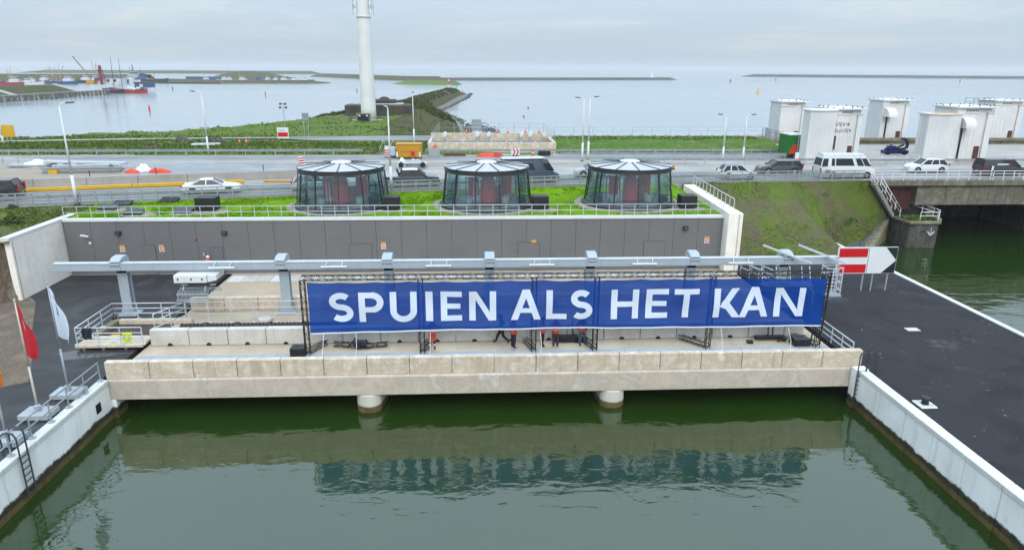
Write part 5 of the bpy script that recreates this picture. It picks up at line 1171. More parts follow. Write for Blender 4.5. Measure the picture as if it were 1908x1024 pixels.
VAN = dict(head=.34, belt=.52, deck=[(.5,.26),(.49,.36),(.42,.43),(.36,.52),(.1,.53),(-.3,.53),(-.495,.53),(-.5,.3)], glass=(.395,.27,-.46,-.495), pillars=(.16,), wheel=.38, tail=(.22,.42), axles=(.34,-.27), bm=True)
LVAN = dict(belt=.60, deck=[(.5,.32),(.485,.46),(.40,.54),(.30,.60),(.0,.61),(-.3,.62),(-.49,.62),(-.5,.34)], glass=(.31,.16,-.46,-.49), pillars=(.36,), panels=((.40,1.0),), wheel=.35, tail=(.36,.60), axles=(.32,-.29), bm=True)
def paint(n, c, rough=.28): return mk(n, c, tuple(v*.93 for v in c[:3])+(1,), sc=.8, rough=rough, grain=0, coat=.6)
pw = paint('white_car_paint', L(.74,.76,.78)); pb = paint('black_car_paint', L(.016,.017,.020)); pg = paint('graphite_car_paint', L(.06,.063,.07)); psv = paint('silver_car_paint', L(.36,.37,.39)); pbl = paint('slate_blue_car_paint', L(.055,.075,.10)); plb = paint('pale_blue_car_paint', L(.50,.60,.68)); pcob = paint('cobalt_roof_paint', L(.03,.10,.24)); pdk = paint('charcoal_van_paint', L(.035,.036,.042))
vehicle('parked_suv'.replace('parked_',''), 'black SUV leaving the picture at the left edge of the road', 'car', -46.3, 66.9, radians(13)+pi, 5.4, 2.1, 1.95, pb, SUV)
vehicle('saloon_car', 'low white saloon car driving right on the near lane', 'car', -26.7, 69.9, radians(12), 5.5, 2.05, 1.55, pw, SEDAN)
vehicle('hatchback_car', 'pale blue car half hidden behind the left rotunda', 'car', -16.9, 71.9, radians(11), 4.6, 1.9, 1.6, plb, HATCH)
pk = vehicle('pickup_truck', 'dark pickup with pale roof and a load bed, behind the left rotunda', 'pickup', -7.0, 73.7, radians(8), 6.0, 2.05, 1.95, pg, PICK, roofmat=pw)
part('bed_cover', M().box(-2.9,-1.3,-.9,.9,1.17,1.22), psv, pk, local=True); part('roll_bar', M().bar((-1.25,-.8,1.2),(-1.55,-.7,1.85),.14).bar((-1.25,.8,1.2),(-1.55,.7,1.85),.14).bar((-1.55,-.7,1.85),(-1.55,.7,1.85),.14), black_m, pk, local=True)
VANB = dict(VAN); VANB['panels'] = ((.17,.36),(.66,1.0)); VANB['pillars'] = (.16,.40,.64)
cv = vehicle('camper_van', 'slate blue high roof van passing behind the middle rotunda', 'van', 5.9, 76.6, radians(8), 6.6, 2.2, 2.65, pbl, dict(VAN, panels=((.16,.36),(.62,1.0)), pillars=(.15,)))
part('roof_rack', M().box(-3.2,1.6,-.9,.9,2.66,2.74), steel_lt, cv, local=True, bevel=.04)
vehicle('hatchback_car', 'silver hatchback heading left beside the right rotunda', 'car', 13.9, 80.7, pi+radians(2), 4.6, 1.95, 1.62, psv, HATCH)
vehicle('small_car', 'small white electric car with a blue roof', 'car', 30.4, 78.6, radians(1), 4.3, 1.85, 1.62, pw, HATCH, roofmat=pcob)
vehicle('estate_car', 'dark grey estate car heading left past the white towers', 'car', 37.0, 82.2, pi, 5.3, 2.0, 1.72, pg, SUV)
mb = vehicle('minibus', 'white high roof minibus with a long dark side window', 'minibus', 43.6, 79.2, 0, 6.7, 2.2, 2.85, pw, dict(VAN, pillars=(.13,.27,.72,.86), panels=((.27,.33),(.80,.86))))
part('sticker', M().box(-2.8,-2.2,-1.118,-1.11,.75,1.05), green_m, mb, local=True)
vehicle('hatchback_car', 'white hatchback heading left in front of the tallest white tower', 'car', 56.4, 83.4, pi, 5.0, 2.0, 1.68, pw, HATCH)
lv = vehicle('delivery_van', 'black delivery van at the right edge of the bridge', 'van', 63.4, 79.9, 0, 5.6, 2.1, 2.15, pdk, LVAN)
part('side_print', M().box(-1.2,.2,-1.02,-1.01,1.45,1.6), sign_white, lv, local=True); part('red_print', M().box(.22,.5,-1.02,-1.01,1.42,1.6), sign_red, lv, local=True); part('side_print', M().box(-1.85,-1.6,-1.06,-1.052,.8,1.35), sign_white, lv, local=True)

# ---- lamp posts
def lamp(label, x, y, ztop, arm=(-.9,0), z0=7.5, double=False):
    t = thing('street_lamp', label, 'street lamp', (x,y,z0), 'tall white street lamps')
    part('pole', M().tube((x,y,z0),(x,y,z0+(ztop-z0)*.30),.15,.135,n=10).tube((x,y,z0+(ztop-z0)*.30),(x,y,ztop-.3),.10,.055,n=10), white_paint, t, smooth=True)
    part('base_plate', M().tube((x,y,z0-.03),(x,y,z0+.08),.26,n=10), dkgrey, t)
    hx, hy = x+arm[0], y+arm[1]
    part('arm', M().path([(x,y,ztop-.32),(x+arm[0]*.12,y+arm[1]*.12,ztop-.1),(x+arm[0]*.45,y+arm[1]*.45,ztop),(hx,hy,ztop+.02)], .045, n=6), white_paint, t)
    d = Vector((arm[0],arm[1],0)).normalized()
    part('lamp_head', M().bar(Vector((hx,hy,ztop+.02))-d*.1, Vector((hx,hy,ztop+.07))+d*.62, .30, .12), dkgrey, t, bevel=.03)
lamp('tall white street lamp at the guard fence on the far left', -37.05, 64.45, 16.6, (.5,.3))
lamp('tall white street lamp on the far verge left of the rotundas', -38.7, 101.7, 16.4, (-.9,0))
lamp('tall white street lamp just right of the left rotunda', -8.85, 70.9, 16.1, (-.5,.1))
lamp('tall white street lamp behind the yellow container', -10.4, 116.4, 15.9, (.05,-.3))
lamp('left one of the close pair of street lamps above the right rotunda', 14.55, 94.2, 16.0, (-.6,0))
lamp('right one of the close pair of street lamps above the right rotunda', 15.65, 96.0, 16.05, (.6,0))
lamp('left one of two white street lamps in front of the grass bank', 34.6, 95.1, 13.75, (-.5,.3))
lamp('right one of two white street lamps in front of the grass bank', 37.5, 95.1, 13.75, (.7,.1))
lamp('white street lamp with a yellow board at the left picture edge', -74.3, 112.7, 12.4, (-.7,0), 7.9)
t = thing('yellow_board', 'square yellow board beside the lamp at the left picture edge', 'sign', (-72.9,112.3,7.9)); part('board', M().box(-73.9,-72.0,112.2,112.3,9.1,10.9), yellow_l, t); part('post', M().tube((-72.4,112.4,7.8),(-73.0,112.35,9.6),.06), galv, t); part('post', M().tube((-73.4,112.35,7.8),(-73.4,112.35,9.6),.06), galv, t)

# ---- things lying on the sand and pavement
def pile(name, label, cat, boxes, loc):
    t = thing(name, label, cat, loc)
    for nm, m, mat in boxes: part(nm, m, mat, t)
    return t
def wrap(cx, cy, rx, ry, h, mat=None, seed=1):
    r_ = random.Random(seed); m = M(); rows = []
    for j in range(6):
        a = j/5; rows.append([(cx+rx*cos(2*pi*i/12)*(1-.8*a**2)*(1+.25*r_.random()), cy+ry*sin(2*pi*i/12)*(1-.8*a**2)*(1+.25*r_.random()), RZ+h*a*(.8+.35*r_.random())) for i in range(13)])
        rows[-1][-1] = rows[-1][0]
    m.grid(rows); m.add(rows[-1][:12], [tuple(range(12))]); return m
pile('board_stack', 'low pallet of boards under white plastic on the sand', 'boards', [('board', M().box(-58.6,-51.0,88.6,90.2,RZ+.12,RZ+.34), galv), ('batten', M().box(-57.4,-56.9,88.6,90.2,RZ,RZ+.12).box(-53.2,-52.7,88.6,90.2,RZ,RZ+.12), wood_m), ('plastic_wrap', wrap(-55.2,89.4,2.0,.7,.9,seed=4), sign_white)], (-55,89.4,RZ))
pile('girder_stack', 'stack of steel guard rail beams lying on the sand', 'beams', [('beam', M().bar((-51.5,83.9,RZ+.15+.22*k),(-42.8,84.6,RZ+.15+.22*k),.5,.16), galv if k % 2 else rail_grey) for k in range(3)]+[('beam', M().bar((-51.0,85.2,RZ+.15+.2*k),(-43.4,85.9,RZ+.15+.2*k),.5,.15), steel_lt) for k in range(4)]+[('yellow_strap', M().box(-50.6,-49.6,83.4,84.0,RZ+.0,RZ+.45), yellow_l), ('green_cloth', wrap(-44.0,84.9,.6,.4,.9,seed=7), green_m)], (-47,84.5,RZ))
pile('beam_rack', 'rack of long steel beams on timber bearers behind the beam stack', 'beams', [('beam', M().bar((-54,88.5+.3*k,RZ+.75),(-43.5,87.0+.3*k,RZ+.75),.22,.2), steel_lt) for k in range(4)]+[('bearer', M().box(-53.2+1.7*k,-52.9+1.7*k,87.2-.16*k,89.4-.16*k,RZ,RZ+.62), conc_road) for k in range(6)], (-49,88,RZ))
pile('barrier_heap', 'white bag and red plastic barriers heaped on the pavement', 'heap', [('white_bag', wrap(-40.2,84.8,.9,.5,1.0,seed=2), sign_white), ('red_barrier', wrap(-41.3,84.2,.8,.4,.45,seed=3), orange_m), ('red_barrier', wrap(-38.3,84.6,1.2,.4,.5,seed=5), orange_m)], (-40,84.5,RZ))
pile('orange_marker', 'orange lane kerb lying in front of the white saloon', 'kerb', [('kerb', M().box(-23.6,-20.6,76.6,76.9,RZ,RZ+.2), yellow_m), ('knob', M().ball((-20.2,76.7,RZ+.25),.25), yellow_m)], (-22,76.7,RZ))
def striped(label, x, y, h=1.1, w_=.55):
    t = thing('striped_marker', label, 'marker', (x,y,RZ)); part('board', M().box(x-w_/2,x+w_/2,y,y+.06,RZ+.1,RZ+h), sign_white, t)
    for k in range(3): part('red_stripe', M().add([(x-w_/2,y-.006,RZ+.2+k*.32),(x+w_/2,y-.006,RZ+.34+k*.32),(x+w_/2,y-.006,RZ+.50+k*.32-.0*(k==2)),(x-w_/2,y-.006,RZ+.36+k*.32)], [(0,1,2,3)]), sign_red, t)
    part('foot', M().box(x-.35,x+.35,y-.15,y+.2,RZ,RZ+.1), blackpl, t)
striped('leaning red and white striped marker behind the left rotunda', -22.6, 90.0, 1.2, .8)
striped('red and white striped marker left of the yellow container', -12.7, 98.6, 1.6, .6)
striped('red and white striped marker right of the right rotunda', 22.4, 82.6, 1.3, .3)
striped('tall red and white striped marker left of the white minibus', 41.9, 88.0, 1.9, .5)
yc = thing('container', 'yellow steel skip container with red and white corner marks', 'container', (-9.4,98,RZ))
part('body', M().box(-11.25,-7.75,97,99.2,7.72,9.5), yellow_m, yc, bevel=.04)
for k in range(5): part('rib', M().box(-11.2+k*.86,-11.12+k*.86,96.94,96.998,7.75,9.48), yellow_m, yc)
part('rim', M().box(-11.32,-7.68,96.93,99.27,9.5,9.6), yellow_m, yc); part('lower_rib', M().box(-11.25,-7.75,96.94,96.998,8.55,8.65), yellow_m, yc)
part('red_placard', M().box(-9.15,-8.65,96.915,96.935,7.95,8.6), sign_red, yc)
for xx in (-11.2,-8.05): part('corner_mark', M().box(xx,xx+.22,96.915,96.935,7.8,8.5), sign_white, yc)
part('skid', M().box(-11.1,-10.8,97,99.2,RZ,7.72).box(-8.2,-7.9,97,99.2,RZ,7.72), dkgrey, yc)
pt = thing('portable_toilet', 'pale blue and white cabin squeezed left of the yellow container', 'cabin', (-11.9,98.6,RZ)); part('cabin', M().box(-12.3,-11.45,98.2,99.1,RZ+.25,9.0), plb, pt, bevel=.04); part('foot', M().box(-12.4,-11.4,98.1,99.2,RZ,RZ+.24), blackpl, pt)
tr_ = thing('trailer', 'flat trailer with a load of steel and white sheets on the road', 'trailer', (-8.2,89.2,RZ))
part('bed', M().box(-9.9,-6.4,88.4,90.0,RZ+.45,RZ+.58).box(-9.9,-6.4,88.35,88.4,RZ+.7,RZ+.8), steel_lt, tr_); part('load', wrap(-9.6,89.2,.6,.6,1.1,seed=9), sign_white, tr_); part('load', wrap(-8.0,89.2,1.4,.5,.95,seed=10), galv, tr_)
for xx in (-9.7,-6.9):
    part('wheel', M().tube((xx,88.3,RZ+.33),(xx,88.55,RZ+.33),.33,n=14), tyre_m, tr_)
ch = thing('chevron_sign', 'white sign with two red chevrons in front of the concrete trough', 'sign', (5.65,100,RZ)); part('board', M().box(5.05,6.25,100,100.06,7.62,8.62), sign_white, ch)
for k in range(2):
    xx = 5.2+k*.5; part('chevron', M().add([(xx,99.99,8.58),(xx+.22,99.99,8.58),(xx+.47,99.99,8.12),(xx+.22,99.99,7.66),(xx,99.99,7.66),(xx+.25,99.99,8.12)], [(5,2,1,0),(5,4,3,2)]), sign_red, ch)
part('foot', M().box(5.2,6.1,99.8,100.3,RZ,RZ+.1), blackpl, ch)
pile('barrier_heap', 'long heap of red plastic barriers in front of the trough', 'heap', [('red_barrier', wrap(1.6,99.5,1.6,.5,.5,seed=12), orange_m), ('red_barrier', wrap(3.0,99.5,.8,.5,.55,seed=13), red_m)], (2,99.5,RZ))
pile('site_box', 'grey metal site box with an orange lid at the trough corner', 'box', [('frame', M().box(-6.9,-5.3,99.9,100.0,RZ,RZ+1.2), galv), ('box', M().box(-6.7,-5.4,100.02,100.8,RZ+.3,RZ+1.1), dkgrey), ('lid', wrap(-6.0,100.4,.6,.3,1.5,seed=14), orange_m)], (-6,100.3,RZ))
pile('timber_pile', 'dark timber boards lying in front of the concrete trough', 'boards', [('board', M().box(-4.8,-1.6,100.0,100.5,RZ,RZ+.3), door_brown), ('board', M().box(-4.5,-1.9,100.1,100.4,RZ+.31,RZ+.42), wood_m)], (-3,100.3,RZ))
pile('black_tray', 'black plastic tray leaning on the rail right of the chevron sign', 'tray', [('tray', M().box(9.0,10.8,100.2,100.6,RZ,RZ+.7), blackpl)], (10,100.4,RZ))
def cone(label, x, y, z=RZ, s=1.0):
    t = thing('traffic_cone', label, 'cone', (x,y,z), 'orange traffic cones')
    part('cone', M().lathe([(.2*s,.04),(.05*s,.75*s),(.01,.76*s)], (x,y,z), 10), orange_m, t); part('base', M().box(x-.25*s,x+.25*s,y-.25*s,y+.25*s,z,z+.05), orange_m, t); part('white_band', M().lathe([(.135*s,.36*s),(.105*s,.5*s)], (x,y,z), 10), sign_white, t)
cone('orange cone beside the black tray at the guard rail', 8.2, 100.0)
cone('orange cone on the verge, left of two near the lamp mast cabinet', -57.0+1.5, 116.2, 8.0) if False else cone('orange cone on the verge left of the red and white cabinet', -37.6, 112.0, 8.1)
cone('second orange cone right beside the cone on the verge', -36.7, 112.4, 8.1)

# ---- concrete trough with fence
tg = thing('concrete_trough', 'pale concrete trough wall with a grating on top', 'wall', (2.3,104,RZ))
for i in range(8): part('wall_panel', M().box(-7.3+i*2.42+.015,-7.3+(i+1)*2.42-.015,103.9,104.3,RZ-.02,9.05), conc_beige, tg, bevel=.02)
part('side_wall', M().box(-7.3,-6.9,104.31,112.5,RZ-.1,9.05).box(11.6,12.05,104.31,112.5,RZ-.1,9.05), conc_beige, tg)
part('grating', M().box(-6.88,11.58,104.32,110.5,8.6,8.66), mk('grey_grating', L(.16,.175,.19), L(.11,.12,.13), sc=1.6, rough=.6), tg)
for i in range(9): part('grating_beam', M().box(-6.85+i*2.3,-6.7+i*2.3,104.32,110.5,8.665,8.72), galv, tg)
part('back_wall', M().box(-7.3,12.05,112.51,113,RZ-.1,9.7), conc_beige, tg)
rail('mesh_fence', 'thin wire fence round the concrete trough', [[(-6.6,104.2,9.05),(-6.0,113.3,9.7),(11.0,113.3,9.7),(11.8,104.4,9.05)]], 1.5, 2.4, [1.5,.8], r=.02, pr=.035, mat=galv)
for i, x in enumerate((-5.0,0.2,2.0,7.3,8.7,11.0)):
    y = 111.4
    t = thing('float_marker', 'white rounded marker on the trough edge, '+('at the left end','second from the left','third from the left','fourth from the left','fifth from the left','at the right end')[i], 'marker', (x,y,8.6), 'white rounded markers along the trough')
    part('disc', M().add([(x+.24*cos(2*pi*k/14)+.1*s, y+.1*s, 9.6+.42*sin(2*pi*k/14)) for s in (-1,1) for k in range(14)], [tuple(range(14)), tuple(range(27,13,-1))]+[(k,14+k,14+(k+1)%14,(k+1)%14) for k in range(14)]), sign_white, t)
    part('post', M().tube((x,y,8.66),(x,y,9.3),.05), galv, t)
for i, x in enumerate((-1.6,3.3,5.1,8.0,10.2)): cone('small orange cone on the trough edge, '+('leftmost of five','second from the left','middle of five','second from the right','rightmost of five')[i], x, 112.75, 9.7, .85)
# back-of-sign boards, light tower, info sign
t = thing('sign_back', 'grey back of a wide road sign on posts above the trough', 'sign', (.1,130,7.7)); part('board', M().box(-.85,.95,130,130.08,8.5,10.7), galv, t)
for xx in (-.5,.6): part('post', M().tube((xx,129.9,7.4),(xx,129.9,10.5),.06), galv, t)
for zv in (8.9,9.6,10.3): part('stiffener', M().box(-.8,.9,129.9,129.99,zv,zv+.08), rail_grey, t)
t = thing('sign_back', 'grey back of a small sign on the meadow shore', 'sign', (-30.6,127,7.6)); part('board', M().box(-31.2,-30.0,127,127.06,10.6,11.9), rail_grey, t); part('post', M().tube((-31.0,127.1,7.4),(-31.0,127.1,11.6),.06), galv, t); part('post', M().tube((-30.2,127.1,7.4),(-30.2,127.1,11.6),.06), galv, t)
t = thing('info_cabinet', 'white and red information board on the verge', 'sign', (-33.5,124,7.6)); part('board', M().box(-34.4,-32.5,122.0,122.2,7.9,9.75), sign_white, t); part('red_panel', M().box(-34.3,-32.6,121.985,121.998,8.2,8.95), sign_red, t); part('post', M().box(-34.3,-34.15,122.0,122.2,7.5,7.9), galv, t); part('post', M().box(-32.75,-32.6,122.0,122.2,7.5,7.9), galv, t); part('grey_text_bar', M().box(-34.1,-33.0,121.985,121.998,9.2,9.32), rail_grey, t)
t = thing('light_tower', 'thin mast with four flood lamps above the red and white board', 'light tower', (-33.4,123.5,7.6)); part('mast', M().tube((-33.4,123.5,7.5),(-33.4,123.5,13.0),.06), galv, t)
for dx_, dz in ((-.5,.15),(.5,.15),(-.4,.75),(.4,.75)): part('lamp_head', M().box(-33.4+dx_-.2,-33.4+dx_+.2,123.3,123.5,12.9+dz-.15,12.9+dz+.15), dkgrey, t)
part('cross_arm', M().bar((-34,123.5,13.05),(-32.8,123.5,13.05),.06).bar((-33.9,123.5,13.65),(-32.9,123.5,13.65),.06).bar((-33.4,123.5,13),(-33.4,123.5,13.7),.06), galv, t)
t = thing('steps', 'pale concrete steps with side rails up the grass beside the container', 'steps', (-13.4,103,7.5))
for k in range(7): part('step', M().box(-14.0,-12.8,101.6+k*.75,101.6+(k+1)*.75-.01,7.4,7.62+k*.12), conc_road, t)
for xx in (-14.1,-12.7): part('hand_rail', M().tube((xx,101.7,8.5),(xx,106.8,9.3),.04).tube((xx,101.7,7.5),(xx,101.7,8.5),.04).tube((xx,106.8,8.3),(xx,106.8,9.3),.04), galv, t)
pile('rock_heap', 'heap of dark stones and rubble on the verge, left of two', 'stones', [('stones', wrap(-48.5,117.0,1.8,.8,1.2,seed=21), conc_dark)], (-48.5,117,7.8))
pile('rock_heap', 'heap of dark stones and rubble on the verge, right of two', 'stones', [('stones', wrap(-43.0,116.6,2.2,.7,1.1,seed=22), conc_dark)], (-43,116.6,7.8))
pile('pipe_stack', 'grey pipes lying in the grass left of the two cones', 'pipes', [('pipe', M().tube((-31.5-12,108+.4*k,8.3),(-27.5-12,108.4+.4*k,8.3),.22,n=8), galv) for k in range(3)], (-41.5,108,8.2))
# sea wall fence on the dike crest
rail('mesh_fence', 'long thin wire fence along the crest of the sea dike', [[(13.2,117.6,8.35),(30,117.6,8.4),(49.5,117.6,8.45)]], 1.85, 3.4, [1.85,1.2,.1], r=.018, pr=.03, mat=galv)
t = thing('sea_wall', 'low pale concrete sea wall along the dike crest', 'wall', (31,118,7.5))
for i in range(18): part('wall_panel', M().box(13.0+i*2.05+.01,13.0+(i+1)*2.05-.01,117.9,118.35,7,8.75), conc_road, t); part('bollard_block', M().box(13.9+i*2.05,14.4+i*2.05,117.95,118.3,8.751,8.98), conc_block, t)
t = thing('gate_platform', 'grey steel railing platform at the right end of the sea wall', 'platform', (50.5,117,8.4))
for xx in (49.6,50.4,51.2,52.0,52.8): [part('post', M().tube((xx,yy,7.6),(xx,yy,10.1-.18*(xx-49.6)),.05), rail_grey, t) for yy in (117.0,118.2)]
for zv in (.6,1.2,1.7): part('rail', M().tube((49.6,117.0,8.4+zv),(52.8,117.0,7.85+zv),.04).tube((49.6,118.2,8.4+zv),(52.8,118.2,7.85+zv),.04), rail_grey, t)
part('cabinet', M().box(50.0,50.9,117.2,118.0,8.4,10.2), galv, t); part('ramp', M().profy([(47.4,7.5),(53.2,7.5),(53.2,7.9),(50.2,8.5),(47.4,8.6)],116.6,118.5), conc_mossy, t)
# ================================================================= SLUICE: BRIDGE, ABUTMENTS, TOWERS
t = thing('road_bridge', 'old stained concrete road bridge over the canal', 'bridge', (64,77,4.5))
part('girder', M().box(51.6,80,77.05,78.2,4.55,6.88), conc_old, t, bevel=.03)
for i in range(8): part('recess_panel', M().box(52.6+i*2.6,54.8+i*2.6,77.02,77.048,5.3,6.5), conc_old, t)
part('fascia_slab', M().box(46.3,120,76.62,78.2,6.90,7.53), conc_old, t, bevel=.03)
part('deck', M().box(54.0,120,78.2,104,6.4,7.525), conc_road, t)
part('pilaster', M().box(69.6,70.9,76.8,77.04,4.3,6.88), cop_white, t, bevel=.03)
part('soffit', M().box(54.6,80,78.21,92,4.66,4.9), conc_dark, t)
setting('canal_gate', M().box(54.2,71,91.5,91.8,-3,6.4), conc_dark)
t = thing('abutment', 'mossy stone abutment with a grassy top left of the canal', 'abutment', (52,77,0))
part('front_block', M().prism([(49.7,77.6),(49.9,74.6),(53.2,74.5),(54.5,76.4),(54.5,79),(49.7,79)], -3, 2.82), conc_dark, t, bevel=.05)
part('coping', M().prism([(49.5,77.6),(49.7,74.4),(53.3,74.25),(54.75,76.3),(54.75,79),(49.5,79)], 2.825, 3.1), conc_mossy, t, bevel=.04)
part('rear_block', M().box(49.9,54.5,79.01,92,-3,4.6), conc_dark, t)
part('upper_wall', M().box(53.6,54.5,77.6,78.99,3.11,6.88), conc_old, t)
setting('abutment_grass', M().grid([[(49.9+i*.29, 75.0+j*.8, 3.12+.10*nz(i*1.3,j*2.1)+.08) for i in range(12)] for j in range(4)]), slope_m, smooth=True)
dr = thing('red_shutter', 'dark red wooden shutter in the recess under the bridge end', 'shutter', (50.8,77.4,3.2)); 
for k in range(6): part('plank', M().box(48.5+k*.5,48.97+k*.5,77.7,77.78,3.9,6.5), mk('dark_red_wood', L(.085,.022,.02), L(.05,.016,.014), sc=1.5, rough=.7, streak=.3) if 'dark_red_wood' not in bpy.data.materials else bpy.data.materials['dark_red_wood'], dr)
part('lintel', M().box(48.0,51.59,77.4,77.75,6.51,6.88), door_brown, dr); part('recess', M().box(47.0,53.59,77.9,78.2,3.0,6.88), black_m, dr)
# wing slab descending to the water
t = thing('wing_slab', 'sloping concrete wing slab descending to the canal water', 'slab', (47,75,1))
P0, P1 = Vector((44.3,73.6,-.2)), Vector((49.6,79.3,3.05)); n_ = 9; side = Vector((.72,-.69,0))
for k in range(n_):
    a, b = P0+(P1-P0)*(k/n_+.006), P0+(P1-P0)*((k+1)/n_-.006)
    for s0, s1, dz in ((-.95,.15,0.0),(.18,.75,.05+.02*(k%2))):
        q = [a+side*s0, a+side*s1, b+side*s1, b+side*s0]
        part('slab_stone', M().add([(*v.xy, v.z+dz) for v in q]+[(*v.xy, v.z-.5) for v in q], [(0,1,2,3),(4,7,6,5),(0,4,5,1),(1,5,6,2),(2,6,7,3),(3,7,4,0)]), revet_m if s0 < 0 else conc_mossy, t)
part('side_wall', M().add([P0+side*.7+Vector((0,0,-.02)), P1+side*.7+Vector((0,0,-.02)), (*(P1+side*.7).xy,-3), (*(P0+side*.7).xy,-3)], [(0,3,2,1)]), conc_mossy, t)
st_m = M()
for k in range(700):
    u, v = random.random(), random.random(); x = 37.9+u*6.6; y = 70.0+u*3.0+v*3.2; zv = .12+v*1.45-u*.2+random.uniform(-.05,.1); r = random.uniform(.14,.3)
    st_m.ball((x,y,zv), r, 5, 3, (random.uniform(.8,1.4),random.uniform(.7,1.2),.7))
o = setting('boulders', st_m, mk('rip_rap_stone', L(.14,.135,.13), L(.08,.078,.075), sc=3, rough=.9), kind='stuff')
rail('white_railing', 'white painted railing along the road bridge edge', [[(45.6,76.75,7.53),(60,76.75,7.53)],[(60.3,76.75,7.53),(74,76.75,7.53)],[(74.3,76.75,7.53),(95,76.75,7.53)]], 1.05, 1.28, [1.05,.72,.40], r=.05, pr=.055, mat=white_paint)
rail('stair_railing', 'pale railing stepping down the slope beside the bridge end', [[(45.5,76.3,7.5),(49.2,77.6,3.5)],[(46.2,75.6,7.1),(49.8,76.7,3.2)]], 1.0, 1.3, [1.0,.5], r=.05, pr=.05, mat=white_paint)
rail('abutment_railing', 'pale railing round the top of the mossy abutment', [[(50.6,78.3,4.3),(54.3,77.3,3.12),(54.2,76.3,3.12)],[(51.2,75.0,3.12),(53.4,75.0,3.12),(54.3,76.2,3.12)]], 1.0, 1.6, [1.0,.55], r=.05, pr=.05, mat=white_paint)
rail('white_railing', 'white railing on the far edge of the bridge behind the cars', [[(53.6,91.2,7.53),(60.5,91.2,7.53)],[(73,91.2,7.53),(88,91.2,7.53)],[(88.3,91.2,7.53),(110,91.2,7.53)]], 1.1, 1.7, [1.1,.75,.4], r=.05, pr=.06, mat=white_paint)
t = thing('stair_edge', 'pale concrete stair edge down the slope beside the bridge', 'stairs', (47.5,76.6,5))
for k in range(12):
    cx_, cy_ = 45.7+k*.31, 76.35+k*.105
    part('step', M().add([(cx_,cy_-.35,7.0-k*.35),(cx_+.31,cy_-.25,7.0-k*.35),(cx_+.31,cy_+.45,7.0-k*.35),(cx_,cy_+.35,7.0-k*.35),(cx_,cy_-.35,7.45-k*.35),(cx_+.31,cy_-.25,7.45-k*.35),(cx_+.31,cy_+.45,7.45-k*.35),(cx_,cy_+.35,7.45-k*.35)], [(3,2,1,0),(4,5,6,7),(0,1,5,4),(1,2,6,5),(2,3,7,6),(3,0,4,7)]), conc_road, t)
t = thing('abutment', 'dark stained stone abutment with grass on top right of the canal', 'abutment', (73,82,0))
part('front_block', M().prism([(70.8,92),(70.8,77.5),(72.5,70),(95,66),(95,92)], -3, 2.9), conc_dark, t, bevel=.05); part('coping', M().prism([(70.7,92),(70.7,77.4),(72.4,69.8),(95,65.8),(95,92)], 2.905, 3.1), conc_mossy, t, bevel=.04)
setting('abutment_grass', M().grid([[(71.4+i*.9, 72+j*.9, 3.12+.5*(i/14)+.1*nz(i,j)) for i in range(15)] for j in range(7)]), slope_m, smooth=True)
for xx, yy, cc in ((52.4,74.50,0),):
    t = thing('painted_arrow', 'white painted arrow pointing down on the dark abutment', 'marking', (xx,yy,1.9))
    part('stroke', M().bar((xx,yy-.02,2.45),(xx,yy-.02,1.55),.03,.13).bar((xx-.38,yy-.0,1.95),(xx,yy-.02,1.5),.03,.12).bar((xx+.38,yy-.06,1.95),(xx,yy-.02,1.5),.03,.12), sign_white, t)

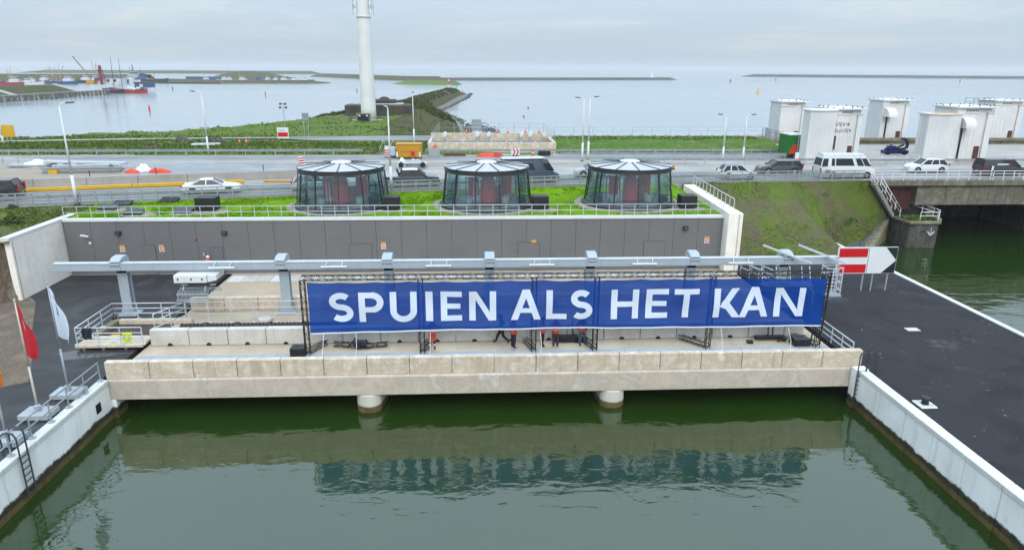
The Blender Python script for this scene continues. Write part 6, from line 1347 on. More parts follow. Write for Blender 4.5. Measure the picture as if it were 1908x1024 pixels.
# ---- lifting towers
slot_m = dkgrey
def tower(label, x, y, w_, d, h, z0=7.5, bay=None, hood=False, text=False, window=False, cap_m=None, roofrail=False):
    t = thing('sluice_tower', label, 'tower', (x, y, z0), 'white lifting towers of the sluice')
    zt = z0+h; x1, y1 = x+w_, y+d
    # main block with a recessed bay on the right of its front
    part('wall', M().prism([(x,y),(x+w_*.58,y),(x+w_*.58,y+.28),(x+w_*.84,y+.28),(x+w_*.84,y),(x1,y),(x1,y1),(x,y1)], z0, zt-.62), tower_white, t)
    part('attic', M().prism([(x+.02,y+.05),(x+w_*.58,y+.05),(x+w_*.60,y+.35),(x1-.15,y+.35),(x1-.1,y1-.1),(x+.02,y1-.1)], zt-.618, zt), tower_white, t)
    part('cornice', M().box(x-.12,x+w_*.60,y-.12,y+.5,zt-.66,zt-.60).box(x+w_*.82,x1+.14,y-.12,y+.5,zt-.66,zt-.60), tower_white, t)
    part('roof_slab', M().box(x-.3,x1+.35,y-.35,y1+.35,zt+.002,zt+.24), white_paint, t, bevel=.04)
    part('roof_top', M().add([(x-.1,y-.1,zt+.25),(x1+.1,y-.1,zt+.25),(x1+.1,y1+.1,zt+.25),(x-.1,y1+.1,zt+.25),((x+x1)/2,(y+y1)/2,zt+.42)], [(0,1,4),(1,2,4),(2,3,4),(3,0,4)]), cap_m or white_paint, t)
    for k in range(5): part('pilaster_strip', M().box(x+.06+k*w_*.135,x+.06+k*w_*.135+w_*.05,y-.03,y-.002,z0,zt-.68), tower_white, t)
    for k in range(6): part('pilaster_strip', M().box(x-.03,x-.002,y+.3+k*d*.16,y+.3+k*d*.16+d*.06,z0,zt-.68), tower_white, t)
    for k in range(7): part('vent_slot', M().box(x+1.2+k*w_*.05,x+1.2+k*w_*.05+w_*.03,y+.04,y+.049,zt-.47,zt-.20), slot_m, t)
    for k in range(14):
        a = k/14*2*(w_+d); px, py = (x-.2+a, y-.2) if a < w_ else ((x1+.2, y-.2+a-w_) if a < w_+d else ((x1+.2-(a-w_-d), y1+.2) if a < 2*w_+d else (x-.2, y1+.2-(a-2*w_-d))))
        part('stud', M().box(px-.06,px+.06,py-.06,py+.06,zt+.241,zt+.40), black_m, t)
    part('door_frame', M().box(x+w_*.60,x+w_*.82,y+.24,y+.279,z0,z0+2.2), white_paint, t)
    part('door', M().box(x+w_*.62,x+w_*.80,y+.20,y+.239,z0+.05,z0+2.1), door_brown, t)
    if bay:
        bw, bd, bh = bay; bx0 = x-bw+.35
        pl = [(bx0,y-bd*.55),(bx0+bw*.42,y-bd),(x-.02,y-bd*.42),(x-.02,y+.9),(bx0,y+.9)]
        part('bay', M().prism(pl, z0, z0+bh), tower_white, t)
        cxm, cym = sum(p[0] for p in pl)/5, sum(p[1] for p in pl)/5
        part('bay_cap', M().prism([(cxm+(px-cxm)*1.1, cym+(py-cym)*1.1) for px, py in pl], z0+bh+.002, z0+bh+.22), cap_m or white_paint, t, bevel=.03)
        if hood:
            for k in range(4): part('ridge', M().box(bx0-.06,bx0-.004,y-bd*.55+.15+k*.38,y-bd*.55+.32+k*.38,z0+.2,z0+bh-.2), tower_white, t)
    if hood:
        hx = x-.05
        arcp = [(y-1.15*sin(a), zt-1.55+1.0*cos(a)-.55) for a in [pi/2*i/8 for i in range(9)]]
        part('hood', M().profx([(y-.003,zt-1.1)]+[(y-1.9*sin(a), zt-2.6+1.5*cos(a)) for a in [pi/2*i/8 for i in range(9)]]+[(y-.003,zt-2.6)], hx+.25, hx+1.75), tower_white, t)
        part('chain_slot', M().box(hx+.85,hx+1.15,y-.08,y-.052,z0,zt-2.6), black_m, t)
    if text:
        fm = {'S':[(0,1,1,1),(0,.5,1,.5),(0,0,1,0),(0,.5,0,1),(1,0,1,.5)],'T':[(0,1,1,1),(.5,0,.5,1)],'E':[(0,0,0,1),(0,1,1,1),(0,.5,.8,.5),(0,0,1,0)],'V':[(0,1,.5,0),(.5,0,1,1)],'I':[(.5,0,.5,1)],'N':[(0,0,0,1),(0,1,1,0),(1,0,1,1)],'L':[(0,0,0,1),(0,0,1,0)],'U':[(0,0,0,1),(0,0,1,0),(1,0,1,1)],'Z':[(0,1,1,1),(1,1,0,0),(0,0,1,0)]}
        for row, (wd, zr) in enumerate((('STEVIN',zt-2.15),('SLUIZEN',zt-3.0))):
            m = M()
            for k, chh in enumerate(wd):
                for a,b_,c_,d_ in fm[chh]: m.bar((x+.45+k*.34+a*.2,y-.066,zr+b_*.42),(x+.45+k*.34+c_*.2,y-.066,zr+d_*.42),.02,.055)
            part('lettering', m, dkgrey, t)
    if window: part('window', M().box(x+.15,x+.75,y-.08,y-.051,z0+1.6,z0+3.5), dkgrey, t)
    if roofrail:
        rr_ = M()
        for (ax, ay) in ((x+w_*.4,y+.2),(x+w_*.7,y+.2),(x+w_-.2,y+.2),(x+w_*.4,y+2),(x+w_-.2,y+2)): rr_.tube((ax,ay,zt+.3),(ax,ay,zt+1.35),.04)
        for zv in (.8,1.35): rr_.path([(x+w_*.4,y+2,zt+zv),(x+w_*.4,y+.2,zt+zv),(x+w_-.2,y+.2,zt+zv),(x+w_-.2,y+2,zt+zv)], .035)
        part('roof_railing', rr_, rail_grey, t); part('red_rail', M().tube((x+w_*.8,y+2.2,zt+.9),(x+w_+1.2,y+2.2,zt+.9),.06), door_brown, t)
    return t
tower('white sluice tower with a green box trailer in front of its corner', 52.1, 117.5, 4.5, 4.5, 6.9)
tower('white sluice tower bearing two dark lines of lettering, behind the minibus', 49.3, 94.2, 4.2, 5.0, 7.0, bay=(4.2,2.2,6.9), text=True, window=True)
tower('white sluice tower with a curved hood beside the blue machine', 70.0, 117.5, 4.9, 4.5, 7.2, hood=True)
tower('biggest white sluice tower with yellow lichen cap, hood and roof railing', 66.6, 93.6, 5.2, 5.2, 7.3, bay=(5.2,2.4,6.5), hood=True, cap_m=None, roofrail=True)
tower('white sluice tower at the far right edge of the picture', 90.9, 118.5, 5.2, 4.6, 7.1)
tower('white sluice tower', 86, 94.2, 5.2, 5.2, 7.2, bay=(4.6,2.2,6.6)) if False else None
solo('lichen_patch', M().add([(62.3,91.8,14.23),(64.6,91.3,14.23),(66.3,92.6,14.23),(66.2,94.2,14.23),(62.4,94.2,14.23)], [(0,1,2,3,4)]), yellow_m, 'yellow lichen on the cap of the biggest white tower', 'lichen', (64,92.6,14.2))
t = thing('parapet_wall', 'grey concrete parapet wall along the seaward side between the towers', 'wall', (80,113,7.5))
for i in range(14): part('wall_panel', M().box(53.5+i*4.2+.02,53.5+(i+1)*4.2-.02,116.0,116.5,7.5,8.6), conc_mossy, t, bevel=.03)
part('seat_beam', M().box(53.5,112,115.6,115.98,8.1,8.3), conc_old, t)
t = thing('box_trailer', 'green box trailer with an orange corner and white roof', 'trailer', (46.2,98,RZ))
part('box', M().box(44.5,46.9,96.4,99.9,8.2,10.85), green_m, t, bevel=.03); part('roof', M().box(44.45,46.95,96.35,99.95,10.852,10.96), white_clean, t)
part('orange_corner', M().add([(44.55,96.385,8.25),(45.75,96.385,8.25),(45.75,96.385,9.6),(45.2,96.385,9.6)], [(0,1,2,3)]), orange_m, t)
part('seam', M().box(45.78,45.88,96.38,96.39,8.25,10.8), sign_white, t); part('chassis', M().box(44.6,46.8,96.5,99.7,7.95,8.19).box(47.8,50.6,98.3,98.5,8.0,8.15), dkgrey, t)
for xx in (45.0,46.4): part('wheel', M().tube((xx,96.42,7.95),(xx,96.7,7.95),.4,n=14), tyre_m, t)
t = thing('blue_machine', 'low dark blue machine with a curved arm parked before the parapet', 'machine', (63,101,RZ))
part('chassis', M().box(61.2,64.9,100.4,101.6,7.75,8.25), blue_m, t, bevel=.05); part('engine', M().box(61.9,63.0,100.5,101.5,8.26,8.9), blue_m, t, bevel=.08)
for k in range(6):
    a0, a1 = radians(-30+k*22), radians(-30+(k+1)*22); part('arm_segment', M().bar((63.9+.9*cos(a0),100.9,8.9+.95*sin(a0)+.1),(63.9+.9*cos(a1),100.9,8.9+.95*sin(a1)+.1),.35,.32), blue_m if k % 2 else black_m, t)
part('arm', M().bar((61.4,100.9,8.3),(62.4,100.9,9.0),.25).bar((62.8,100.8,8.4),(64.2,100.8,9.1),.25).bar((63.3,101,8.3),(64.7,101,8.5),.3), black_m, t)
for xx in (61.7,64.3): part('wheel', M().tube((xx,100.3,7.9),(xx,100.6,7.9),.36,n=12), tyre_m, t)
# ================================================================= MAST, BUNKER, FAR SHORE
t = thing('radio_mast', 'tall tapering white mast rising out of the picture', 'mast', (-25.2,166,7.6))
part('shaft', M().lathe([(1.78,0),(1.72,3),(1.60,12),(1.46,24),(1.40,32),(1.36,44)], (-25.2,166,7.55), 36), white_paint, t, smooth=True)
for s in (-1,1):
    part('antenna', M().tube((-25.2+s*1.95,165.2,32.0),(-25.2+s*1.95,165.2,35.5),.13).tube((-25.2+s*2.3,166,31),(-25.2+s*2.3,166,36),.05), galv, t)
    part('bracket', M().bar((-25.2,165.4,32.6),(-25.2+s*2.3,165.4,32.6),.10).bar((-25.2,165.4,34.4),(-25.2+s*2.3,165.4,34.4),.10), galv, t)
    part('radio_unit', M().box(-25.2+s*1.75-.18,-25.2+s*1.75+.18,164.9,165.2,31.6,32.3).box(-25.2+s*1.75-.18,-25.2+s*1.75+.18,164.9,165.2,33.2,33.9), white_clean, t)
for k in range(5): part('collar', M().lathe([(1.74-.04*k,-.04),(1.78-.04*k,0),(1.74-.04*k,.04)], (-25.2,166,30.6+k*.9), 30), steel_lt, t) if k in (0,) else None
part('foot_wall', M().box(-28.8,-21,164.3,164.6,7.4,8.15), conc_block, t)
t = thing('notice_board', 'dark blue notice board at the foot of the white mast', 'sign', (-25.9,162.6,7.6)); part('cabinet', M().box(-27.6,-24.4,162.6,163.6,7.5,9.6), conc_mossy, t, bevel=.05); part('blue_panel', M().box(-27.3,-24.7,162.57,162.598,7.9,9.4), ship_blue if False else navy, t)
part('white_print', M().box(-27.1,-26.6,162.56,162.568,9.0,9.25).box(-25.3,-24.95,162.56,162.568,8.95,9.3), sign_white, t)
t = thing('bunker', 'weathered concrete bunker with rounded corners behind the mast', 'bunker', (-24,178,7.6))
def rrect(x0,x1,y0,y1,r): 
    o = []
    for cx_,cy_,a0 in ((x1-r,y0+r,-90),(x1-r,y1-r,0),(x0+r,y1-r,90),(x0+r,y0+r,180)):
        o += [(cx_+r*cos(radians(a0+k*22.5)), cy_+r*sin(radians(a0+k*22.5))) for k in range(5)]
    return o
part('wall', M().prism(rrect(-33,-16.6,176,186,2.2), 7.0, 10.7), mk('bunker_concrete', L(.10,.09,.068), L(.055,.05,.038), sc=.4, rough=.95, streak=.5, sdark=L(.03,.03,.025), bump=.6), t, bevel=.15)
part('roof', M().prism(rrect(-31,-18.5,178,185.5,2.0), 10.7, 11.0), conc_road, t, bevel=.2)
part('upper_block', M().prism(rrect(-27.8,-20.5,181,186,1.6), 11.0, 11.9), bpy.data.materials['bunker_concrete'], t, bevel=.25); part('cupola', M().ball((-23.6,183,11.9),1.2,14,8,(1.1,1,.6)), bpy.data.materials['bunker_concrete'], t, smooth=True)
part('low_wall', M().box(-35,-14,173.2,173.6,7.2,8.3), conc_mossy, t)
t = thing('beacon', 'red and white navigation beacon on the tip of the mole', 'beacon', (-17.3,455,6.7)); part('mast', M().tube((-17.3,455,6.5),(-17.3,455,14.2),.16), white_paint, t)
for k, mm in enumerate((white_paint, white_paint, sign_red, white_paint)): part('panel', M().box(-18.1+.1*k,-16.5-.1*k,454.6,455.4,7.6+k*1.25,8.7+k*1.25), mm, t)
part('lantern', M().lathe([(.35,0),(.35,.6),(0.01,.9)], (-17.3,455,12.7), 10), sign_red, t); part('light_box', M().box(-17.7,-16.9,454.5,454.9,9.3,10.0), black_m, t)
for xx, yy, zz_, lb in ((-23.6,300,6.3,'thin dark post on the crest of the mole'),(-12.6,458,5.4,'short dark post right of the beacon'),(-8.8,470,3.0,'short red post at the right tip of the mole')):
    solo('navigation_post', M().tube((xx,yy,zz_-.6),(xx,yy,zz_+3.2),.12), sign_red if 'red' in lb else dkgrey, lb, 'post', (xx,yy,zz_))
rk = M(); r5 = random.Random(5)
for k in range(260):
    u = r5.random(); x = 1.5+u*7+r5.gauss(0,.9); y = 246-u*34+r5.gauss(0,3.5)
    if r5.random() < .5: x, y = 4+r5.gauss(0,1.3), 233+r5.gauss(0,6)
    rk.ball((x,y,.02), r5.uniform(.12,.45), 6, 3, (1.2,1.5,.45))
for k in range(40): rk.ball((-2+r5.random()*6, 262+r5.gauss(0,2), .02), r5.uniform(.1,.3), 6, 3, (1.5,1.5,.4))
setting('tidal_rocks', rk, blackpl, kind='stuff')
eb = M()
for line, n_, w_ in (([(-3,218),(-3.8,248),(-8,288),(-17.6,335),(-14,372),(-10.6,426),(-8,458),(-5.6,500),(-4.6,545),(-3.8,572)], 420, .8),([(9,130),(6,148),(3,180),(-.5,205),(-3,218)], 160, .7)):
    for k in range(n_):
        s = r5.random()*(len(line)-1.001); i = int(s); a, b = line[i], line[i+1]; x = lerp(a[0],b[0],s-i)+r5.gauss(0,.7); y = lerp(a[1],b[1],s-i)
        eb.ball((x,y,.05), r5.uniform(.3,w_), 5, 3, (1,1.2,.7))
setting('shore_boulders', eb, conc_dark, kind='stuff')
setting('bird_flock', M().add([(-78.0+i*1.1, 262+i*.8, 13.2+.2*(i%3)) for i in range(1)], []), black_m) if False else None

# ---- breakwaters and far land
def mole(name, line, w_, h, mat, taper=True, kind='structure'):
    rows = []
    for i, (x, y) in enumerate(line):
        e_ = .08 if taper and i in (0, len(line)-1) else 1
        a, b = line[max(0,i-1)], line[min(len(line)-1,i+1)]; d = Vector((b[0]-a[0], b[1]-a[1])).normalized(); nx, ny = -d.y, d.x
        W_ = w_; hh = h*e_
        rows.append([(x-nx*s*W_*(1 if abs(s)>.6 else 1), y-ny*s*W_, zv) for s, zv in ((1,-.5),(.35,hh),(-.35,hh),(-1,-.5))])
    return setting(name, M().grid(rows), mat, kind)
def subdiv(a, b, n, jit=0): return [(lerp(a[0],b[0],i/n), lerp(a[1],b[1],i/n)+jit*sin(i*1.7)) for i in range(n+1)]
mole('breakwater', subdiv((-70,1150),(358,1305),24)+[(372,1308)], 16, 4.2, farstone_m)
mole('breakwater', [(735,1925)]+subdiv((770,1930),(1750,1560),20), 24, 6.6, farstone_m)
mole('harbour_mole', [(-345,1540)]+subdiv((-325,1531),(-108,1140),8)+subdiv((-104,1130),(-60,1135),3)+[(-45,1140)], 22, 6.5, scrub_m)
mole('harbour_mole', [(-452,2115)]+subdiv((-480,2110),(-1300,2100),10), 24, 8, scrub_m)
mole('grass_islet', [(-92,905),(-80,893),(-60,880),(-42,868),(-28,862),(-22,860)], 20, 4.6, field_m)
mole('sand_spit', [(-186,921),(-215,916),(-322,900),(-389,960),(-460,985),(-540,1040),(-700,1150)], 24, 3.6, scrub_m)
setting('harbour_hill', M().grid([[(-460+i*9, 1180+j*22, (12.5*max(0,sin(pi*min(1,max(0,(i)/16))))*sin(pi*j/6)+.6*nz(i,j))*(1 if 0<j<6 else .0)-.2) for i in range(17)] for j in range(7)]), scrub_m, smooth=True)
mole('sea_dike', subdiv((-900,1010),(-455,1010),14), 30, 8.6, scrub_m, False)
mole('harbour_dike', subdiv((-352,320),(-297,538),12), 22, 6.6, scrub_m, True)
t = thing('timber_jetty', 'long weathered timber jetty along the fishing harbour dike', 'jetty', (-266,460,0))
for i in range(44):
    y = 296+i*5.2
    part('pile', M().box(-263.9,-263.2,y,y+.7,-1.5,3.4), wood_m, t); part('fender', M().box(-264.4,-263.95,y+.1,y+3.6,.2,2.6), wood_m if i % 3 else conc_road, t)
part('deck', M().box(-272,-264.5,296,526,2.4,3.0), wood_m, t); part('rail', M().box(-264.6,-264.45,296,526,3.7,3.85).box(-264.6,-264.45,296,526,3.3,3.4), steel_lt, t)
for i in range(2): solo('dike_stairs', M().add([(-272,428+i*68,3.1),(-272,434+i*68,3.1),(-288,428+i*68,7.9),(-288,434+i*68,7.9)], [(0,2,3,1)]), conc_road, ('pale stairs on the harbour dike, nearer the left edge','pale stairs on the harbour dike, nearer the sailing ships')[i], 'stairs', (-280,430+i*68,5))
def boat(name, label, cat, x, y, L_, W_, H_, rz, hull, sup=None, masts=(), sup_x=-.2, gear=None, boom=None, z=0, supm=ship_white, low=None):
    t = thing(name, label, cat, (x,y,z), None, rz)
    rows = []
    for u in (-.5,-.46,-.3,0,.25,.4,.48,.5):
        w0 = W_/2*(1-max(0,(u-.15)/.35)**1.8)*(1 if u > -.48 else .85); sh = H_*(1+.45*max(0,(u-.1)/.4)**2+.12*max(0,(-u-.2)/.3))
        rows.append([(u*L_+.25*max(0,u)*H_*(1 if True else 0), -w0, sh),(u*L_*.97, -w0*.8, -.3),(u*L_*.97, w0*.8, -.3),(u*L_+.25*max(0,u)*H_, w0, sh)])
    m = M().grid(rows); m.add(rows[0], [(0,1,2,3)])
    part('hull', m, hull, t, local=True); part('deck', M().grid([[r[0], r[3]] for r in [[(p[0],p[1]*.96,p[2]-.25) for p in r] for r in rows]]), wood_m, t, local=True)
    if low: part('gunwale', M().grid([[ (p[0],p[1]*1.01,p[2]+.05), (p[0],p[1]*1.02,p[2]-.45)] for p in [r[0] for r in rows]]).grid([[ (p[0],p[1]*1.02,p[2]-.45), (p[0],p[1]*1.01,p[2]+.05)] for p in [r[3] for r in rows]]), low, t, local=True)
    if sup:
        sl, sh, k = sup; part('deckhouse', M().box(sup_x*L_-sl/2,sup_x*L_+sl/2,-W_*.36,W_*.36,H_-.2,H_+sh), supm, t, local=True, bevel=.1)
        part('wheelhouse', M().box(sup_x*L_-sl*.28,sup_x*L_+sl*.3,-W_*.3,W_*.3,H_+sh+.01,H_+sh+k), supm, t, local=True, bevel=.1); part('window_band', M().box(sup_x*L_-sl*.285,sup_x*L_+sl*.31,-W_*.31,W_*.31,H_+sh+k*.4,H_+sh+k*.75), carglass, t, local=True)
    if L_ > 12 and z == 0:
        rr_ = random.Random(int(abs(x*7+y)))
        for q in range(5):
            cx_ = rr_.uniform(-.38,.34)*L_; cw = rr_.uniform(.6,1.8); part('deck_gear', M().box(cx_-cw,cx_+cw,-W_*.3,W_*.1,H_-.3,H_+rr_.uniform(.3,1.5)), rr_.choice((buff_m,ship_white,ship_blue,dkgrey,ship_orange,conc_road)), t, local=True)
    for mx_, mh, mr, mm in masts:
        part('mast', M().tube((mx_*L_,0,H_-.3),(mx_*L_-.02*mh,0,H_+mh),mr,mr*.5,n=7), mm, t, local=True)
    if boom: 
        for a, b, r_, mm in boom: part('boom', M().tube(a, b, r_, n=6), mm, t, local=True)
    return t
boat('sailing_barge', 'black two masted sailing barge moored at the jetty end', 'ship', -272.5,546,15.5,5,2.8, radians(178), ship_black, masts=((-.08,23.5,.26,ship_black),(-.46,22.3,.24,ship_black)), boom=[((3,0,2.4),(6.5,0,8.0),.22,buff_m),((-2,0,3),(-1.0,1,8),.2,buff_m),((-5,0,3),(-6.5,1,8.5),.22,buff_m)], low=ship_red)
boat('sailing_barge', 'red hulled sailing barge with white sail covers ahead of the black one', 'ship', -257.5,549.5,17,5,2.5, radians(2), ship_red, boom=[((2,0,2.6),(-6,0,4.6),.5,sign_white),((7,0,2.6),(1,0,4.4),.45,sign_white),((3,0,2.6),(4.5,1,6),.18,buff_m)], sup=(3,1.0,.9), sup_x=.3, supm=door_brown)
boat('fishing_trawler', 'red fishing trawler at the left picture edge', 'trawler', -456,722,27,7,3.8, radians(178), ship_red, sup=(9,2.6,2.6), sup_x=-.12, masts=((.1,13,.35,buff_m),(-.02,15,.35,buff_m),(.05,12,.3,buff_m)), boom=[((-4,0,6),(-9,2,13),.25,buff_m),((-2,0,6),(5,-2,15),.25,buff_m)])
boat('work_boat', 'white yacht close behind the dike near the red trawler', 'boat', -438,722,16,5,3.2, radians(6), ship_white, sup=(7,2.2,2.0), masts=((.0,9,.15,steel_lt),))
boat('work_boat', 'second white yacht left of the orange trawler', 'boat', -455,758,15,5,3.4, radians(10), ship_white, sup=(6,2.4,2.0))
boat('fishing_trawler', 'orange fishing trawler among the boats behind the harbour dike', 'trawler', -487,834,32,7,3.4, radians(170), ship_orange, sup=(9,2.6,2.4), sup_x=.1, masts=((-.2,13,.35,buff_m),(0,14,.35,buff_m)), boom=[((-5,0,6),(-10,0,16),.3,buff_m)])
boat('fishing_trawler', 'blue fishing trawler with buff gantries behind the harbour dike', 'trawler', -462,815,36,7.5,3.0, radians(175), ship_blue, sup=(10,3,2.6), sup_x=-.25, masts=((.0,20,.4,buff_m),(.12,18,.35,buff_m),(.25,15,.35,buff_m)), boom=[((1,0,6),(-6,0,20),.35,buff_m),((6,0,6),(11,0,19),.35,buff_m)])
boat('fishing_trawler', 'dark fishing trawler with a tall buff gantry left of the crane', 'trawler', -455,870,34,7,3.2, radians(5), ship_black, sup=(9,3,2.6), sup_x=-.25, masts=((.05,23,.4,buff_m),(.18,18,.35,buff_m)), boom=[((1,0,7),(6,0,23),.35,buff_m)])
boat('work_boat', 'white work boat left of the yellow crane', 'boat', -440,855,22,6,3.2, radians(10), ship_white, sup=(9,3,2.6), masts=((.0,14,.2,steel_lt),))
boat('work_boat', 'white and blue boat right of the crane foot', 'boat', -425,868,24,6,3.4, radians(0), ship_blue, sup=(12,3.6,2.6))
boat('work_boat', 'small white motor boat left of the black coaster', 'boat', -418,890,16,5,3, radians(0), ship_white, sup=(8,3,2.2))
boat('coaster', 'black coaster with pale blue wheelhouse right of the sailing masts', 'ship', -401,905,36,7,4.0, radians(4), ship_black, sup=(10,3.6,3.4), sup_x=-.34, masts=((-.36,13,.4,ship_black),(.05,8,.25,ship_black)), supm=ship_blue)
boat('patrol_ship', 'grey ship with a tall dark mast behind the barge masts', 'ship', -452,965,34,8,4.6, radians(0), dkgrey, sup=(14,4,4), sup_x=0, masts=((0,17,.9,ship_black),(-.1,14,.5,ship_black)), supm=galv)
boat('work_boat', 'blue and white boat at the left end of the island harbour', 'boat', -372,1000,22,6,2.4, 0, ship_blue, sup=(8,2.6,2.2))
rb = random.Random(11)
nmz = ['pale boat beside the blue hall, island harbour, far left','low white boat left of the yellow ferry','white boat above the yellow ferry','yellow hulled ferry in the island harbour','blue covered barge right of the yellow ferry','grey boat in the middle of the island harbour','white boat in the middle of the island harbour','dark boat with two light masts in the island harbour','white boat near the right end of the island harbour','black tug at the right end of the island harbour']
for i, nm in enumerate(nmz):
    x = -355+i*14.5; hull = (ship_blue, ship_white, ship_white, yellow_m, ship_blue, dkgrey, ship_white, ship_black, ship_white, ship_black)[i]
    boat('moored_boat', nm, 'boat', x, 965+rb.uniform(-12,12), rb.uniform(13,20), 5, 2.6, rb.choice((0,.1,3.1)), hull, sup=(rb.uniform(5,9),2.4,1.8), masts=((0,rb.choice((7,9,14)),.15,steel_lt),) if i in (3,7,8) else (), supm=ship_blue if i == 4 else ship_white)
red_far = mk('faded_red_paint', L(.30,.03,.035), L(.24,.025,.03), sc=.3, rough=.6)
t = thing('lattice_lighthouse', 'red lattice lighthouse tower in the fishing harbour', 'lighthouse', (-287,560,7))
for s in ((-1,-1),(1,-1),(1,1),(-1,1)): part('leg', M().bar((-287+s[0]*2.3,560+s[1]*2.3,6),(-286.6+s[0]*.9,560+s[1]*.9,15.8),.35), red_far, t)
for zv, hw in ((8,2.0),(10.5,1.65),(13,1.3),(15.5,.95)):
    part('brace', M().bar((-287-hw,560-hw,zv),(-287+hw,560-hw,zv+2),.22).bar((-287+hw,560-hw,zv),(-287-hw,560-hw,zv+2),.22).bar((-287-hw,560-hw,zv),(-287+hw,560-hw,zv),.25), red_far, t)
part('core', M().tube((-286.8,560,6),(-286.8,560,16),.9,.7,n=10), red_far, t); part('gallery', M().lathe([(1.5,0),(2.2,.6),(2.2,1.0),(1.2,1.0)], (-286.8,560,15.8), 12), red_far, t); part('lantern', M().lathe([(1.1,1.0),(1.1,3.2),(1.3,3.3),(.8,4.3),(0.01,4.6)], (-286.8,560,15.8), 12), red_far, t)
t = thing('harbour_hut', 'white harbour hut with grey hipped roof beside the lighthouse', 'building', (-280,566,7)); part('wall', M().box(-286.5,-273,562,570,6,11), ship_white, t); part('roof', M().add([(-287,561.5,11),(-272.5,561.5,11),(-272.5,570.5,11),(-287,570.5,11),(-281.5,566,13.6),(-278,566,13.6)], [(0,1,5,4),(1,2,5),(2,3,4,5),(3,0,4)]), dkgrey, t); part('window', M().box(-284,-282,561.9,561.99,8,9.8).box(-279,-277,561.9,561.99,8,9.8), carglass, t)
t = thing('harbour_shed', 'low blue shed near the masts of the barge', 'building', (-268,590,4)); part('wall', M().box(-276,-265,588,600,3,6.6), ship_blue, t); part('roof', M().box(-276.5,-264.5,587.5,600.5,6.61,7.3), dkgrey, t); part('door', M().box(-272,-269.5,587.9,587.99,3,5.8), ship_white, t)
t = thing('mobile_crane', 'yellow mobile crane with long raised boom in the harbour', 'crane', (-316,600,7)); part('cab', M().box(-318.5,-312.5,597,603,5,8.6), yellow_m, t, bevel=.2); part('boom', M().bar((-315,600,9),(-327.3,600,27.2),.7,.7), mk('rusty_yellow', L(.32,.20,.07), L(.25,.155,.055), sc=.6, rough=.6), t); part('counterweight', M().box(-312,-309,598,602,8,10.5), dkgrey, t)
t = thing('island_hall', 'long low blue hall left in the island harbour', 'building', (-360,985,3)); part('wall', M().box(-395,-352,990,1000,2,6.2), ship_blue, t); part('roof', M().box(-395.5,-351.5,989.5,1000.5,6.21,6.8), galv, t)
solo('pontoon', M().box(-380,-307,866,870,-.3,1.4), ship_black, 'long dark pontoon in the water before the island', 'pontoon', (-340,868,0))
solo('pontoon_light', M().box(-309,-307,866.2,869.8,1.41,2.4), sign_red, 'small red light box at the right end of the dark pontoon', 'light', (-308,868,1.4))
def buoy(label, x, y, h, r, mat, top=False, lean=.0):
    t = thing('buoy', label, 'buoy', (x,y,0)); part('float', M().lathe([(r,-.3),(r*1.05,.35),(r*.5,h*.35)] if top else [(r,-.3),(r,h*.6),(r*.8,h*.8)], (x,y,0), 12), mat, t)
    part('topmark', M().lathe([(r*.5,h*.35),(r*.4,h*.75),(r*.25,h)] if top else [(r*.8,h*.8),(r*.3,h)], (x,y,0), 12), mat, t)
buoy('large yellow buoy on the open sea, upper right', 241.8, 595, 4.4, 1.3, yellow_l, True)
buoy('slim red buoy in the harbour basin, upper left', -148.2, 326.5, 3.0, .38, sign_red); buoy('small red buoy before the island, upper middle left', -151, 515, 3.0, .35, sign_red); buoy('small dark red buoy left of the white mast', -98, 588, 3.2, .4, sign_red)
buoy('small red buoy below the right breakwater', 851, 1207, 5.5, .9, sign_red); buoy('small red float on the sea above the chevron sign, nearer', 20.1, 295, .7, .4, sign_red); buoy('small red float on the sea above the chevron sign, farther', 26.7, 359, .8, .45, sign_red)
buoy('small green buoy on the sea, right of the long breakwater', 406, 1114, 4.5, .8, blkcloth); buoy('small dark buoy beside the dark pontoon', -268, 640, 3, .4, dkgrey); buoy('tiny dark buoy near the right breakwater tip', 560, 1300, 4, .7, dkgrey)
t = thing('sail_boat', 'distant small white sailing boat beyond the long breakwater', 'boat', (373,1500,0)); part('hull', M().profy([(368,.9),(379,1.1),(377.5,-.3),(369.5,-.3)],1498.5,1501.5), ship_white, t); part('sail', M().profy([(372.8,1.8),(378,1.8),(374,19)],1499.9,1500.1), sign_white, t); part('mast', M().tube((373.8,1500,.8),(373.8,1500,20),.12,n=5), steel_lt, t)
for i in range(5): solo('mooring_post', M().tube((-86+i*12.2,1010-i*4,-.5),(-86+i*12.2,1010-i*4,3.2),.5), dkgrey, 'mooring post in the water right of the mast, '+('leftmost','second from the left','middle one','second from the right','rightmost')[i], 'post', (-86+i*12.2,1010-i*4,0))
setting('bird', M().ball((-58.0,175,13.2),.28,6,4,(2.6,.8,.5)), blackpl, kind='stuff') if False else None

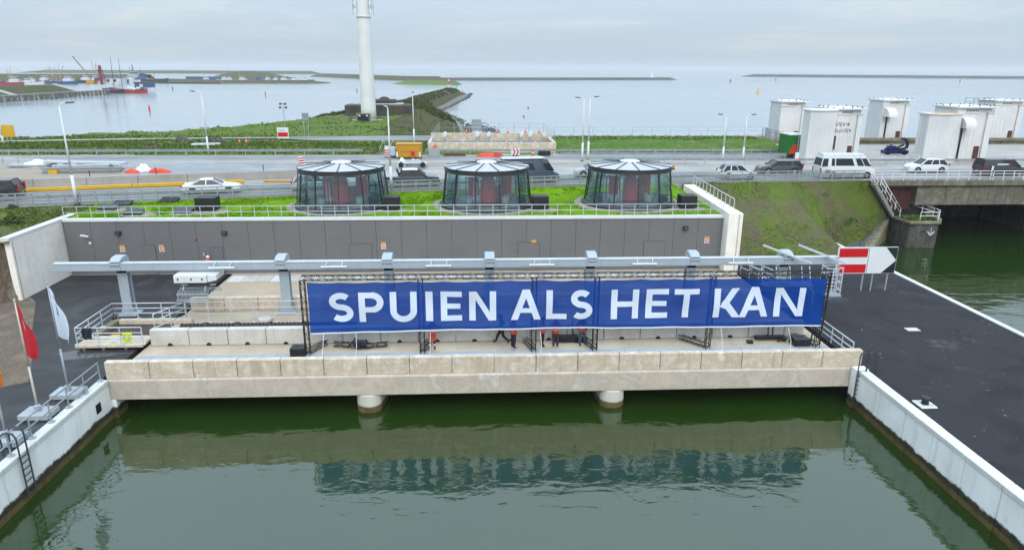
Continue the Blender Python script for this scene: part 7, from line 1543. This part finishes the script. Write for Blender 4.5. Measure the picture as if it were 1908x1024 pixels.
# ---- tufts of grass and weeds
def tufts(name, pts, hmin, hmax, mat, blades=3, seed=1, wd=.05):
    r_ = np.random.default_rng(seed); n_ = len(pts); P = np.array(pts, dtype=np.float32)
    V = np.zeros((n_*blades*3, 3), np.float32)
    for b_ in range(blades):
        a = r_.uniform(0, 2*pi, n_); h = r_.uniform(hmin, hmax, n_); lx, ly = np.cos(a), np.sin(a); w2 = h*r_.uniform(.18,.4,n_)+wd
        base = P+np.stack([r_.uniform(-.12,.12,n_), r_.uniform(-.12,.12,n_), np.full(n_, -.04)], 1)
        lean = r_.uniform(.1,.7,n_)*h
        V[b_*3::blades*3] = base+np.stack([-ly*w2, lx*w2, np.zeros(n_)], 1); V[b_*3+1::blades*3] = base+np.stack([ly*w2, -lx*w2, np.zeros(n_)], 1); V[b_*3+2::blades*3] = base+np.stack([lx*lean, ly*lean, h], 1)
    me = bpy.data.meshes.new(name); nf = n_*blades
    me.vertices.add(nf*3); me.vertices.foreach_set('co', V.ravel()); me.loops.add(nf*3); me.loops.foreach_set('vertex_index', np.arange(nf*3, dtype=np.int32)); me.polygons.add(nf)
    me.polygons.foreach_set('loop_start', np.arange(0, nf*3, 3, dtype=np.int32)); me.materials.append(mat); me.update(); me.validate()
    return link(name, me, None, kind='stuff')
def blade_mat(name, a, b_, c_): return mk(name, a, b_, sc=.8, rough=.9, spec=.05, grain=.3, gsc=6, c3=c_)
bl_lawn = blade_mat('lawn_blades', L(.11,.25,.004), L(.17,.35,.008), L(.21,.32,.02)); bl_slope = blade_mat('slope_blades', L(.075,.14,.018), L(.12,.19,.035), L(.18,.19,.07)); bl_scrub = blade_mat('scrub_leaves', L(.045,.075,.018), L(.085,.11,.035), L(.13,.115,.05)); bl_dry = blade_mat('dry_weeds', L(.22,.20,.10), L(.15,.16,.06), L(.28,.27,.18))
r8 = random.Random(8)
def patchy(x, y, s): return nz(x*s, y*s)+.6*nz(x*s*2.3+4, y*s*2.1)
pts = []
while len(pts) < 9000:
    x, t_ = r8.uniform(-35.2,21.8), r8.random(); y = 59.3+(edge_y(x)-.3-59.3)*t_
    if any((x-cx_)**2+(y-cy_)**2 < 26 for cx_, cy_ in ((-12.65,64.75),(.95,64.65),(14.7,65.2))): continue
    if patchy(x,y,.55) > -.4: pts.append((x,y,7.32+.2*t_**3))
tufts('grass_tufts', pts, .03, .11, bl_lawn, 3, 1)
pts = []
while len(pts) < 3500:
    u, t_ = r8.random(), r8.random(); p = slope_pt(u, t_)
    if patchy(p[0],p[1],.35) > (.35 if .25 < t_ < .75 else -.3): pts.append(p)
tufts('grass_tufts', pts, .03, .12, bl_slope, 3, 2)
pts = []
while len(pts) < 8000:
    x, t_ = r8.uniform(-70,-35.6), r8.random(); y = 51.9+(edge_y(x)-.3-51.9)*t_
    if patchy(x,y,.4) > -.5: pts.append((x,y,7.05+.38*t_))
tufts('grass_tufts', pts, .04, .18, bl_slope, 3, 3)
pts = []; pd = []
lookup = [(r[0][1], r) for r in allrows]
def land_z(x, y):
    for (ya, ra), (yb, rb_) in zip(lookup[:-1], lookup[1:]):
        if ya <= y < yb:
            for a, b_ in zip(ra[:-1], ra[1:]):
                if a[0] <= x < b_[0]: return a[2]+(b_[2]-a[2])*(x-a[0])/(b_[0]-a[0]+1e-6)
    return None
while len(pts) < 15000:
    y = r8.choice((r8.uniform(102,130), r8.uniform(102,190), r8.uniform(102,112))); x = r8.uniform(-125,12)
    if 102.5 < y < 131 and x > -33 and y > 115: continue
    if -7.4 < x and y < 116: continue
    if 114 < y < 124 and x < -28 and abs(y-(120.5+(x+55)*.07)) < 1.4: continue
    zz_ = land_z(x, y)
    if zz_ is None or zz_ < 3: continue
    (pd if patchy(x,y,.2) > 1.1 else pts).append((x,y,zz_))
tufts('verge_weeds', pts, .08, .42, bl_slope, 3, 4, .08); tufts('dry_weeds', pd, .1, .5, bl_dry, 3, 5, .08)
pts = []
while len(pts) < 14000:
    y = r8.uniform(190,530); x = r8.uniform(-45,-4); zz_ = land_z(x, y)
    if zz_ is None or zz_ < 4.4 or patchy(x,y,.16) < -.5: continue
    pts.append((x,y,zz_))
tufts('mole_scrub', pts, .2, .95, bl_scrub, 3, 6, .2)
pts = []
while len(pts) < 8000:
    x, t_ = r8.uniform(12.8,47), r8.random(); y = 102+t_*15
    pts.append((x, y, 7.55+1.25*min(1,t_*1.35)))
tufts('bank_weeds', pts[:6500], .05, .2, blade_mat('bank_blades', L(.05,.13,.014), L(.11,.21,.03), L(.15,.22,.05)), 3, 7, .08); tufts('bank_flowers', pts[6500:], .08, .22, mk('white_umbels', L(.55,.56,.42), L(.35,.40,.2), sc=2, rough=.9), 2, 8, .05)
pts = [(50+r8.random()*3.2, 75+r8.random()*2, 3.15) for _ in range(500)]+[(71.5+r8.random()*12, 72+r8.random()*6, 3.3) for _ in range(800)]
tufts('abutment_weeds', pts, .1, .4, bl_slope, 3, 9, .06)
def shrub(label, x, y, z, r, mat=bl_scrub, n_=160, seed=1):
    rr_ = random.Random(seed); m = M()
    for k in range(n_):
        a, b_, q = rr_.uniform(0,2*pi), rr_.uniform(0,pi/2), r*rr_.uniform(.45,1); c_ = Vector((x+q*cos(a)*cos(b_)*1.3, y+q*sin(a)*cos(b_), z+q*sin(b_)*.85)); s = r*.16
        v1, v2 = Vector((rr_.gauss(0,1),rr_.gauss(0,1),rr_.gauss(0,1))).normalized()*s, Vector((rr_.gauss(0,1),rr_.gauss(0,1),rr_.gauss(0,1))).normalized()*s
        m.add([c_-v1, c_+v2, c_+v1, c_-v2], [(0,1,2,3)])
    t = thing('shrub', label, 'shrub', (x,y,z)); part('leaves', m, mat, t); part('stem', M().tube((x,y,z-.1),(x,y,z+r*.6),.05), wood_m, t)
shrub('dark low bush on the meadow in front of the guard fence, far left', -38.7, 57.8, 7.2, .75, seed=1)
shrub('small bush alone on the lower grass slope near the wing slab', 42.6, 74.2, 3.2, .6, bl_slope, seed=2)
shrub('low plant at the foot of the slope behind the gantry end', 33.0, 67.0, 2.6, .5, bl_slope, seed=3)
shrub('small bush by the guard fence left of the lamp post', -42.0, 63.0, 7.4, .5, seed=4)

# ---- haze over the sea
hzm = bpy.data.materials.new('haze'); hzm.use_nodes = True; hzm.node_tree.nodes.clear()
vo = hzm.node_tree.nodes.new('ShaderNodeVolumePrincipled'); ho = hzm.node_tree.nodes.new('ShaderNodeOutputMaterial')
vo.inputs['Color'].default_value = L(.97,.98,1); vo.inputs['Density'].default_value = HAZE; vo.inputs['Anisotropy'].default_value = 0.2
hzm.node_tree.links.new(vo.outputs[0], ho.inputs['Volume'])
if HAZE > 0: setting('haze', M().box(-31000,31000,-300,46000,-4.2,64), hzm, kind='stuff')
